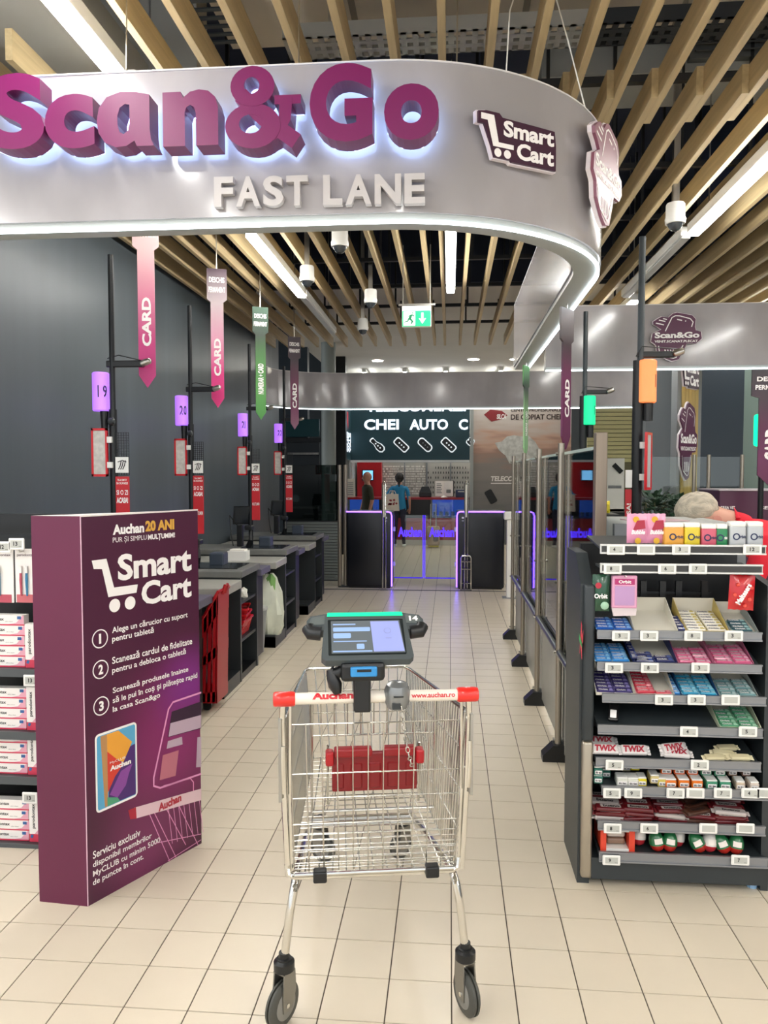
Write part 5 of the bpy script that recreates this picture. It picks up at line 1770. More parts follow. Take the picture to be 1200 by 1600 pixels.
eg = MB()
eg.m(1).lathe(half(egg_prof, -.05, -.005), 18); eg.m(0).lathe([(.0262, -.01)] + half(egg_prof, -.002, .05), 18)
n_ = 10
band_e = MB()
egg_me = {}
for nm, top, bot in (('green', '#256b40', '#b0281f'), ('white', '#ddd8d2', '#b32a34'), ('red', '#c84a2c', '#b8302c')):
    egg_me[nm] = eg.mesh('egg', [mat('egg_top_' + nm, top, .25, coat=.5), mat('egg_bot_' + nm, bot, .25, coat=.5)], smooth=True)
ep = MB()
ep.add([(cos(a_) * rr_, sin(a_) * rr_, zz_) for rr_, zz_ in ((.0274, -.004), (.0262, .0145)) for a_ in [-pi / 2 - .55 + i * .11 for i in range(11)]], [(i, i + 1, 12 + i, 11 + i) for i in range(10)])
egg_pr = ep.mesh('label_print', mat('egg_label', '#e6ded6', .35))
for i, (u, al, kd, tilt) in enumerate(((1009, .07, 'white', .1), (1034, .03, 'green', -.15), (1055, .03, 'green', .1), (1072, .07, 'white', .15), (1099, .03, 'green', -.5), (1120, .04, 'white', .1), (1139, .03, 'green', -.4), (1161, .03, 'green', .1))):
    t = thing('chocolate_egg', 'foil wrapped chocolate egg, number %s from the left on the bottom shelf' % ['one', 'two', 'three', 'four', 'five', 'six', 'seven', 'eight'][i], 'chocolate egg', slope_loc('I', u, al, radians(3), .042), 0, 'chocolate eggs on the bottom shelf')
    t.rotation_euler = (-.15, tilt, random.uniform(-.3, .3))
    t.scale = (1.12, 1.12, 1.12)
    link('egg_shell', egg_me[kd if i != 6 else 'green'], t)
    link('label_print', egg_pr, t)


# hanging bags ---------------------------------------------------
def pillow_bag(name, label, u0, u1, v0, v1, y, m, rz=0.0, depth=.03, crimp=None):
    a, b = PX(u0, v1, y=y), PX(u1, v0, y=y)
    w_, h_ = b.x - a.x, b.z - a.z
    t = thing(name, label, 'bag', ((a.x + b.x) / 2, y, a.z))
    t.rotation_euler = (0, rz, 0)
    nx, nz = 8, 10
    vs, fs = [], []
    for side in (-1, 1):
        for j in range(nz + 1):
            for i in range(nx + 1):
                s, q = i / nx, j / nz
                bulge = depth * (sin(pi * s) * sin(pi * min(1, max(0, (q - .06) / .88)))) ** .6 if 0 < s < 1 and .06 < q < .94 else 0
                wr = .0015 * sin(i * 2.7 + j * 1.9)
                vs.append(((s - .5) * w_, side * (bulge / 2 + wr * (1 if bulge else 0)), q * h_ + (.002 * (i % 2) if j in (0, nz) else 0)))
    o_ = (nx + 1) * (nz + 1)
    for sd in (0, 1):
        for j in range(nz):
            for i in range(nx):
                q = [sd * o_ + j * (nx + 1) + i, sd * o_ + j * (nx + 1) + i + 1, sd * o_ + (j + 1) * (nx + 1) + i + 1, sd * o_ + (j + 1) * (nx + 1) + i]
                fs.append(tuple(q if sd == 0 else q[::-1]))
    MB().add(vs, fs).build('bag_body', m, t, local=True, smooth=True)
    return t, w_, h_


FB = (Vector((0, 0, 0)), XP, ZP, -YP)
t, w_, h_ = pillow_bag('sweets_bag', 'dark green gum bag hanging at the left of the rack', 925, 953, 898, 955, 3.06, mat('bag_darkgreen', '#14492f', .25, coat=.5))
q = MB(); text_into(q, 'Orbit', FB, -.43 * w_, .33 * w_, .37 * h_, .5 * h_, d=.019, bold=.04); q.build('lettering', M_wtext, t, local=True)
q = MB(); flat(q, circle(-.2 * w_, .72 * h_, .012, 12), FB, .019); q.build('print', mat('print_red', '#b02a3c', .5), t, local=True)
MB().lathe([(.016, 0), (.012, .003), (.002, .005)], 12, Matrix.Translation((.012, -.016, .025)) @ Matrix.Rotation(pi / 2, 4, 'X')).build('leaf_print', mat('leaf_pale', '#9cc2a6', .4), t, local=True)
# pink clear pack on a hook
a, b = PX(955, 962, y=3.05), PX(995, 899, y=3.05)
w_, h_ = b.x - a.x, b.z - a.z
t = thing('gum_box_pack', 'pink card gum pack with clear window hanging beside the green bag', 'pack', ((a.x + b.x) / 2, 3.05, a.z))
MB().rbox(-w_ / 2, w_ / 2, -.012, .012, .2 * h_, h_, .003, 1).build('pack_body', mat('pack_pink_card', '#d79ab8', .4), t, local=True)
MB().box(-w_ / 2 + .01, w_ / 2 - .01, -.0135, -.012, .27 * h_, .74 * h_).build('window', mat('window_lilac', '#b48bb8', .15, coat=.5), t, local=True)
MB().box(-w_ / 2 + .01, w_ / 2 - .01, -.0135, -.012, .78 * h_, .92 * h_).build('title_print', mat('title_magenta', '#b02d6c', .4), t, local=True)
q = MB(); text_into(q, 'Orbit', (Vector((0, -.0136, 0)), XP, ZP, -YP), -.25 * w_, .25 * w_, .81 * h_, .89 * h_, d=.001, bold=.03); q.build('lettering', M_wtext, t, local=True)
MB().prism([(-w_ / 2, .2 * h_), (w_ / 2, .2 * h_), (w_ / 2 * .95, .02 * h_), (-w_ / 2 * .85, 0)], FB, -.004, .008).build('torn_flap', mat('flap_pale', '#cfc2c4', .4), t, local=True)
MB().tube([(0, .3, h_ * .95), (0, .0, h_ * .95), (0, -.03, h_ * 1.0)], .003, 5).build('hook', M_steel, t, local=True)
t, w_, h_ = pillow_bag('sweets_bag', 'red chocolate ball bag hanging at the right of the rack', 1137, 1178, 899, 953, 3.06, mat('bag_red', '#c1121c', .25, coat=.5), .04, .035)
q = MB()
FR = (Vector((0, 0, 0)), Vector((.45, 0, .89)), Vector((-.89, 0, .45)), -YP)
text_into(q, 'Maltesers', FR, .015, .103, .018, .04, d=.021, bold=.045); q.build('lettering', M_wtext, t, local=True)
for k_, (x, z) in enumerate(((-.02, .03), (-.03, .06), (.025, .045), (.03, .09), (-.02, .1), (.01, .02))):
    MB().lathe([(.008, 0), (.006, .003), (.001, .004)], 10, Matrix.Translation((x, -.017, z)) @ Matrix.Rotation(pi / 2, 4, 'X')).build('ball_print', mat('ball_red', '#dd4a3c', .3), t, local=True)

# things on the top shelf ----------------------------------------
for u0, u1, l_ in ((979, 1012, 'left pink bubble gum bag with yellow crown standing on the top shelf'), (1009, 1040, 'right pink bubble gum bag with yellow crown standing on the top shelf')):
    t, w_, h_ = pillow_bag('bubble_gum_bag', l_, u0, u1, 803, 849, SY + .05, mat('bag_pink', '#e79ab8', .3, coat=.4))
    q = MB(); flat(q, [(-.02, .45 * h_), (.028, .52 * h_), (.024, .8 * h_), (-.005, .78 * h_)], FB, .018); q.build('lip_print', mat('print_berry', '#a8283f', .4), t, local=True)
    q = MB(); text_into(q, 'Bubble', FB, -.026, .026, .32 * h_, .47 * h_, d=.0195, bold=.05, shear=.2); q.build('lettering', M_wtext, t, local=True)
    for z in (.82, .1):
        q = MB(); flat(q, circle(-.008 if z > .5 else 0, z * h_, .012, 12), FB, .017); q.build('yellow_print', mat('print_yellow', '#d9a928', .4), t, local=True)
RING = mat('ring_navy', '#1d2a50', .4)
for u0, u1, colr, l_, h_ in ((1038, 1069, '#dfa03c', 'orange-yellow gum tub on the top shelf', .075), (1070, 1095, '#d9c12c', 'yellow gum tub on the top shelf', .075), (1096, 1120, '#c8566a', 'pink-red gum tub on the top shelf', .07), (1119, 1137, '#1f7f4c', 'green gum tub on the top shelf', .07),
                          (1140, 1166, '#b9bcbe', 'left silver gum tub on the top shelf', .08), (1168, 1193, '#b4b8bb', 'right silver gum tub on the top shelf', .08)):
    a, b = PX(u0, 850, y=SY + .02), PX(u1, 850, y=SY + .02)
    w_ = b.x - a.x
    t = thing('gum_tub', l_, 'gum tub', ((a.x + b.x) / 2, SY + .02, SH['A'] + .004), random.uniform(-.08, .08), 'gum tubs on the top shelf')
    MB().rbox(-w_ / 2, w_ / 2, 0, .05, 0, h_, .008, 3).build('tub_body', mat('tub_' + colr, colr, .3, coat=.3), t, local=True, smooth=True)
    MB().rbox(-w_ / 2 + .001, w_ / 2 - .001, .001, .049, h_ - .004, h_ + .016, .006, 3).build('lid', M_white, t, local=True, smooth=True)
    q = MB(); band_into(q, circle(-.006, h_ * .48, .011, 18), .005, FB, .0012); q.build('ring_print', RING, t, local=True)
    q = MB(); text_into(q, 'rbit', FB, .008, w_ * .46, h_ * .4, h_ * .56, d=.0012, bold=.03); q.build('lettering', RING if colr != '#1f7f4c' else M_wtext, t, local=True)

# ================================================================ the shopping trolley in the aisle
ct = thing('shopping_cart', 'chrome wire shopping trolley with tablet on its handle in the aisle', 'shopping cart', (-.215, 2.24, 0), radians(10))
M_wire = mat('zinc_wire', '#c3c1ba', .27, 1.0)
M_tube = mat('chrome_tube', '#d8d6d0', .14, 1.0)
M_hand = mat('handle_cream', '#e6ddcf', .4)
L = lambda a, b, z: Vector((a, b, z))
RW = .0024


def wires(mb, c00, c10, c01, c11, n, m, r=RW, frame=None):
    """wire lattice on a bilinear patch: n wires from the lower to the upper edge, m across"""
    def G(s, t): return c00.lerp(c10, s).lerp(c01.lerp(c11, s), t)
    for i in range(n + 1): mb.tube([G(i / n, 0), G(i / n, 1)], r, 5)
    for j in range(m + 1): mb.tube([G(0, j / m), G(1, j / m)], r, 5)
    return mb


bl0, br0 = L(-.25, .0, .455), L(.238, .0, .455)           # rear bottom
blf, brf = L(-.185, .83, .49), L(.185, .83, .49)         # front bottom
tl0, tr0 = L(-.265, -.03, .935), L(.265, -.03, .935)      # rear top
tlf, trf = L(-.215, .89, .835), L(.2, .89, .835)          # front top
wires(MB(), bl0, br0, blf, brf, 12, 22).build('basket_floor', M_wire, ct, local=True)
wires(MB(), bl0, blf, tl0, tlf, 30, 4).build('basket_side', M_wire, ct, local=True)
wires(MB(), br0, brf, tr0, trf, 30, 4).build('basket_side', M_wire, ct, local=True)
wires(MB(), blf, brf, tlf, trf, 11, 4).build('basket_front', M_wire, ct, local=True)
wires(MB(), L(-.24, .01, .45), L(.24, .01, .45), L(-.25, -.02, .905), L(.25, -.02, .905), 11, 1).build('rear_gate', M_wire, ct, local=True)
g_ = MB()
for z in (.52, .6, .68, .755):
    s = (z - .45) / .455
    g_.tube([L(-.245, .01 - .03 * s, z), L(.245, .01 - .03 * s, z)], RW, 5)
for i in range(7):
    z = .462 + i * .017
    g_.tube([L(-.243, .009, z), L(.243, .009, z)], RW * .8, 5)
g_.build('rear_gate_crossbars', M_wire, ct, local=True)
# rim tube all round, lower rim
MB().tube([tl0, tl0.lerp(tlf, .93), L(-.2, .9, .835), L(.185, .9, .835), tr0.lerp(trf, .93), tr0], .0068, 8).build('upper_rim', M_tube, ct, local=True, smooth=True)
MB().tube([L(-.262, -.005, .485), L(-.257, -.012, .458), L(-.24, -.015, .45), L(.228, -.015, .45), L(.245, -.012, .458), L(.25, -.005, .485)], .0085, 8).build('rear_lower_rail', M_tube, ct, local=True, smooth=True)
MB().tube([L(-.24, -.03, .465), L(.23, -.03, .465)], .006, 8).build('gate_hinge_rod', M_tube, ct, local=True, smooth=True)
for a in (-.165, .165):
    MB().rbox(a - .02, a + .02, -.045, -.01, .442, .476, .005).build('hinge_clip', M_black, ct, local=True)
# uprights from the lower rail to the handle, with lock plates
for s in (-1, 1):
    MB().tube([L(s * .258, -.005, .45), L(s * .268, -.02, .7), L(s * .272, -.035, .92), L(s * .268, -.045, .985)], .009, 8).build('upright', M_tube, ct, local=True, smooth=True)
    MB().tube([L(s * .247, -.005, .45), L(s * .252, -.025, .7), L(s * .248, -.04, .98)], .005, 8).build('inner_upright', M_tube, ct, local=True, smooth=True)
    MB().prism([(-.03, 0), (.02, .0), (.025, .2), (.0, .24), (-.03, .24)], (L(s * .278, -.02, .69), YP, ZP, XP * s), -.004, .004).build('lock_plate', mat('plate_grey', '#a8a69f', .35, .8), ct, local=True)
    MB().tube([L(s * .268, -.07, .86), L(s * .268, -.075, .8), L(s * .266, -.06, .72)], .006, 6).build('lock_link', M_tube, ct, local=True, smooth=True)
# handle
MB().tube([L(-.25, -.05, .99), L(.25, -.05, .99)], .0165, 32).build('handle_bar', M_hand, ct, local=True, smooth=True)
for s in (-1, 1):
    MB().lathe([(.012, -.032), (.019, -.031), (.0215, -.026), (.0215, .022), (.0195, .03), (.012, .032)], 18, Matrix.Translation((s * .264, -.05, .99)) @ Matrix.Rotation(pi / 2, 4, 'Y')).build('handle_cap', mat('cap_red', '#d8261c', .3, coat=.3), ct, local=True, smooth=True)


def on_bar(mb, s, a0, a1, z0, z1, bold, shear=0):
    """wrap the lettering around the front of the bar"""
    v0, f0 = text_geo(s, bold, 0, 3, shear)
    bm = bmesh.new()
    bv = [bm.verts.new(q) for q in v0]
    for f in f0:
        try: bm.faces.new([bv[i] for i in f])
        except ValueError: pass
    lo, hi = min(q.y for q in v0), max(q.y for q in v0)
    for k_ in range(1, 12):
        bmesh.ops.bisect_plane(bm, geom=list(bm.verts) + list(bm.edges) + list(bm.faces), plane_co=(0, lo + (hi - lo) * k_ / 12, 0), plane_no=(0, 1, 0))
    bm.verts.index_update()
    vs = [q.co.copy() for q in bm.verts]; fs = [[q.index for q in f.verts] for f in bm.faces]
    bm.free()
    xs, ys = [q.x for q in vs], [q.y for q in vs]
    out = []
    for q in vs:
        a = a0 + (q.x - min(xs)) / (max(xs) - min(xs)) * (a1 - a0)
        an = z0 + (q.y - min(ys)) / (max(ys) - min(ys)) * (z1 - z0)
        out.append(L(a, -.05 - cos(an) * .0171, .99 + sin(an) * .0171))
    return mb.add(out, fs)


for s_, a0_, a1_, z0_, z1_, b_ in (('Auchan', -.185, -.068, .05, 1.3, .05), ('www.auchan.ro', .098, .225, -.1, .75, .03)):
    on_bar(MB(), s_, a0_, a1_, z0_, z1_, b_).build('handle_lettering', mat('print_red_bright', '#c8202c', .4), ct, local=True)
# coin lock with chain
MB().lathe([(.016, -.04), (.03, -.038), (.037, -.02), (.0375, .012), (.03, .03), (.014, .036)], 22, Matrix.Translation((.058, -.055, .998)) @ Matrix.Rotation(radians(8), 4, 'X')).build('coin_lock', mat('lock_grey', '#8a8c8c', .25, .5), ct, local=True, smooth=True)
ck = ct.children[-1]
MB().obox((.058, -.0935, 1.0), (.014, 0, 0), (0, .003, 0), (0, 0, .0018)).build('coin_slot', M_black, ck, local=True)
MB().obox((.052, -.089, .972), (.012, 0, 0), (0, .004, 0), (0, 0, .008)).build('key_socket', M_dark, ck, local=True)
cp = [L(.066, -.095, .968), L(.07, -.1, .93), L(.078, -.095, .88), L(.088, -.09, .83), L(.1, -.06, .79), L(.112, -.03, .76)]
chain = MB()
tot, step = 0, .0155
pts = []
for i in range(len(cp) - 1):
    n_ = max(1, int((cp[i + 1] - cp[i]).length / step))
    for j in range(n_): pts.append(cp[i].lerp(cp[i + 1], j / n_))
for i, p in enumerate(pts[:-1]):
    d = (pts[i + 1] - p).normalized()
    sd = d.cross(Vector((0, 1, 0)) if i % 2 else Vector((1, 0, 0))).normalized()
    lk = MB().tube([p + d * (.0095 * cos(t)) + sd * (.0055 * sin(t)) for t in [2 * pi * q / 8 for q in range(8)]], .0016, 5, closed=True)
    lk.build('chain_link', M_wire, ct, local=True)
# folded child seat: wire frame and red plastic
cs = MB()
F0, F1 = -.19, .19
cs.tube([L(-.188, .06, .945), L(-.188, .085, .6), L(.188, .085, .6), L(.188, .06, .945)], .0055, 8)
cs.tube([L(-.19, .06, .945), L(.19, .06, .945)], .005, 8)
cs.tube([L(-.14, .07, .81), L(-.14, .09, .62)], .004, 6).tube([L(.14, .07, .81), L(.14, .09, .62)], .004, 6)
for i in range(9):
    a = -.16 + i * .04
    cs.tube([L(a, .062, .945), L(a, .07, .84)], .0024, 5)
cs.tube([L(-.188, .07, .84), L(.188, .07, .84)], .003, 6)
se = cs.build('child_seat_frame', M_wire, ct, local=True)
M_seat = mat('seat_red', '#7a0a12', .35)
sp = MB().rbox(-.128, .128, .03, .045, .68, .8, .006)
for i in range(5):
    a = -.11 + i * .055
    sp.rbox(a - .018, a + .018, .026, .034, .69, .768, .004, 1)
sp.build('child_seat_panel', M_seat, ct, local=True)
for a0, a1 in ((-.122, -.008), (.025, .122)):
    MB().rbox(a0, a1, .015, .05, .788, .815, .006).build('seat_lip', mat('seat_red_dark', '#8a0c15', .35), ct, local=True)
for s in (-1, 1):
    MB().rbox(s * .135 - .012, s * .135 + .012, .01, .05, .765, .808, .006).build('seat_hinge', mat('hinge_red', '#a80f1a', .35), ct, local=True)
# chassis: tube from the front castor up under the basket and down the rear leg
for s in (-1, 1):
    pts = [L(s * .17, .96, .15), L(s * .175, .93, .2), L(s * .195, .8, .27), L(s * .215, .4, .36), L(s * .228, .12, .42), L(s * .236, .04, .425), L(s * .243, .0, .4), L(s * .255, -.005, .33), L(s * .272, .0, .19)]
    MB().tube(pts, .0125, 10).build('chassis_tube', M_tube, ct, local=True, smooth=True)
MB().tube([L(-.2, .72, .285), L(.2, .72, .285)], .012, 8).build('chassis_cross_tube', M_tube, ct, local=True, smooth=True)
MB().tube([L(-.2, .62, .31), L(.2, .62, .31)], .009, 8).build('chassis_cross_tube', M_tube, ct, local=True, smooth=True)


def castor(x, y, rz, tilt, R, nm):
    """fork and grooved wheel under a swivel collar"""
    M_ = Matrix.Translation((x, y, 0)) @ Matrix.Rotation(rz, 4, 'Z')
    c = MB()
    top = 2 * R + .03
    for s in (-1, 1):
        poly = [(-.022, top), (.026, top), (.03, R * 1.5), (-.018 + .03, R * .75), (-.018 - .01, R * .75), (-.03, R * 1.5)]
        F = (M_ @ Vector((s * .019, 0, 0)), (M_.to_3x3() @ YP), ZP, (M_.to_3x3() @ XP))
        c.prism(poly, F, -.0022, .0022)
    c.obox(M_ @ Vector((0, 0, top)), M_.to_3x3() @ Vector((.021, 0, 0)), M_.to_3x3() @ Vector((0, .024, 0)), (0, 0, .002))
    o = c.build('castor_fork', mat('fork_zinc', '#8d8b85', .32, .9), ct, local=True)
    WM_ = M_ @ Matrix.Translation((0, -.01, R)) @ Matrix.Rotation(pi / 2, 4, 'Y')
    MB().lathe([(.03, -.0155), (R * .86, -.0155), (R, -.009), (R, -.003), (R * .9, -.002), (R * .9, .002), (R, .003), (R, .009), (R * .86, .0155), (.03, .0155)], 30, WM_).build('castor_wheel', mat('tyre_grey', '#44443f', .5), o, local=True, smooth=True)
    MB().lathe([(.012, -.0175), (R * .62, -.0172), (R * .64, -.0162), (R * .64, .0162), (R * .62, .0172), (.012, .0175)], 24, WM_).build('wheel_hub', mat('hub_grey', '#7c7a74', .4), o, local=True, smooth=True)
    MB().lathe([(.007, -.024), (.007, .024)], 10, WM_).build('axle', M_tube, o, local=True)
    MB().lathe([(.026, top), (.031, top + .004), (.031, top + .028), (.022, top + .034), (.022, top + .038), (.016, top + .04), (.0155, top + .055)], 20, Matrix.Translation((x, y, 0))).build('swivel_collar', M_black, o, local=True, smooth=True)


castor(-.272, .0, radians(-38), 0, .066, 'l')
castor(.272, .0, radians(18), 0, .066, 'r')
castor(-.155, .96, radians(60), 0, .055, 'fl')
castor(.19, .96, radians(-55), 0, .055, 'fr')
# tablet: arm, blue bracket, body with grips, green light bar, screen
TC = L(-.028, -.02, 1.158)
tl = radians(54)      # the face leans back
tr_, tu_ = Vector((1, 0, 0)), Vector((0, sin(tl), cos(tl)))
tn_ = Vector((0, -cos(tl), sin(tl)))
FT = (TC, tr_, tu_, tn_)
MB().rbox(-.068, -.02, -.088, -.02, .955, 1.075, .006).build('tablet_post', M_black, ct, local=True)
MB().rbox(-.105, .02, -.095, -.035, 1.045, 1.1, .012).build('tablet_cradle', M_black, ct, local=True)
MB().rbox(-.078, -.003, -.105, -.09, 1.062, 1.09, .004).build('blue_bracket', mat('bracket_blue', '#2d86c4', .35), ct, local=True)
MB().box(-.06, -.02, -.107, -.105, 1.077, 1.084).build('bracket_slot', M_black, ct, local=True)
hwT, hT = .131, .088
body_poly = [(-hwT + .012, -hT), (hwT - .012, -hT), (hwT, -hT + .014), (hwT - .012, hT), (-hwT + .012, hT), (-hwT, -hT + .014)]
M_tab = mat('tablet_grey', '#454c4e', .4)
tb_ = MB().prism(body_poly, FT, -.022, .002).build('tablet_body', M_tab, ct, local=True)
MB().prism(rrect(-hwT + .02, hwT - .02, -hT + .018, hT - .022, .004), FT, .002, .0035).build('bezel', mat('bezel_black', '#1f2526', .2), tb_, local=True)
scr = MB().prism([(-.102, -.064), (.108, -.064), (.101, .06), (-.102, .06)], FT, .0035, .0042).build('screen', mat('screen_grey', '#565c5f', .15, emit='#6a737a', es=.12), tb_, local=True)
MB().prism([(.018, -.06), (.106, -.06), (.097, .056), (.014, .056)], FT, .0044, .0048).build('screen_white_page', mat('screen_page', '#7f87b8', .2, emit='#9aa4e0', es=.22), tb_, local=True)
pg = MB()
flat(pg, rrect(-.096, .012, .018, .034, .003, 2), FT, .0046)
flat(pg, rrect(-.096, -.045, -.008, .012, .004, 2), FT, .0046)
flat(pg, rrect(-.03, -.008, -.05, -.03, .003, 2), FT, .0046)
flat(pg, rrect(-.098, .014, -.06, -.055, .001, 2), FT, .0046)
flat(pg, rrect(-.096, -.03, .043, .048, .001, 2), FT, .0046)
flat(pg, rrect(-.096, .0, -.022, -.018, .001, 2), FT, .0046)
pg.build('screen_tiles', mat('screen_tile', '#7f96ba', .2, emit='#8fb0e0', es=.22), tb_, local=True)
ic = MB(); band_into(ic, circle(.062, .018, .01, 18), .002, FT, .0055); flat(ic, rrect(.055, .072, -.012, -.009, .001, 2), FT, .0055); ic.build('screen_icon', mat('icon_grey', '#8489b8', .4), tb_, local=True)
MB().prism([(-hwT + .018, hT - .008), (hwT - .018, hT - .008), (hwT - .02, hT + .006), (-hwT + .02, hT + .006)], FT, -.01, .004).build('green_light_bar', mat('bar_green', '#19b878', .3, emit='#12d088', es=.7), tb_, local=True)
for s in (-1, 1):
    gp = MB().prism([(s * (hwT - .02), hT + .006), (s * (hwT + .03), hT - .004), (s * (hwT + .042), hT - .022), (s * (hwT + .042), hT - .06), (s * (hwT - .012), hT - .06)], FT, -.03, .0).build('grip_wing', M_tab, tb_, local=True)
    MB().tube([TC + tr_ * (s * (hwT + .0)) + tu_ * (hT - .062) - tn_ * .012, TC + tr_ * (s * (hwT + .03)) + tu_ * (hT - .058) - tn_ * .012, TC + tr_ * (s * (hwT + .036)) + tu_ * (hT - .04) - tn_ * .012], .021, 12).build('hand_grip', M_black, tb_, local=True, smooth=True)
    MB().prism([(s * (hwT - .015), hT - .002), (s * (hwT + .028), hT - .01), (s * (hwT + .034), hT - .03), (s * (hwT + .03), hT - .04), (s * (hwT - .01), hT - .038)], FT, .0, .002).build('wing_plate', mat('wing_plate', '#59605f', .4), tb_, local=True)
nn_ = MB(); text_into(nn_, '14', FT, hwT + .0, hwT + .026, hT - .03, hT - .01, d=.003, bold=.04); nn_.build('number', M_wtext, tb_, local=True)
# hand scanner drooping from the cradle
MB().tube([L(-.09, -.06, 1.08), L(-.11, -.06, 1.066), L(-.13, -.06, 1.062)], [.016, .016, .018], 10).build('scanner_arm', M_black, ct, local=True, smooth=True)
MB().tube([L(-.133, -.06, 1.075), L(-.128, -.065, 1.055), L(-.12, -.07, 1.032), L(-.113, -.072, 1.008)], [.012, .017, .02, .011], 12).build('scanner_head', M_black, ct, local=True, smooth=True)
MB().tube([L(-.1, -.05, 1.1), L(-.12, -.06, 1.095), L(-.133, -.06, 1.07)], .003, 6).build('scanner_cable', M_black, ct, local=True)
# dark front castor guards seen through the basket

# ================================================================ people
def skin_geo(V, E, R, sub=2):
    me = bpy.data.meshes.new('sk')
    me.from_pydata(V, E, [])
    ob = bpy.data.objects.new('sk', me)
    C.objects.link(ob)
    ob.modifiers.new('skin', 'SKIN')
    ob.modifiers['skin'].use_smooth_shade = True
    sv = me.skin_vertices[0].data
    for i, r in enumerate(R):
        sv[i].radius = r if isinstance(r, tuple) else (r, r)
        sv[i].use_root = i == 0
    ob.modifiers.new('sub', 'SUBSURF').levels = sub
    dg = bpy.context.evaluated_depsgraph_get()
    m2 = bpy.data.meshes.new_from_object(ob.evaluated_get(dg))
    vs = [q.co.copy() for q in m2.vertices]
    fs = [tuple(p.vertices) for p in m2.polygons]
    bpy.data.objects.remove(ob); bpy.data.meshes.remove(me); bpy.data.meshes.remove(m2)
    return vs, fs


def figure(t, J, region, mats, head=None):
    """one continuous body from a joint table; region(point) -> material slot"""
    V, Ed, R = [], [], []
    idx = {}
    for nm, p, r, par in J:
        idx[nm] = len(V); V.append(Vector(p)); R.append(r)
        if par: Ed.append((idx[par], idx[nm]))
    vs, fs = skin_geo(V, Ed, R)
    mb = MB()
    for f in fs:
        c = sum((vs[i] for i in f), Vector()) / len(f)
        mb.mi.append(region(c))
    mb.v = [tuple(p) for p in vs]; mb.f = list(fs)
    if head:
        b_ = bmesh.new(); bmesh.ops.create_uvsphere(b_, u_segments=20, v_segments=14, radius=1)
        for q in b_.verts:
            q.co = Vector((q.co.x * .076, q.co.y * .096, q.co.z * .112))
            if q.co.z < -.02: q.co.x *= 1 - (-q.co.z - .02) * 3.2; q.co.y = q.co.y * (1 - (-q.co.z - .02) * 2) - (-q.co.z - .02) * .25
        mb.cur = 0
        mb.bm(b_, Matrix.Translation(head))
    # fingers: four and a thumb rooted in each palm
    for h_, w_ in (('hand_l', 'wrist_l'), ('hand_r', 'wrist_r')):
        if h_ not in idx: continue
        p, q = V[idx[h_]], V[idx[w_]]
        d = (p - q).normalized()
        sd = d.cross(Vector((0, 1, 0.2))).normalized()
        mb.cur = 0
        for k_ in range(4):
            b0 = p + sd * (.012 * (k_ - 1.5))
            ln_ = (.055, .065, .06, .045)[k_]
            mb.tube([b0 - d * .02, b0 + d * ln_ * .55, b0 + d * ln_ * .9 + Vector((0, -.012, 0))], [.0085, .008, .006], 6)
        mb.tube([p - d * .05 + sd * .025, p - d * .02 + sd * .045, p + d * .012 + sd * .05], [.01, .009, .007], 6)
    mb.build('body', mats, t, smooth=True, local=True)


def standing(h=1.62, turn=0.0, arms='down', lean=0.0):
    k = h / 1.62
    S = lambda x, y, z: (x * k, y * k, z * k)
    J = [('pelvis', S(0, 0, .93), (.15 * k, .105 * k), None), ('waist', S(0, lean * .1, 1.07), (.135 * k, .095 * k), 'pelvis'), ('chest', S(0, lean * .25, 1.25), (.15 * k, .1 * k), 'waist'),
         ('neck0', S(0, lean * .4, 1.36), (.09 * k, .07 * k), 'chest'), ('neck', S(0, lean * .5, 1.42), .05 * k, 'neck0'), ('jaw', S(0, lean * .5 - .015, 1.475), (.062 * k, .072 * k), 'neck'), ('head', S(0, lean * .5, 1.54), (.074 * k, .092 * k), 'jaw'), ('crown', S(0, lean * .5 + .01, 1.59), (.05 * k, .06 * k), 'head')]
    for s, sx in (('l', -1), ('r', 1)):
        J += [('sh_' + s, S(sx * .165, lean * .33, 1.33), .055 * k, 'chest')]
        if arms == 'counter' and s == 'l': J += [('el_' + s, S(sx * .27, .02, 1.12), .042 * k, 'sh_' + s), ('wrist_' + s, S(sx * .22, .2, 1.05), .028 * k, 'el_' + s), ('hand_' + s, S(sx * .2, .27, 1.05), .032 * k, 'wrist_' + s)]
        else: J += [('el_' + s, S(sx * .22, .02, 1.08), .042 * k, 'sh_' + s), ('wrist_' + s, S(sx * .225, -.05, .86), .028 * k, 'el_' + s), ('hand_' + s, S(sx * .22, -.07, .79), .032 * k, 'wrist_' + s)]
        J += [('hip_' + s, S(sx * .085, 0, .85), .088 * k, 'pelvis'), ('knee_' + s, S(sx * .095, -.015, .47), .058 * k, 'hip_' + s), ('ank_' + s, S(sx * .1, .02, .09), .04 * k, 'knee_' + s), ('toe_' + s, S(sx * .11, -.12, .035), .035 * k, 'ank_' + s)]
    return J


SKIN = mat('skin_tone', '#b98572', .5)


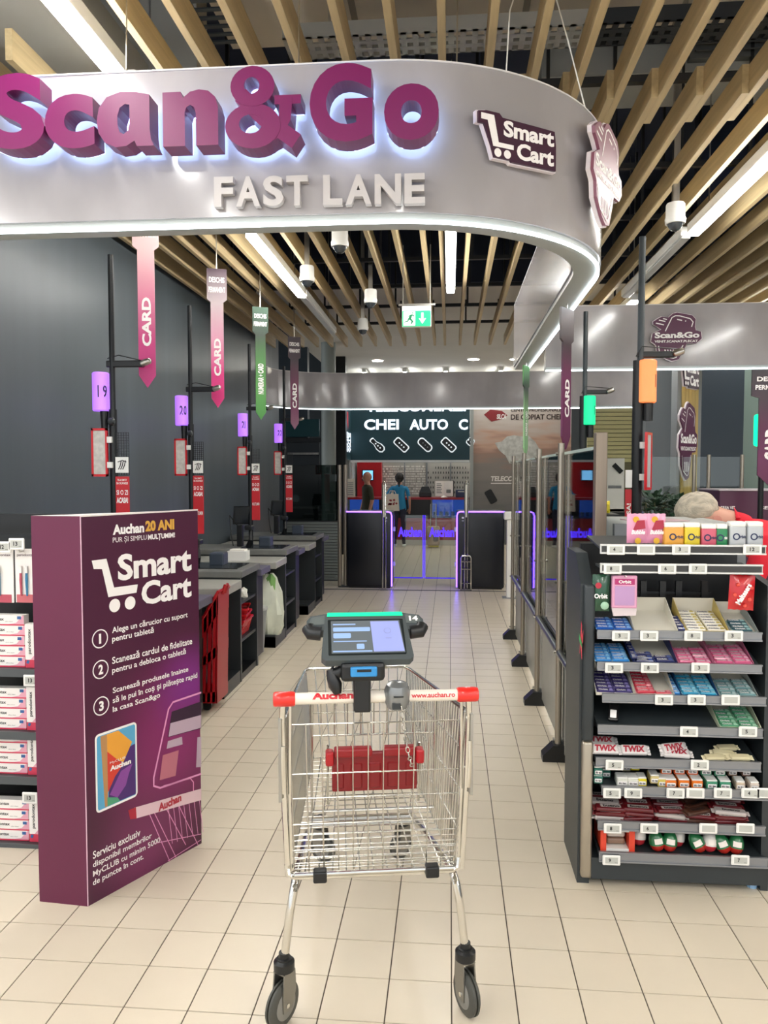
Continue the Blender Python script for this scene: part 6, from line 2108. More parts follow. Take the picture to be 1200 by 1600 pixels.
def head_bits(t, h, face_y=-1, ears=True, lean=0.0):
    k = h / 1.62
    y0 = lean * .5
    for sx in (-1, 1):
        MB().lathe([(.004, 0), (.016, .004), (.02, .01), (.012, .014)], 10, Matrix.Translation((sx * .077 * k, y0 * k, 1.525 * k)) @ Matrix.Rotation(sx * pi / 2, 4, 'Y')).build('ear', SKIN, t, local=True, smooth=True)
        MB().lathe([(.001, 0), (.008, .003), (.009, .006)], 8, Matrix.Translation((sx * .03 * k, (y0 - .088) * k, 1.535 * k)) @ Matrix.Rotation(pi / 2, 4, 'X')).build('eye', M_ktext, t, local=True)
    MB().tube([(0, (y0 - .085) * k, 1.54 * k), (0, (y0 - .11) * k, 1.505 * k), (0, (y0 - .09) * k, 1.497 * k)], [.008, .013, .008], 6).build('nose', SKIN, t, local=True, smooth=True)
    MB().obox((0, (y0 - .083) * k, 1.472 * k), (.02, 0, 0), (0, .006, 0), (0, 0, .004)).build('mouth', mat('lip', '#8c5048', .5), t, local=True)


# bald man in an olive shirt, side on, walking left
p = PX(574, 853, y=15.6)
t = thing('person', 'bald person in olive t-shirt standing side-on behind left gate cabinet', 'person', (p.x, 15.6, 0), radians(-62))
J = standing(1.64)
figure(t, J, lambda c: 1 if (.9 < c.z < 1.4 and not (abs(c.x) > .2 and c.z < 1.1)) else (2 if c.z <= .9 and not (abs(c.x) > .17 and c.z > .66) else 0), [SKIN, mat('olive_shirt', '#3c3c2c', .8), mat('dark_trousers', '#23262c', .8)], (0, 0, 1.548))
head_bits(t, 1.64)
# person in blue from behind at the counter
p = PX(624, 853, y=17.15)
t = thing('person', 'person in blue t-shirt with dark hair standing at the key counter, seen from behind', 'person', (p.x, 17.15, 0), pi)
J = standing(1.6, 0, 'down')
J = [(n, (.27, .07, 1.14) if n == 'el_r' else (.28, .17, 1.17) if n == 'wrist_r' else (.28, .235, 1.17) if n == 'hand_r' else p_, r, pr) for n, p_, r, pr in J]
figure(t, J, lambda c: 1 if (.84 < c.z < 1.37 and not (abs(c.x) > .205 and c.z < 1.12)) else (2 if c.z <= .86 and not (abs(c.x) > .17 and c.z > .66) else 0), [SKIN, mat('blue_shirt', '#1f7fae', .75), mat('navy_trousers', '#141a33', .8)], (0, 0, 1.51))
head_bits(t, 1.6)
b_ = bmesh.new(); bmesh.ops.create_uvsphere(b_, u_segments=18, v_segments=12, radius=.1)
for q in b_.verts:
    q.co.z *= 1.12
    if q.co.y < -.035 and q.co.z < .05: q.co *= .75
    q.co *= 1 + .05 * sin(q.co.x * 90) * sin(q.co.z * 70)
MB().bm(b_, Matrix.Translation((0, .012, 1.535))).build('hair', mat('hair_dark', '#15110f', .6), t, local=True, smooth=True)
MB().tube([(0, .1, 1.5), (0, .115, 1.42), (0, .11, 1.33)], [.03, .026, .01], 8).build('ponytail', mat('hair_dark', '#15110f', .6), t, local=True, smooth=True)
for s in (-1, 1):
    MB().rbox(s * .105 - .045, s * .105 + .045, -.2, .08, 0, .06, .02, 2).build('shoe', M_white, t, local=True)
# the carrier bag held by the person in blue
a, b = PX(602, 798, y=16.9), PX(624, 772, y=16.9)
t = thing('carrier_bag', 'white carrier bag with red pattern held by the person in blue', 'bag', ((a.x + b.x) / 2, 16.9, a.z))
w_, h_ = b.x - a.x, b.z - a.z
MB().prism([(-w_ / 2, 0), (w_ / 2, 0), (w_ * .42, h_), (-w_ * .44, h_)], (Vector((0, 0, 0)), XP, ZP, -YP), -.05, .05).build('bag_body', mat('bag_offwhite', '#d9d0c6', .6), t, local=True)
q = MB()
for i in range(12): flat(q, circle(random.uniform(-.11, .1), random.uniform(.35, .65) * h_, random.uniform(.012, .026), 7), (Vector((0, 0, 0)), XP, ZP, -YP), .052)
q.build('red_pattern', mat('bag_red_print', '#9c3340', .6), t, local=True)
MB().tube([(-.08, 0, h_), (-.05, 0, h_ + .07), (.05, 0, h_ + .07), (.08, 0, h_)], .008, 6).build('bag_handle', mat('bag_offwhite', '#d9d0c6', .6), t, local=True)

# cashier bending forward behind the rack
ca = thing('person', 'white-haired person in red top bending low behind the sweets rack', 'person', (2.0, 4.25, 0))
Y0 = 0.0
hd_ = PX(1090, 798, y=4.25) - Vector((2.0, 4.25, 0))
nk = PX(1140, 812, y=4.25) - Vector((2.0, 4.25, 0))
ch_ = PX(1190, 850, y=4.25) - Vector((2.0, 4.25, 0))
J = [('pelvis', (.2, 0, .95), (.15, .16), None), ('waist', (.02, 0, 1.08), (.13, .15), 'pelvis'), ('chest', (ch_.x + .02, 0, ch_.z + .0), (.125, .17), 'waist'), ('neck0', (ch_.x - .1, 0, ch_.z + .08), (.08, .1), 'chest'),
     ('neck', tuple(nk), .055, 'neck0'), ('jaw', (nk.x - .06, 0, nk.z + .0), (.07, .07), 'neck'), ('head', tuple(hd_), (.082, .078), 'jaw'), ('crown', (hd_.x - .06, 0, hd_.z - .005), (.06, .058), 'head')]
for s, sy in (('l', -1), ('r', 1)):
    J += [('sh_' + s, (ch_.x - .04, sy * .17, ch_.z + .01), .07, 'chest'), ('el_' + s, (ch_.x - .15, sy * .22, ch_.z - .24), .05, 'sh_' + s), ('wrist_' + s, (ch_.x - .36, sy * .16, ch_.z - .32), .032, 'el_' + s), ('hand_' + s, (ch_.x - .44, sy * .15, ch_.z - .34), .035, 'wrist_' + s),
          ('hip_' + s, (.22, sy * .09, .87), .09, 'pelvis'), ('knee_' + s, (.19, sy * .1, .48), .06, 'hip_' + s), ('ank_' + s, (.24, sy * .1, .09), .042, 'knee_' + s), ('toe_' + s, (.1, sy * .11, .035), .036, 'ank_' + s)]
nkx = nk.x
figure(ca, J, lambda c: 2 if c.z < .9 and c.x > .02 else (1 if (c.x > nkx + .015 and not (c.x < ch_.x - .2)) else 0), [mat('skin_fair', '#d8a28c', .5), mat('red_top', '#e0122e', .7), mat('dark_trousers', '#23262c', .8)])
b_ = bmesh.new(); bmesh.ops.create_uvsphere(b_, u_segments=32, v_segments=20, radius=.1)
for q in b_.verts:
    q.co.x *= 1.12; q.co.z *= .95; q.co.y *= .95
    a_ = atan2(q.co.y, q.co.x)
    q.co *= 1 + .025 * sin(a_ * 9 + q.co.z * 40) + .015 * sin(q.co.z * 120 + a_ * 4)
    if q.co.z < -.02: q.co.z *= .7
M_hair = mat('hair_white', '#cfc4b0', .6, noise=(12, .35), stretch=(1, 6, 3), bump=(40, .6))
MB().bm(b_, Matrix.Translation((hd_.x - .005, 0, hd_.z + .006)) @ Matrix.Rotation(radians(-12), 4, 'Y')).build('hair', M_hair, ca, local=True, smooth=True)
for sy in (-1, 1):
    MB().lathe([(.004, 0), (.018, .004), (.024, .012), (.014, .016)], 12, Matrix.Translation((hd_.x + .075, sy * .07, hd_.z - .045)) @ Matrix.Rotation(-sy * pi / 2, 4, 'X')).build('ear', mat('ear_pink', '#c98574', .5), ca, local=True, smooth=True)
MB().tube([(nkx + .02, -.07, nk.z + .015), (nkx + .02, 0, nk.z + .07), (nkx + .02, .07, nk.z + .015), (nkx + .02, 0, nk.z - .04)], .013, 8, closed=True).build('collar', mat('red_top', '#e0122e', .7), ca, local=True, smooth=True)

# ================================================================ key shop at the back
SYY = 17.8
sh = thing('key_shop_sign', 'dark teal fascia board reading CHEI AUTO with four car keys', 'sign', (-.9, SYY, 1.93))
a, b = PX(548, 719, y=SYY), PX(733.5, 719, y=SYY)
MB().box(a.x, b.x, SYY, SYY + .1, a.z, 3.6).build('board', mat('fascia_teal', '#20414c', .45, noise=(1.5, .15)), sh)
MB().box(a.x, b.x, SYY - .02, SYY + .12, a.z - .05, a.z).build('lower_lip', mat('lip_pale', '#c8cdd0', .4), sh)
q = MB()
FSg = front(SYY)
M_lit = glow('lit_letter', '#e6f2ff', 1.25)
for s, u0, u1, v0, v1 in (('CHEI', 569, 623, 655, 671.5), ('AUTO', 640, 700, 655, 671.5), ('C', 717, 731, 655, 671.5), ('TELECOMENZI', 572, 728, 628, 643.5)):
    p0, p1 = PX(u0, v1, y=SYY - .02), PX(u1, v0, y=SYY - .02)
    text_into(MB(), s, front(SYY - .001), p0.x, p1.x, p0.z, p1.z, d=0, depth=.02, bold=.025).build('lit_word', M_lit, sh)
M_sil = mat('key_silver', '#e3e8ea', .35, emit='#d8e4ea', es=.35)
for k_, (u, v) in enumerate(((590, 696), (627, 695), (664, 695), (701, 695), (735, 690))):
    c = PX(u, v, y=SYY - .03)
    F = (Vector((c.x, SYY - .001, c.z)), Vector((cos(-.75), 0, sin(-.75))), Vector((-sin(-.75), 0, cos(-.75))), -YP)
    if u == 735: poly = rrect(-.08, .08, -.09, .09, .05)
    elif k_ == 0: poly = [(-.22, .03), (-.2, .06), (-.08, .05), (.04, .09), (.14, .085), (.19, .04), (.19, -.04), (.14, -.085), (.04, -.09), (-.08, -.05), (-.2, -.06), (-.22, -.03)]
    else: poly = rrect(-.19, .19, -.095, .095, .05 if k_ != 2 else .08)
    o_ = MB().prism(poly, F, 0, .025).build('car_key', M_sil, sh)
    MB().prism([(x_ * .86, y_ * .74) for x_, y_ in poly], F, .025, .03).build('key_face', mat('key_black', '#14181b', .3), o_)
    for j in range(3):
        MB().prism(circle(-.06 + j * .07, 0, .02, 8), F, .03, .034).build('key_button', M_sil if k_ != 2 else M_grey, o_)
# side return with small lettering
sd = thing('side_sign', 'narrow teal side panel with small white lettering beside the fascia', 'sign', (a.x - .05, SYY - .4, 1.93))
MB().box(a.x - .04, a.x, SYY - .8, SYY + .1, a.z, 3.6).build('board', mat('fascia_teal', '#20414c', .45), sd)
q = MB()
FR = (Vector((a.x + .001, SYY - .75, 0)), YP, ZP, XP)
for i, s in enumerate(('CHEI', 'AUTO', 'YALE')):
    text_into(q, s, (Vector((a.x + .002, SYY - .7 + i * .26, 2.1)), ZP, -YP, XP), 0, .45, -.16, 0, d=.002, bold=.05)
q.build('lettering', M_lit, sd)
q = MB(); flat(q, [(.1, 2.75), (.3, 2.62), (.3, 3.0), (.1, 3.0)], (Vector((a.x + .001, SYY - .75, 0)), YP, ZP, XP), .003)
q.build('emblem', mat('emblem_dkred', '#9c2630', .5, emit='#9c2630', es=.3), sd)
# interior back wall with key boards
tag(MB().box(a.x - .1, b.x + .1, 19.4, 19.5, 0, 3.9).build('wall_shop', mat('shop_inner', '#7d807e', .6)), kind='structure')
tag(MB().box(a.x - .12, a.x - .04, 17.9, 19.4, 0, 3.9).build('wall_shop_side', mat('shop_inner', '#7d807e', .6)), kind='structure')
BYK = 19.3
M_key = mat('key_metal', '#dad7cd', .3, .25); M_board = mat('key_board', '#a3a198', .6)
M_keyd = mat('key_dark', '#2a2b2c', .4)
for k_, (u0, u1) in enumerate(((597, 631), (632, 665), (667, 703), (704, 742))):
    p0, p1 = PX(u0, 773, y=BYK), PX(u1, 727, y=BYK)
    t = thing('key_board', '%s board of hanging key blanks behind the counter' % ['first', 'second', 'third', 'fourth'][k_], 'key rack', ((p0.x + p1.x) / 2, BYK, p0.z), 0, 'key boards')
    MB().box(p0.x, p1.x, BYK, BYK + .05, p0.z - .05, p1.z + .06).build('board', M_board, t)
    ks = MB()
    nx, nz = (17, 12) if k_ < 2 else (9, 6)
    for i in range(nx):
        for j in range(nz):
            if random.random() < .12: continue
            x = p0.x + (p1.x - p0.x) * (i + .5) / nx + random.uniform(-.004, .004)
            z = p0.z + (p1.z - p0.z) * (j + .5) / nz
            tw = random.uniform(-.6, .6)
            ks.obox((x, BYK - .02, z), (.011, .011 * tw, 0), (-.002 * tw, .003, 0), (0, 0, .02 if k_ < 2 else .026))
    tag(ks.build('keys', M_key if k_ < 2 else M_keyd, t), kind='stuff')
    MB().box(p0.x - .01, p0.x + .015, BYK - .03, BYK, p0.z - .05, p1.z + .08).build('board_post', M_grey, t)
p0, p1 = PX(558, 776, y=19.0), PX(596, 722, y=19.0)
t = thing('red_cabinet', 'red cabinet panel with a small screen behind the counter', 'cabinet', ((p0.x + p1.x) / 2, 19.0, 0))
MB().box(p0.x, p1.x, 19.0, 19.25, 0, p1.z).build('cabinet_body', mat('shop_red', '#b0141c', .4), t)
s0, s1 = PX(566, 751, y=18.98), PX(584, 734, y=18.98)
MB().box(s0.x, s1.x, 18.95, 18.99, s0.z, s1.z).build('screen_frame', M_black, t)
MB().box(s0.x + .02, s1.x - .02, 18.945, 18.95, s0.z + .02, s1.z - .02).build('screen', mat('shop_screen', '#5f9fcb', .2, emit='#6fb0e0', es=.9), t)
# counter
co = thing('shop_counter', 'key shop counter with red top and blue-lit glass showcases', 'counter', (-.9, 17.6, 0))
CYK = 17.5
p0, p1 = PX(541, 777, y=CYK), PX(733, 777, y=CYK)
zc = p0.z
MB().box(p0.x, p1.x, CYK, CYK + .5, zc - .05, zc).build('countertop', mat('counter_red', '#8e1c24', .35), co)
MB().box(p0.x, p1.x, CYK + .02, CYK + .48, .12, .62).build('front_panel', mat('counter_panel', '#a03038', .4), co)
MB().box(p0.x, p1.x, CYK + .0, CYK + .48, .0, .12).build('plinth', mat('plinth_white', '#c8c2bb', .5), co)
for u0, u1 in ((543, 590), (675, 731)):
    q0, q1 = PX(u0, 790, y=CYK), PX(u1, 790, y=CYK)
    MB().box(q0.x, q1.x, CYK + .01, CYK + .02, .64, zc - .05).build('showcase_glass', M_glass, co)
    MB().box(q0.x, q1.x, CYK + .4, CYK + .42, .64, zc - .05).build('showcase_back', mat('showcase_blue', '#23417f', .4, emit='#2a4fb0', es=.35), co)
    for i in range(6):
        x = q0.x + (q1.x - q0.x) * (i + .5) / 6
        MB().rbox(x - .04, x + .04, CYK + .1, CYK + .25, .66, .76, .02, 2).build('showcase_item', mat('item_blue', '#7fa0dc', .3), co)
    MB().box(q0.x, q1.x, CYK + .02, CYK + .4, .62, .64).build('showcase_floor', mat('showcase_floor', '#35508a', .4), co)
q0, q1 = PX(592, 790, y=CYK), PX(673, 790, y=CYK)
MB().box(q0.x, q1.x, CYK + .01, CYK + .03, .62, zc - .05).build('dark_panel', M_black, co)
# things on the counter
p0, p1 = PX(655, 775, y=17.7), PX(674, 760, y=17.7)
t = thing('cutting_machine', 'black key-cutting machine standing on the counter', 'machine', ((p0.x + p1.x) / 2, 17.7, zc))
MB().rbox(p0.x, p1.x, 17.65, 17.9, zc, zc + .12, .02).build('machine_base', M_black, t)
MB().prism([(0, .1), (p1.x - p0.x, .1), ((p1.x - p0.x) * .8, .24), ((p1.x - p0.x) * .2, .24)], (Vector((p0.x, 17.7, zc)), XP, ZP, -YP), -.15, 0).build('machine_hood', M_dark, t)
p0, p1 = PX(679, 775, y=17.62), PX(709, 751, y=17.62)
t = thing('open_catalogue', 'open white catalogue on a stand on the counter', 'catalogue', ((p0.x + p1.x) / 2, 17.62, zc))
mx_ = (p0.x + p1.x) / 2
MB().obox((mx_ - .1, 17.62, zc + .2), (.1, .03, 0), (0, .004, 0), (0, 0, .17)).build('left_page', M_wtext, t)
MB().obox((mx_ + .1, 17.62, zc + .2), (.1, -.03, 0), (0, .004, 0), (0, 0, .17)).build('right_page', M_wtext, t)
MB().obox((mx_ + .2, 17.63, zc + .2), (.02, -.005, 0), (0, .02, 0), (0, 0, .18)).build('binder_cover', M_black, t)
MB().lathe([(.08, 0), (.06, .02), (.01, .04)], 14, Matrix.Translation((mx_, 17.66, zc))).build('stand_foot', M_white, t)
q = MB()
for i in range(6): flat(q, rrect(mx_ - .17, mx_ - .05 - .02 * (i % 2), zc + .1 + i * .04, zc + .115 + i * .04, .002, 1), front(17.585), .004)
flat(q, rrect(mx_ + .05, mx_ + .15, zc + .1, zc + .18, .004, 1), front(17.59), .004)
q.build('print', M_grey, t)
p0, p1 = PX(712, 775, y=17.7), PX(731, 762, y=17.7)
t = thing('blue_box', 'blue tool box at the right end of the counter', 'box', ((p0.x + p1.x) / 2, 17.7, zc))
MB().rbox(p0.x, p1.x, 17.65, 17.85, zc, zc + .17, .01).build('box_body', mat('toolbox_blue', '#1c2f58', .4), t)
MB().box(p0.x + .05, p1.x - .05, 17.64, 17.65, zc + .12, zc + .14).build('latch', M_steel, t)
p0, p1 = PX(542, 775, y=17.55), PX(554, 748, y=17.55)
t = thing('notice_stand', 'white notice board at the left end of the counter', 'notice', ((p0.x + p1.x) / 2, 17.55, zc))
MB().box(p0.x, p1.x, 17.56, 17.58, zc, p1.z).build('board', mat('notice_white', '#c9c4ba', .6), t)
q = MB()
for i in range(7): flat(q, rrect(p0.x + .02, p1.x - .03, zc + .05 + i * .045, zc + .07 + i * .045, .003, 1), front(17.56), .001)
q.build('print', M_grey, t)
p0, p1 = PX(543, 780, y=18.2), PX(551, 719, y=18.2)
tag(MB().box(p0.x, p1.x, 18.2, 18.3, 0, p1.z).build('trim_5', mat('pilaster_white', '#cfd2d2', .5)), kind='structure')
# beige shopping trolley bag seen through the right gate leaf
p0, p1 = PX(667, 854, y=17.0), PX(687, 820, y=17.0)
t = thing('wheeled_bag', 'beige wheeled bag with dark pocket standing beyond the right gate leaf', 'bag', ((p0.x + p1.x) / 2, 17.0, 0))
MB().rbox(p0.x, p1.x, 16.9, 17.15, .05, .47, .04, 3).build('bag_body', mat('bag_tan', '#a98f7a', .7), t)
MB().rbox(p0.x + .14, p1.x - .03, 16.88, 16.92, .14, .33, .03, 3).build('pocket', mat('pocket_brown', '#4c3a30', .7), t)
MB().box(p0.x + .02, p1.x - .02, 16.9, 17.1, .02, .05).build('yellow_base', mat('base_yellow', '#cfb93c', .5), t)
MB().tube([(p0.x + .08, 17.1, .45), (p0.x + .08, 17.12, .95), (p1.x - .08, 17.12, .95), (p1.x - .08, 17.1, .45)], .014, 6).build('pull_handle', M_steel, t)
for x in (p0.x + .05, p1.x - .05): MB().cyl((x - .02, 17.1, .04), (x + .02, 17.1, .04), .04, n=12).build('wheel', M_black, t)

# poster wall to the right of the shop
pw = thing('key_poster', 'large printed wall poster with white map and sunset clouds right of the key shop', 'poster', (1.6, SYY, 0))
p0, p1 = PX(740, 640, y=SYY), PX(893, 640, y=SYY)


def poster_mat():
    m = bpy.data.materials.new('poster_print')
    m.use_nodes = True
    nt = m.node_tree
    b = nt.nodes['Principled BSDF']
    b.inputs['Roughness'].default_value = .4
    tc = nt.nodes.new('ShaderNodeTexCoord'); sp = nt.nodes.new('ShaderNodeSeparateXYZ'); nz = nt.nodes.new('ShaderNodeTexNoise')
    mp = nt.nodes.new('ShaderNodeMapping'); mp.inputs['Scale'].default_value = (.6, 1, 3)
    ad = nt.nodes.new('ShaderNodeMath'); ad.operation = 'MULTIPLY_ADD'; ad.inputs[1].default_value = .5
    cr = nt.nodes.new('ShaderNodeValToRGB')
    L_ = nt.links.new
    L_(tc.outputs['Object'], mp.inputs[0]); L_(mp.outputs[0], nz.inputs['Vector']); L_(tc.outputs['Object'], sp.inputs[0])
    nz.inputs['Scale'].default_value = 1.6
    mr = nt.nodes.new('ShaderNodeMapRange'); mr.inputs['From Max'].default_value = 3.2; mr.inputs['From Min'].default_value = .6
    mr.inputs['To Min'].default_value = -.25; mr.inputs['To Max'].default_value = .75
    L_(sp.outputs['Z'], mr.inputs['Value']); L_(nz.outputs['Fac'], ad.inputs[0]); L_(mr.outputs[0], ad.inputs[2]); L_(ad.outputs[0], cr.inputs[0])
    e = cr.color_ramp.elements
    e[0].position, e[0].color = 0, lin('#6f7173'); e[1].position, e[1].color = 1, lin('#d5cfca')
    for ps, cc in ((.45, '#8d8682'), (.6, '#a58578'), (.68, '#c9a693'), (.78, '#c7bab2')):
        x = e.new(ps); x.color = lin(cc)
    L_(cr.outputs[0], b.inputs['Base Color'])
    return m


MB().box(p0.x, p1.x, SYY, SYY + .05, 0, 3.5).build('poster_sheet', poster_mat(), pw)
MB().box(p0.x - .07, p0.x, SYY - .05, SYY + .06, 0, 3.5).build('frame_post', mat('frame_grey', '#9aa0a0', .4), pw)
q = MB(); FPo = front(SYY)
mp_ = [(744, 1)]
mpts = [(773, 692), (784, 690), (792, 682), (803, 680), (815, 682), (826, 681), (836, 690), (842, 700), (846, 706), (838, 712), (834, 722), (822, 724), (808, 726), (796, 724), (790, 712), (780, 704)]
flat(q, [(PX(u, v, y=SYY).x, PX(u, v, y=SYY).z) for u, v in mpts], FPo, .006)
q.build('map_print', mat('map_white', '#dcdedb', .5, noise=(9, .35)), pw)
q = MB()
for s, u0, u1, v0, v1 in (('CENTRE PROFESIONALE', 798, 877, 638, 643.5), ('DE COPIAT CHEI', 798, 876, 647, 656)):
    a_, b2 = PX(u0, v1, y=SYY), PX(u1, v0, y=SYY)
    text_into(MB(), s, FPo, a_.x, b2.x, a_.z, b2.z, d=.006, bold=.03).build('text_line', mat('print_darkbrown', '#33231f', .5), pw)
q = MB()
for s, u0, u1, v0, v1 in (('TELECOMENZI', 767, 830, 744, 752), ('SILCA', 776, 791, 647, 655)):
    a_, b2 = PX(u0, v1, y=SYY), PX(u1, v0, y=SYY)
    text_into(MB(), s, FPo, a_.x, b2.x, a_.z, b2.z, d=.009, bold=.04, shear=.15).build('white_lettering', M_wtext, pw)
a_, b2 = PX(767, 756, y=SYY), PX(806, 754.5, y=SYY); flat(q, [(a_.x, a_.z), (b2.x, a_.z), (b2.x, b2.z), (a_.x, b2.z)], FPo, .006)
q.build('underline_print', M_wtext, pw)
q = MB(); flat(q, [(PX(u, v, y=SYY).x, PX(u, v, y=SYY).z) for u, v in ((756, 648), (766, 640), (784, 642), (793, 649), (784, 655), (768, 659))], FPo, .006)
q.build('diamond_emblem', mat('emblem_dkred2', '#8e2a30', .5), pw)
c = PX(767, 776, y=SYY - .02)
F = (Vector((c.x, SYY - .001, c.z)), Vector((cos(-1.05), 0, sin(-1.05))), Vector((-sin(-1.05), 0, cos(-1.05))), -YP)
MB().prism(rrect(-.16, .16, -.09, .09, .04), F, 0, .02).build('key_fob_print', M_black, pw)

# ================================================================ right side: tills beyond the fence
M_or = mat('lamp_orange', '#e08a5c', .5, emit='#ff7a3c', es=.55)
M_gr = mat('lamp_green', '#12b883', .5, emit='#0cd08a', es=.5)


def till_pole(x, y, ztop, lampm, digit, label, frame=True):
    t = thing('till_pole', label, 'checkout pole', (x, y, .9), 0, 'till poles')
    MB().cyl((x, y, 0), (x, y, ztop), .019, n=12).build('pole', mat('pole_greygreen', '#353d41', .4), t, smooth=True)
    MB().cyl((x - .012, y, .9), (x - .012, y, 2.27), .03, n=12).build('pole_sleeve', M_blackm, t, smooth=True)
    ar = MB().rbox(x - .02, x + .19, y - .015, y + .015, 2.285, 2.32, .006).build('camera_arm', M_black, t)
    MB().lathe([(.008, -.03), (.018, -.025), (.022, .0), (.018, .03), (.006, .038)], 12, Matrix.Translation((x + .2, y - .02, 2.31)) @ Matrix.Rotation(radians(70), 4, 'Y')).build('camera_head', M_steel, ar, smooth=True)
    MB().tube([(x - .03, y - .02, 2.29), (x + .0, y - .03, 2.345), (x + .19, y - .02, 2.33)], .003, 5).build('cable', M_black, ar)
    lx = x + .035
    lb = lamp_drum(t, lx, y - .01, .052, 2.03, 2.27, lampm, digit, .75)
    MB().cyl((lx + .01, y, 1.93), (lx + .01, y, 2.03), .028, .03, n=12).build('lamp_neck', M_black, lb)
    if frame:
        f_ = MB()
        cx_, a_ = x + .045, radians(62)
        ax = Vector((cos(a_), sin(a_), 0))
        zc_, hh = 1.7, .155
        for sgn in (-1, 1):
            f_.obox(Vector((cx_, y - .03, zc_)) + ax * .05 * sgn, ax * .007, Vector((-sin(a_), cos(a_), 0)) * .007, ZP * hh)
            f_.obox(Vector((cx_, y - .03, zc_ + sgn * hh)), ax * .055, Vector((-sin(a_), cos(a_), 0)) * .007, ZP * .007)
        fo = f_.build('notice_frame', M_red, t)
        MB().obox(Vector((cx_, y - .03, zc_)), ax * .045, Vector((-sin(a_), cos(a_), 0)) * .003, ZP * (hh - .005)).build('notice_sheet', mat('notice_grey', '#b9bcc0', .4), fo)
        for sgn in (-1, 1): MB().box(x - .005, x + .02, y - .05, y - .03, zc_ + sgn * .09 - .018, zc_ + sgn * .09 + .018).build('clamp', M_white, fo)
        rs = MB().box(x - .075, x - .035, y - .01, y + .0, 1.25, 1.54).build('red_strip', mat('red_print', '#c0202a', .5), t)
        q_ = MB(); text_into(q_, 'ACASA!', (Vector((x - .055, y - .01, 1.3)), ZP, -XP, -YP), 0, .16, -.012, .012, d=.001, bold=.03); q_.build('lettering', M_wtext, rs)
        MB().box(x - .075, x - .035, y - .012, y - .002, 1.55, 1.65).build('card_symbol', M_white, t)
    return t


till_pole(1.075, 4.54, 2.96, M_or, '1', 'grey till pole with orange lamp and red-edged notice at right')
till_pole(1.11, 6.57, 2.96, M_gr, '1', 'black till pole with green lamp behind the glass fence', False)
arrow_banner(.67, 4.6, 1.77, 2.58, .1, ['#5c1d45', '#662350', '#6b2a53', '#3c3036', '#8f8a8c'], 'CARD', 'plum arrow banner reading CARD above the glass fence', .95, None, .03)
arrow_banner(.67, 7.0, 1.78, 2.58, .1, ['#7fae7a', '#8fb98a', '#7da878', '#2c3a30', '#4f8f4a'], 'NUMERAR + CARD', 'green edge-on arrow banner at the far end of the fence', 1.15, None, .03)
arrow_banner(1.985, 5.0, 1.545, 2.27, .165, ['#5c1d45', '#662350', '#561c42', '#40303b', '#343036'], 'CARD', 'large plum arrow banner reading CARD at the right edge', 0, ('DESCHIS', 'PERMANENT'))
# till desk housing directly behind the rack
t = thing('till_desk', 'grey till desk housing with rounded pale top behind the sweets rack', 'till', (1.0, 3.7, 0))
MB().box(.74, 1.285, 3.48, 4.0, 0, 1.31).build('desk_body', mat('desk_grey', '#7e8285', .45), t)
MB().rbox(.75, 1.195, 3.47, 4.0, 1.31, 1.415, .03, 3).build('desk_top', mat('desk_top', '#b9bab8', .35), t, smooth=True)
MB().rbox(1.2, 1.29, 3.47, 4.0, 1.31, 1.41, .03, 3).build('desk_end', mat('desk_top', '#b9bab8', .35), t, smooth=True)
MB().box(.72, .85, 3.46, 3.5, 1.27, 1.41).build('device_side', mat('device_grey', '#6f7478', .4), t)
t = thing('leaflet', 'thin leaflet lying on top of the till desk housing', 'leaflet', (.95, 3.6, 1.416))
MB().obox((.93, 3.62, 1.419), (.12, .02, 0), (-.02, .08, 0), (0, 0, .002)).build('sheet', mat('leaflet_rose', '#cdb0b4', .5), t)
# bags of shopping on the far belt
for u0, u1, v0, v1, y, c, l_ in ((892, 926, 782, 806, 4.6, '#c9b27a', 'straw-coloured snack bag behind the fence glass'), (938, 953, 783, 802, 4.4, '#e3d52a', 'bright yellow bag beside the steel end post')):
    t, w_, h_ = pillow_bag('snack_bag', l_, u0, u1, v0, v1, y, mat('snack_' + c, c, .35, coat=.2), 0, .06)
    q = MB(); flat(q, circle(0, h_ * .5, h_ * .3, 12), FB, .034); q.build('print', mat('snack_print_' + c, '#8a6a4c' if c[1] == 'c' else '#c9b820', .4), t, local=True)
    t2 = thing('till_belt', 'dark conveyor till carrying the %s' % l_.split(' behind')[0].split(' beside')[0], 'till', (PX(u0, v1, y=y).x, y, 0))
    zt_ = PX(u0, v1, y=y).z
    xx = PX((u0 + u1) / 2, v1, y=y).x
    MB().box(max(xx - .06, .7), xx + .06, y - .1, y + .3, 0, zt_ - .03).build('belt_body', mat('belt_grey', '#9a9d9d', .45), t2)
    MB().box(max(xx - .06, .7), xx + .06, y - .1, y + .3, zt_ - .03, zt_ - .001).build('belt', M_black, t2)
# roller shutter and stall beyond
p0, p1 = PX(917, 722, y=15), PX(992, 636, y=15)
t = thing('roller_shutter', 'closed beige roller shutter beyond the tills', 'shutter', ((p0.x + p1.x) / 2, 15, p0.z))
n_ = 16
for i in range(n_):
    z0, z1 = p0.z + (3.1 - p0.z) * i / n_, p0.z + (3.1 - p0.z) * (i + 1) / n_
    MB().box(p0.x, p1.x, 14.99, 15.02, z0, z1 - .012).build('slat', mat('shutter_beige', '#c3bd8a', .5), t)
MB().box(p0.x, p1.x, 15.02, 15.05, 0, 3.9).build('backing', mat('shutter_back', '#6d694c', .6), t)
p0, p1 = PX(945, 800, y=14), PX(976, 716, y=14)
t = thing('stall_board', 'white stall board with a key picture beyond the tills', 'board', ((p0.x + p1.x) / 2, 14, 0))
MB().box(p0.x, p1.x, 14, 14.05, p0.z, p1.z).build('board', mat('stall_white', '#d8d9d4', .5), t)
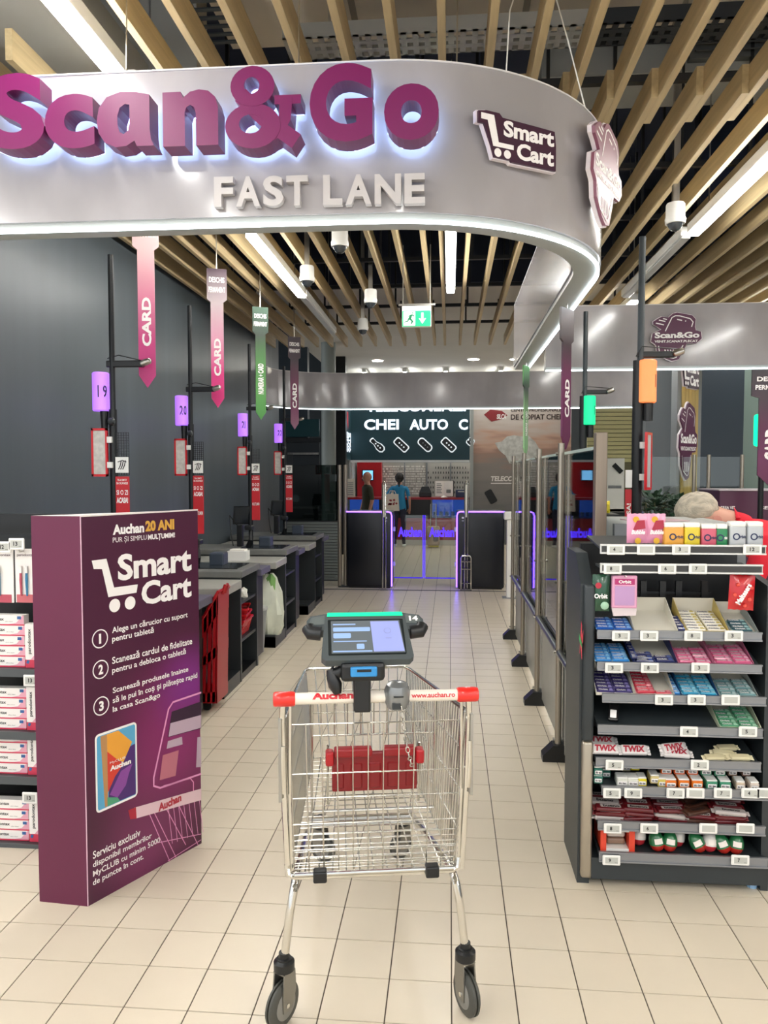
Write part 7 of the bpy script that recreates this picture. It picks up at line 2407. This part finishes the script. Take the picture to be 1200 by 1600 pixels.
MB().box(p0.x - .3, p1.x + .4, 14.0, 14.5, .95, 1.0).build('stall_shelf', M_steel, t)
MB().box(p0.x - .3, p1.x + .4, 14.05, 14.5, 0, .95).build('stall_base', M_dark, t)
c = PX(965, 732, y=13.99)
MB().obox((c.x, 13.99, c.z), (.07, 0, -.07), (.0, .004, 0), (.03, 0, .03)).build('key_print', M_black, t)
MB().box(p0.x + .05, p1.x - .05, 13.99, 14.0, c.z - .35, c.z - .3).build('text_print', M_grey, t)
# pillars and dark wall pieces on the right
tag(MB().box(PX(1008, 700, y=10).x, PX(1048, 700, y=10).x, 10, 10.4, 0, 3.9).build('trim_6', mat('pillar_grey', '#5d6367', .45, noise=(2, .15), stretch=(1, 1, .1))), kind='structure')
tag(MB().box(PX(1096, 650, y=9.6).x, PX(1162, 650, y=9.6).x, 9.6, 9.8, 0, 3.9).build('trim_7', mat('navy_wall', '#1c2a35', .5)), kind='structure')
tag(MB().box(PX(1160, 650, y=9.7).x, 6.5, 9.7, 9.9, 0, 3.9).build('wall_tills', mat('till_wall', '#6e7f78', .5)), kind='structure')
p0, p1 = PX(1056, 790, y=8.7), PX(1098, 580, y=8.7)
bp = thing('slatted_pillar', 'grey pillar panel faced with golden upright slats carrying two plaques', 'pillar', ((p0.x + p1.x) / 2, 8.7, 0))
MB().box(p0.x, p1.x, 8.72, 8.95, 0, 3.3).build('panel', mat('pillar_panel', '#83888a', .45), bp)
for i in range(5):
    x = p0.x + .06 + i * (p1.x - p0.x - .12) / 4
    MB().box(x - .016, x + .016, 8.68, 8.72, .3, 3.2).build('slat', mat('golden_slat', '#c0a45c', .4), bp)
a_ = radians(50)
r_ = Vector((cos(a_), sin(a_), 0)); nb_ = Vector((sin(a_), -cos(a_), 0))
p0, p1 = PX(1054, 751, y=8.45), PX(1093, 628, y=8.45)
s_w = (p1.x - p0.x) / (cos(a_) - sin(a_) * 0.0)
scan_plaque(bp, (Vector((p0.x, 8.36, p0.z)), r_, ZP, nb_), .44, p1.z - p0.z)
p0, p1 = PX(1058, 606, y=8.45), PX(1097, 560, y=8.45)
smart_cart_plaque(bp, (Vector((p0.x, 8.36, p0.z)), r_, ZP, nb_), .44, p1.z - p0.z)
# glass screens behind the tills
t = thing('glass_screen', 'clear glass screens on steel posts behind the tills', 'screen', (2.4, 7.2, 0))
for u0, u1 in ((1004, 1083), (1085, 1106), (1108, 1158)):
    p0, p1 = PX(u0, 800, y=7.0), PX(u1, 714, y=7.0)
    MB().box(p0.x, p1.x, 7.0, 7.01, .4, p1.z).build('glass_pane', M_glass, t)
    MB().cyl((p1.x + .01, 7.0, 0), (p1.x + .01, 7.0, p1.z + .02), .016, n=10).build('post', M_post, t, smooth=True)
# plum counter panel with lettering
p0, p1 = PX(1124, 806, y=6.2), PX(1215, 765, y=6.2)
t = thing('plum_counter', 'plum service counter panel behind the bending person', 'counter', (2.7, 6.3, 0))
MB().box(p0.x, p0.x + 1.6, 6.2, 6.7, 0, p1.z - .01).build('counter_body', mat('plum_panel', '#491636', .4), t)
MB().box(p0.x - .01, p0.x + 1.62, 6.19, 6.71, p1.z - .01, p1.z).build('counter_edge', mat('edge_pale', '#b7aab2', .4), t)
q = MB(); a0, a1 = PX(1126, 797, y=6.19), PX(1149, 791, y=6.19); text_into(q, 'GRIJA VIT', front(6.198), a0.x, a1.x, a0.z, a1.z, d=.002, bold=.02)
a0, a1 = PX(1189, 796, y=6.19), PX(1206, 791, y=6.19); text_into(q, 'SES', front(6.198), a0.x, a1.x, a0.z, a1.z, d=.002, bold=.02)
q.build('lettering', M_wtext, t)
# green lit lamp behind the right banner
p = PX(1191, 672, y=6.0)
t = thing('status_lamp', 'green glowing status lamp half hidden behind the right banner', 'lamp', (p.x, 6.0, p.z - .1))
MB().rbox(p.x - .05, p.x + .05, 5.95, 6.05, p.z - .12, p.z + .12, .02, 3).build('lamp_body', glow('lamp_green_glow', '#0fb46a', 2.5), t, smooth=True)
MB().cyl((p.x, 6.0, 0), (p.x, 6.0, p.z - .12), .02, n=10).build('lamp_pole', M_blackm, t)


# potted plants
def plant(u, v, y, n, r, label):
    c = PX(u, v, y=y)
    t = thing('potted_plant', label, 'plant', (c.x, y, 0), 0, 'plants behind the till desk')
    lf = MB()
    for i in range(n):
        a1, b1 = random.uniform(0, 2 * pi), random.uniform(-.2, 1.1)
        d = Vector((cos(a1) * cos(b1), sin(a1) * cos(b1), sin(b1)))
        o = Vector((c.x, y, c.z)) + d * random.uniform(.2, 1) * r
        s = d.cross(ZP).normalized() * random.uniform(.018, .03)
        l_ = d * random.uniform(.05, .09) + Vector((0, 0, -.02))
        up_ = Vector((0, 0, .008))
        lf.add([o - l_ * .5, o + s + up_, o + l_ * .5, o - s + up_], [(0, 1, 2, 3)])
    lf.build('foliage', mat('leaf_dark', '#28432f', .45, noise=(9, .4)), t)
    st = MB()
    for i in range(7):
        a1 = i * .9
        st.tube([(c.x, y, c.z - .35), (c.x + cos(a1) * r * .4, y + sin(a1) * r * .4, c.z + r * .3)], .005, 4)
    st.build('stems', mat('stem_brown', '#4b4a30', .6), t)
    MB().lathe([(.1, 0), (.13, max(.3, c.z - .3)), (.14, max(.32, c.z - .28)), (.11, max(.3, c.z - .3))], 14, Matrix.Translation((c.x, y, 0))).build('planter', M_dark, t)


plant(1022, 797, 6.0, 170, .2, 'left bushy dark green plant behind the till desk')
plant(1052, 800, 6.55, 150, .18, 'right bushy dark green plant behind the till desk')
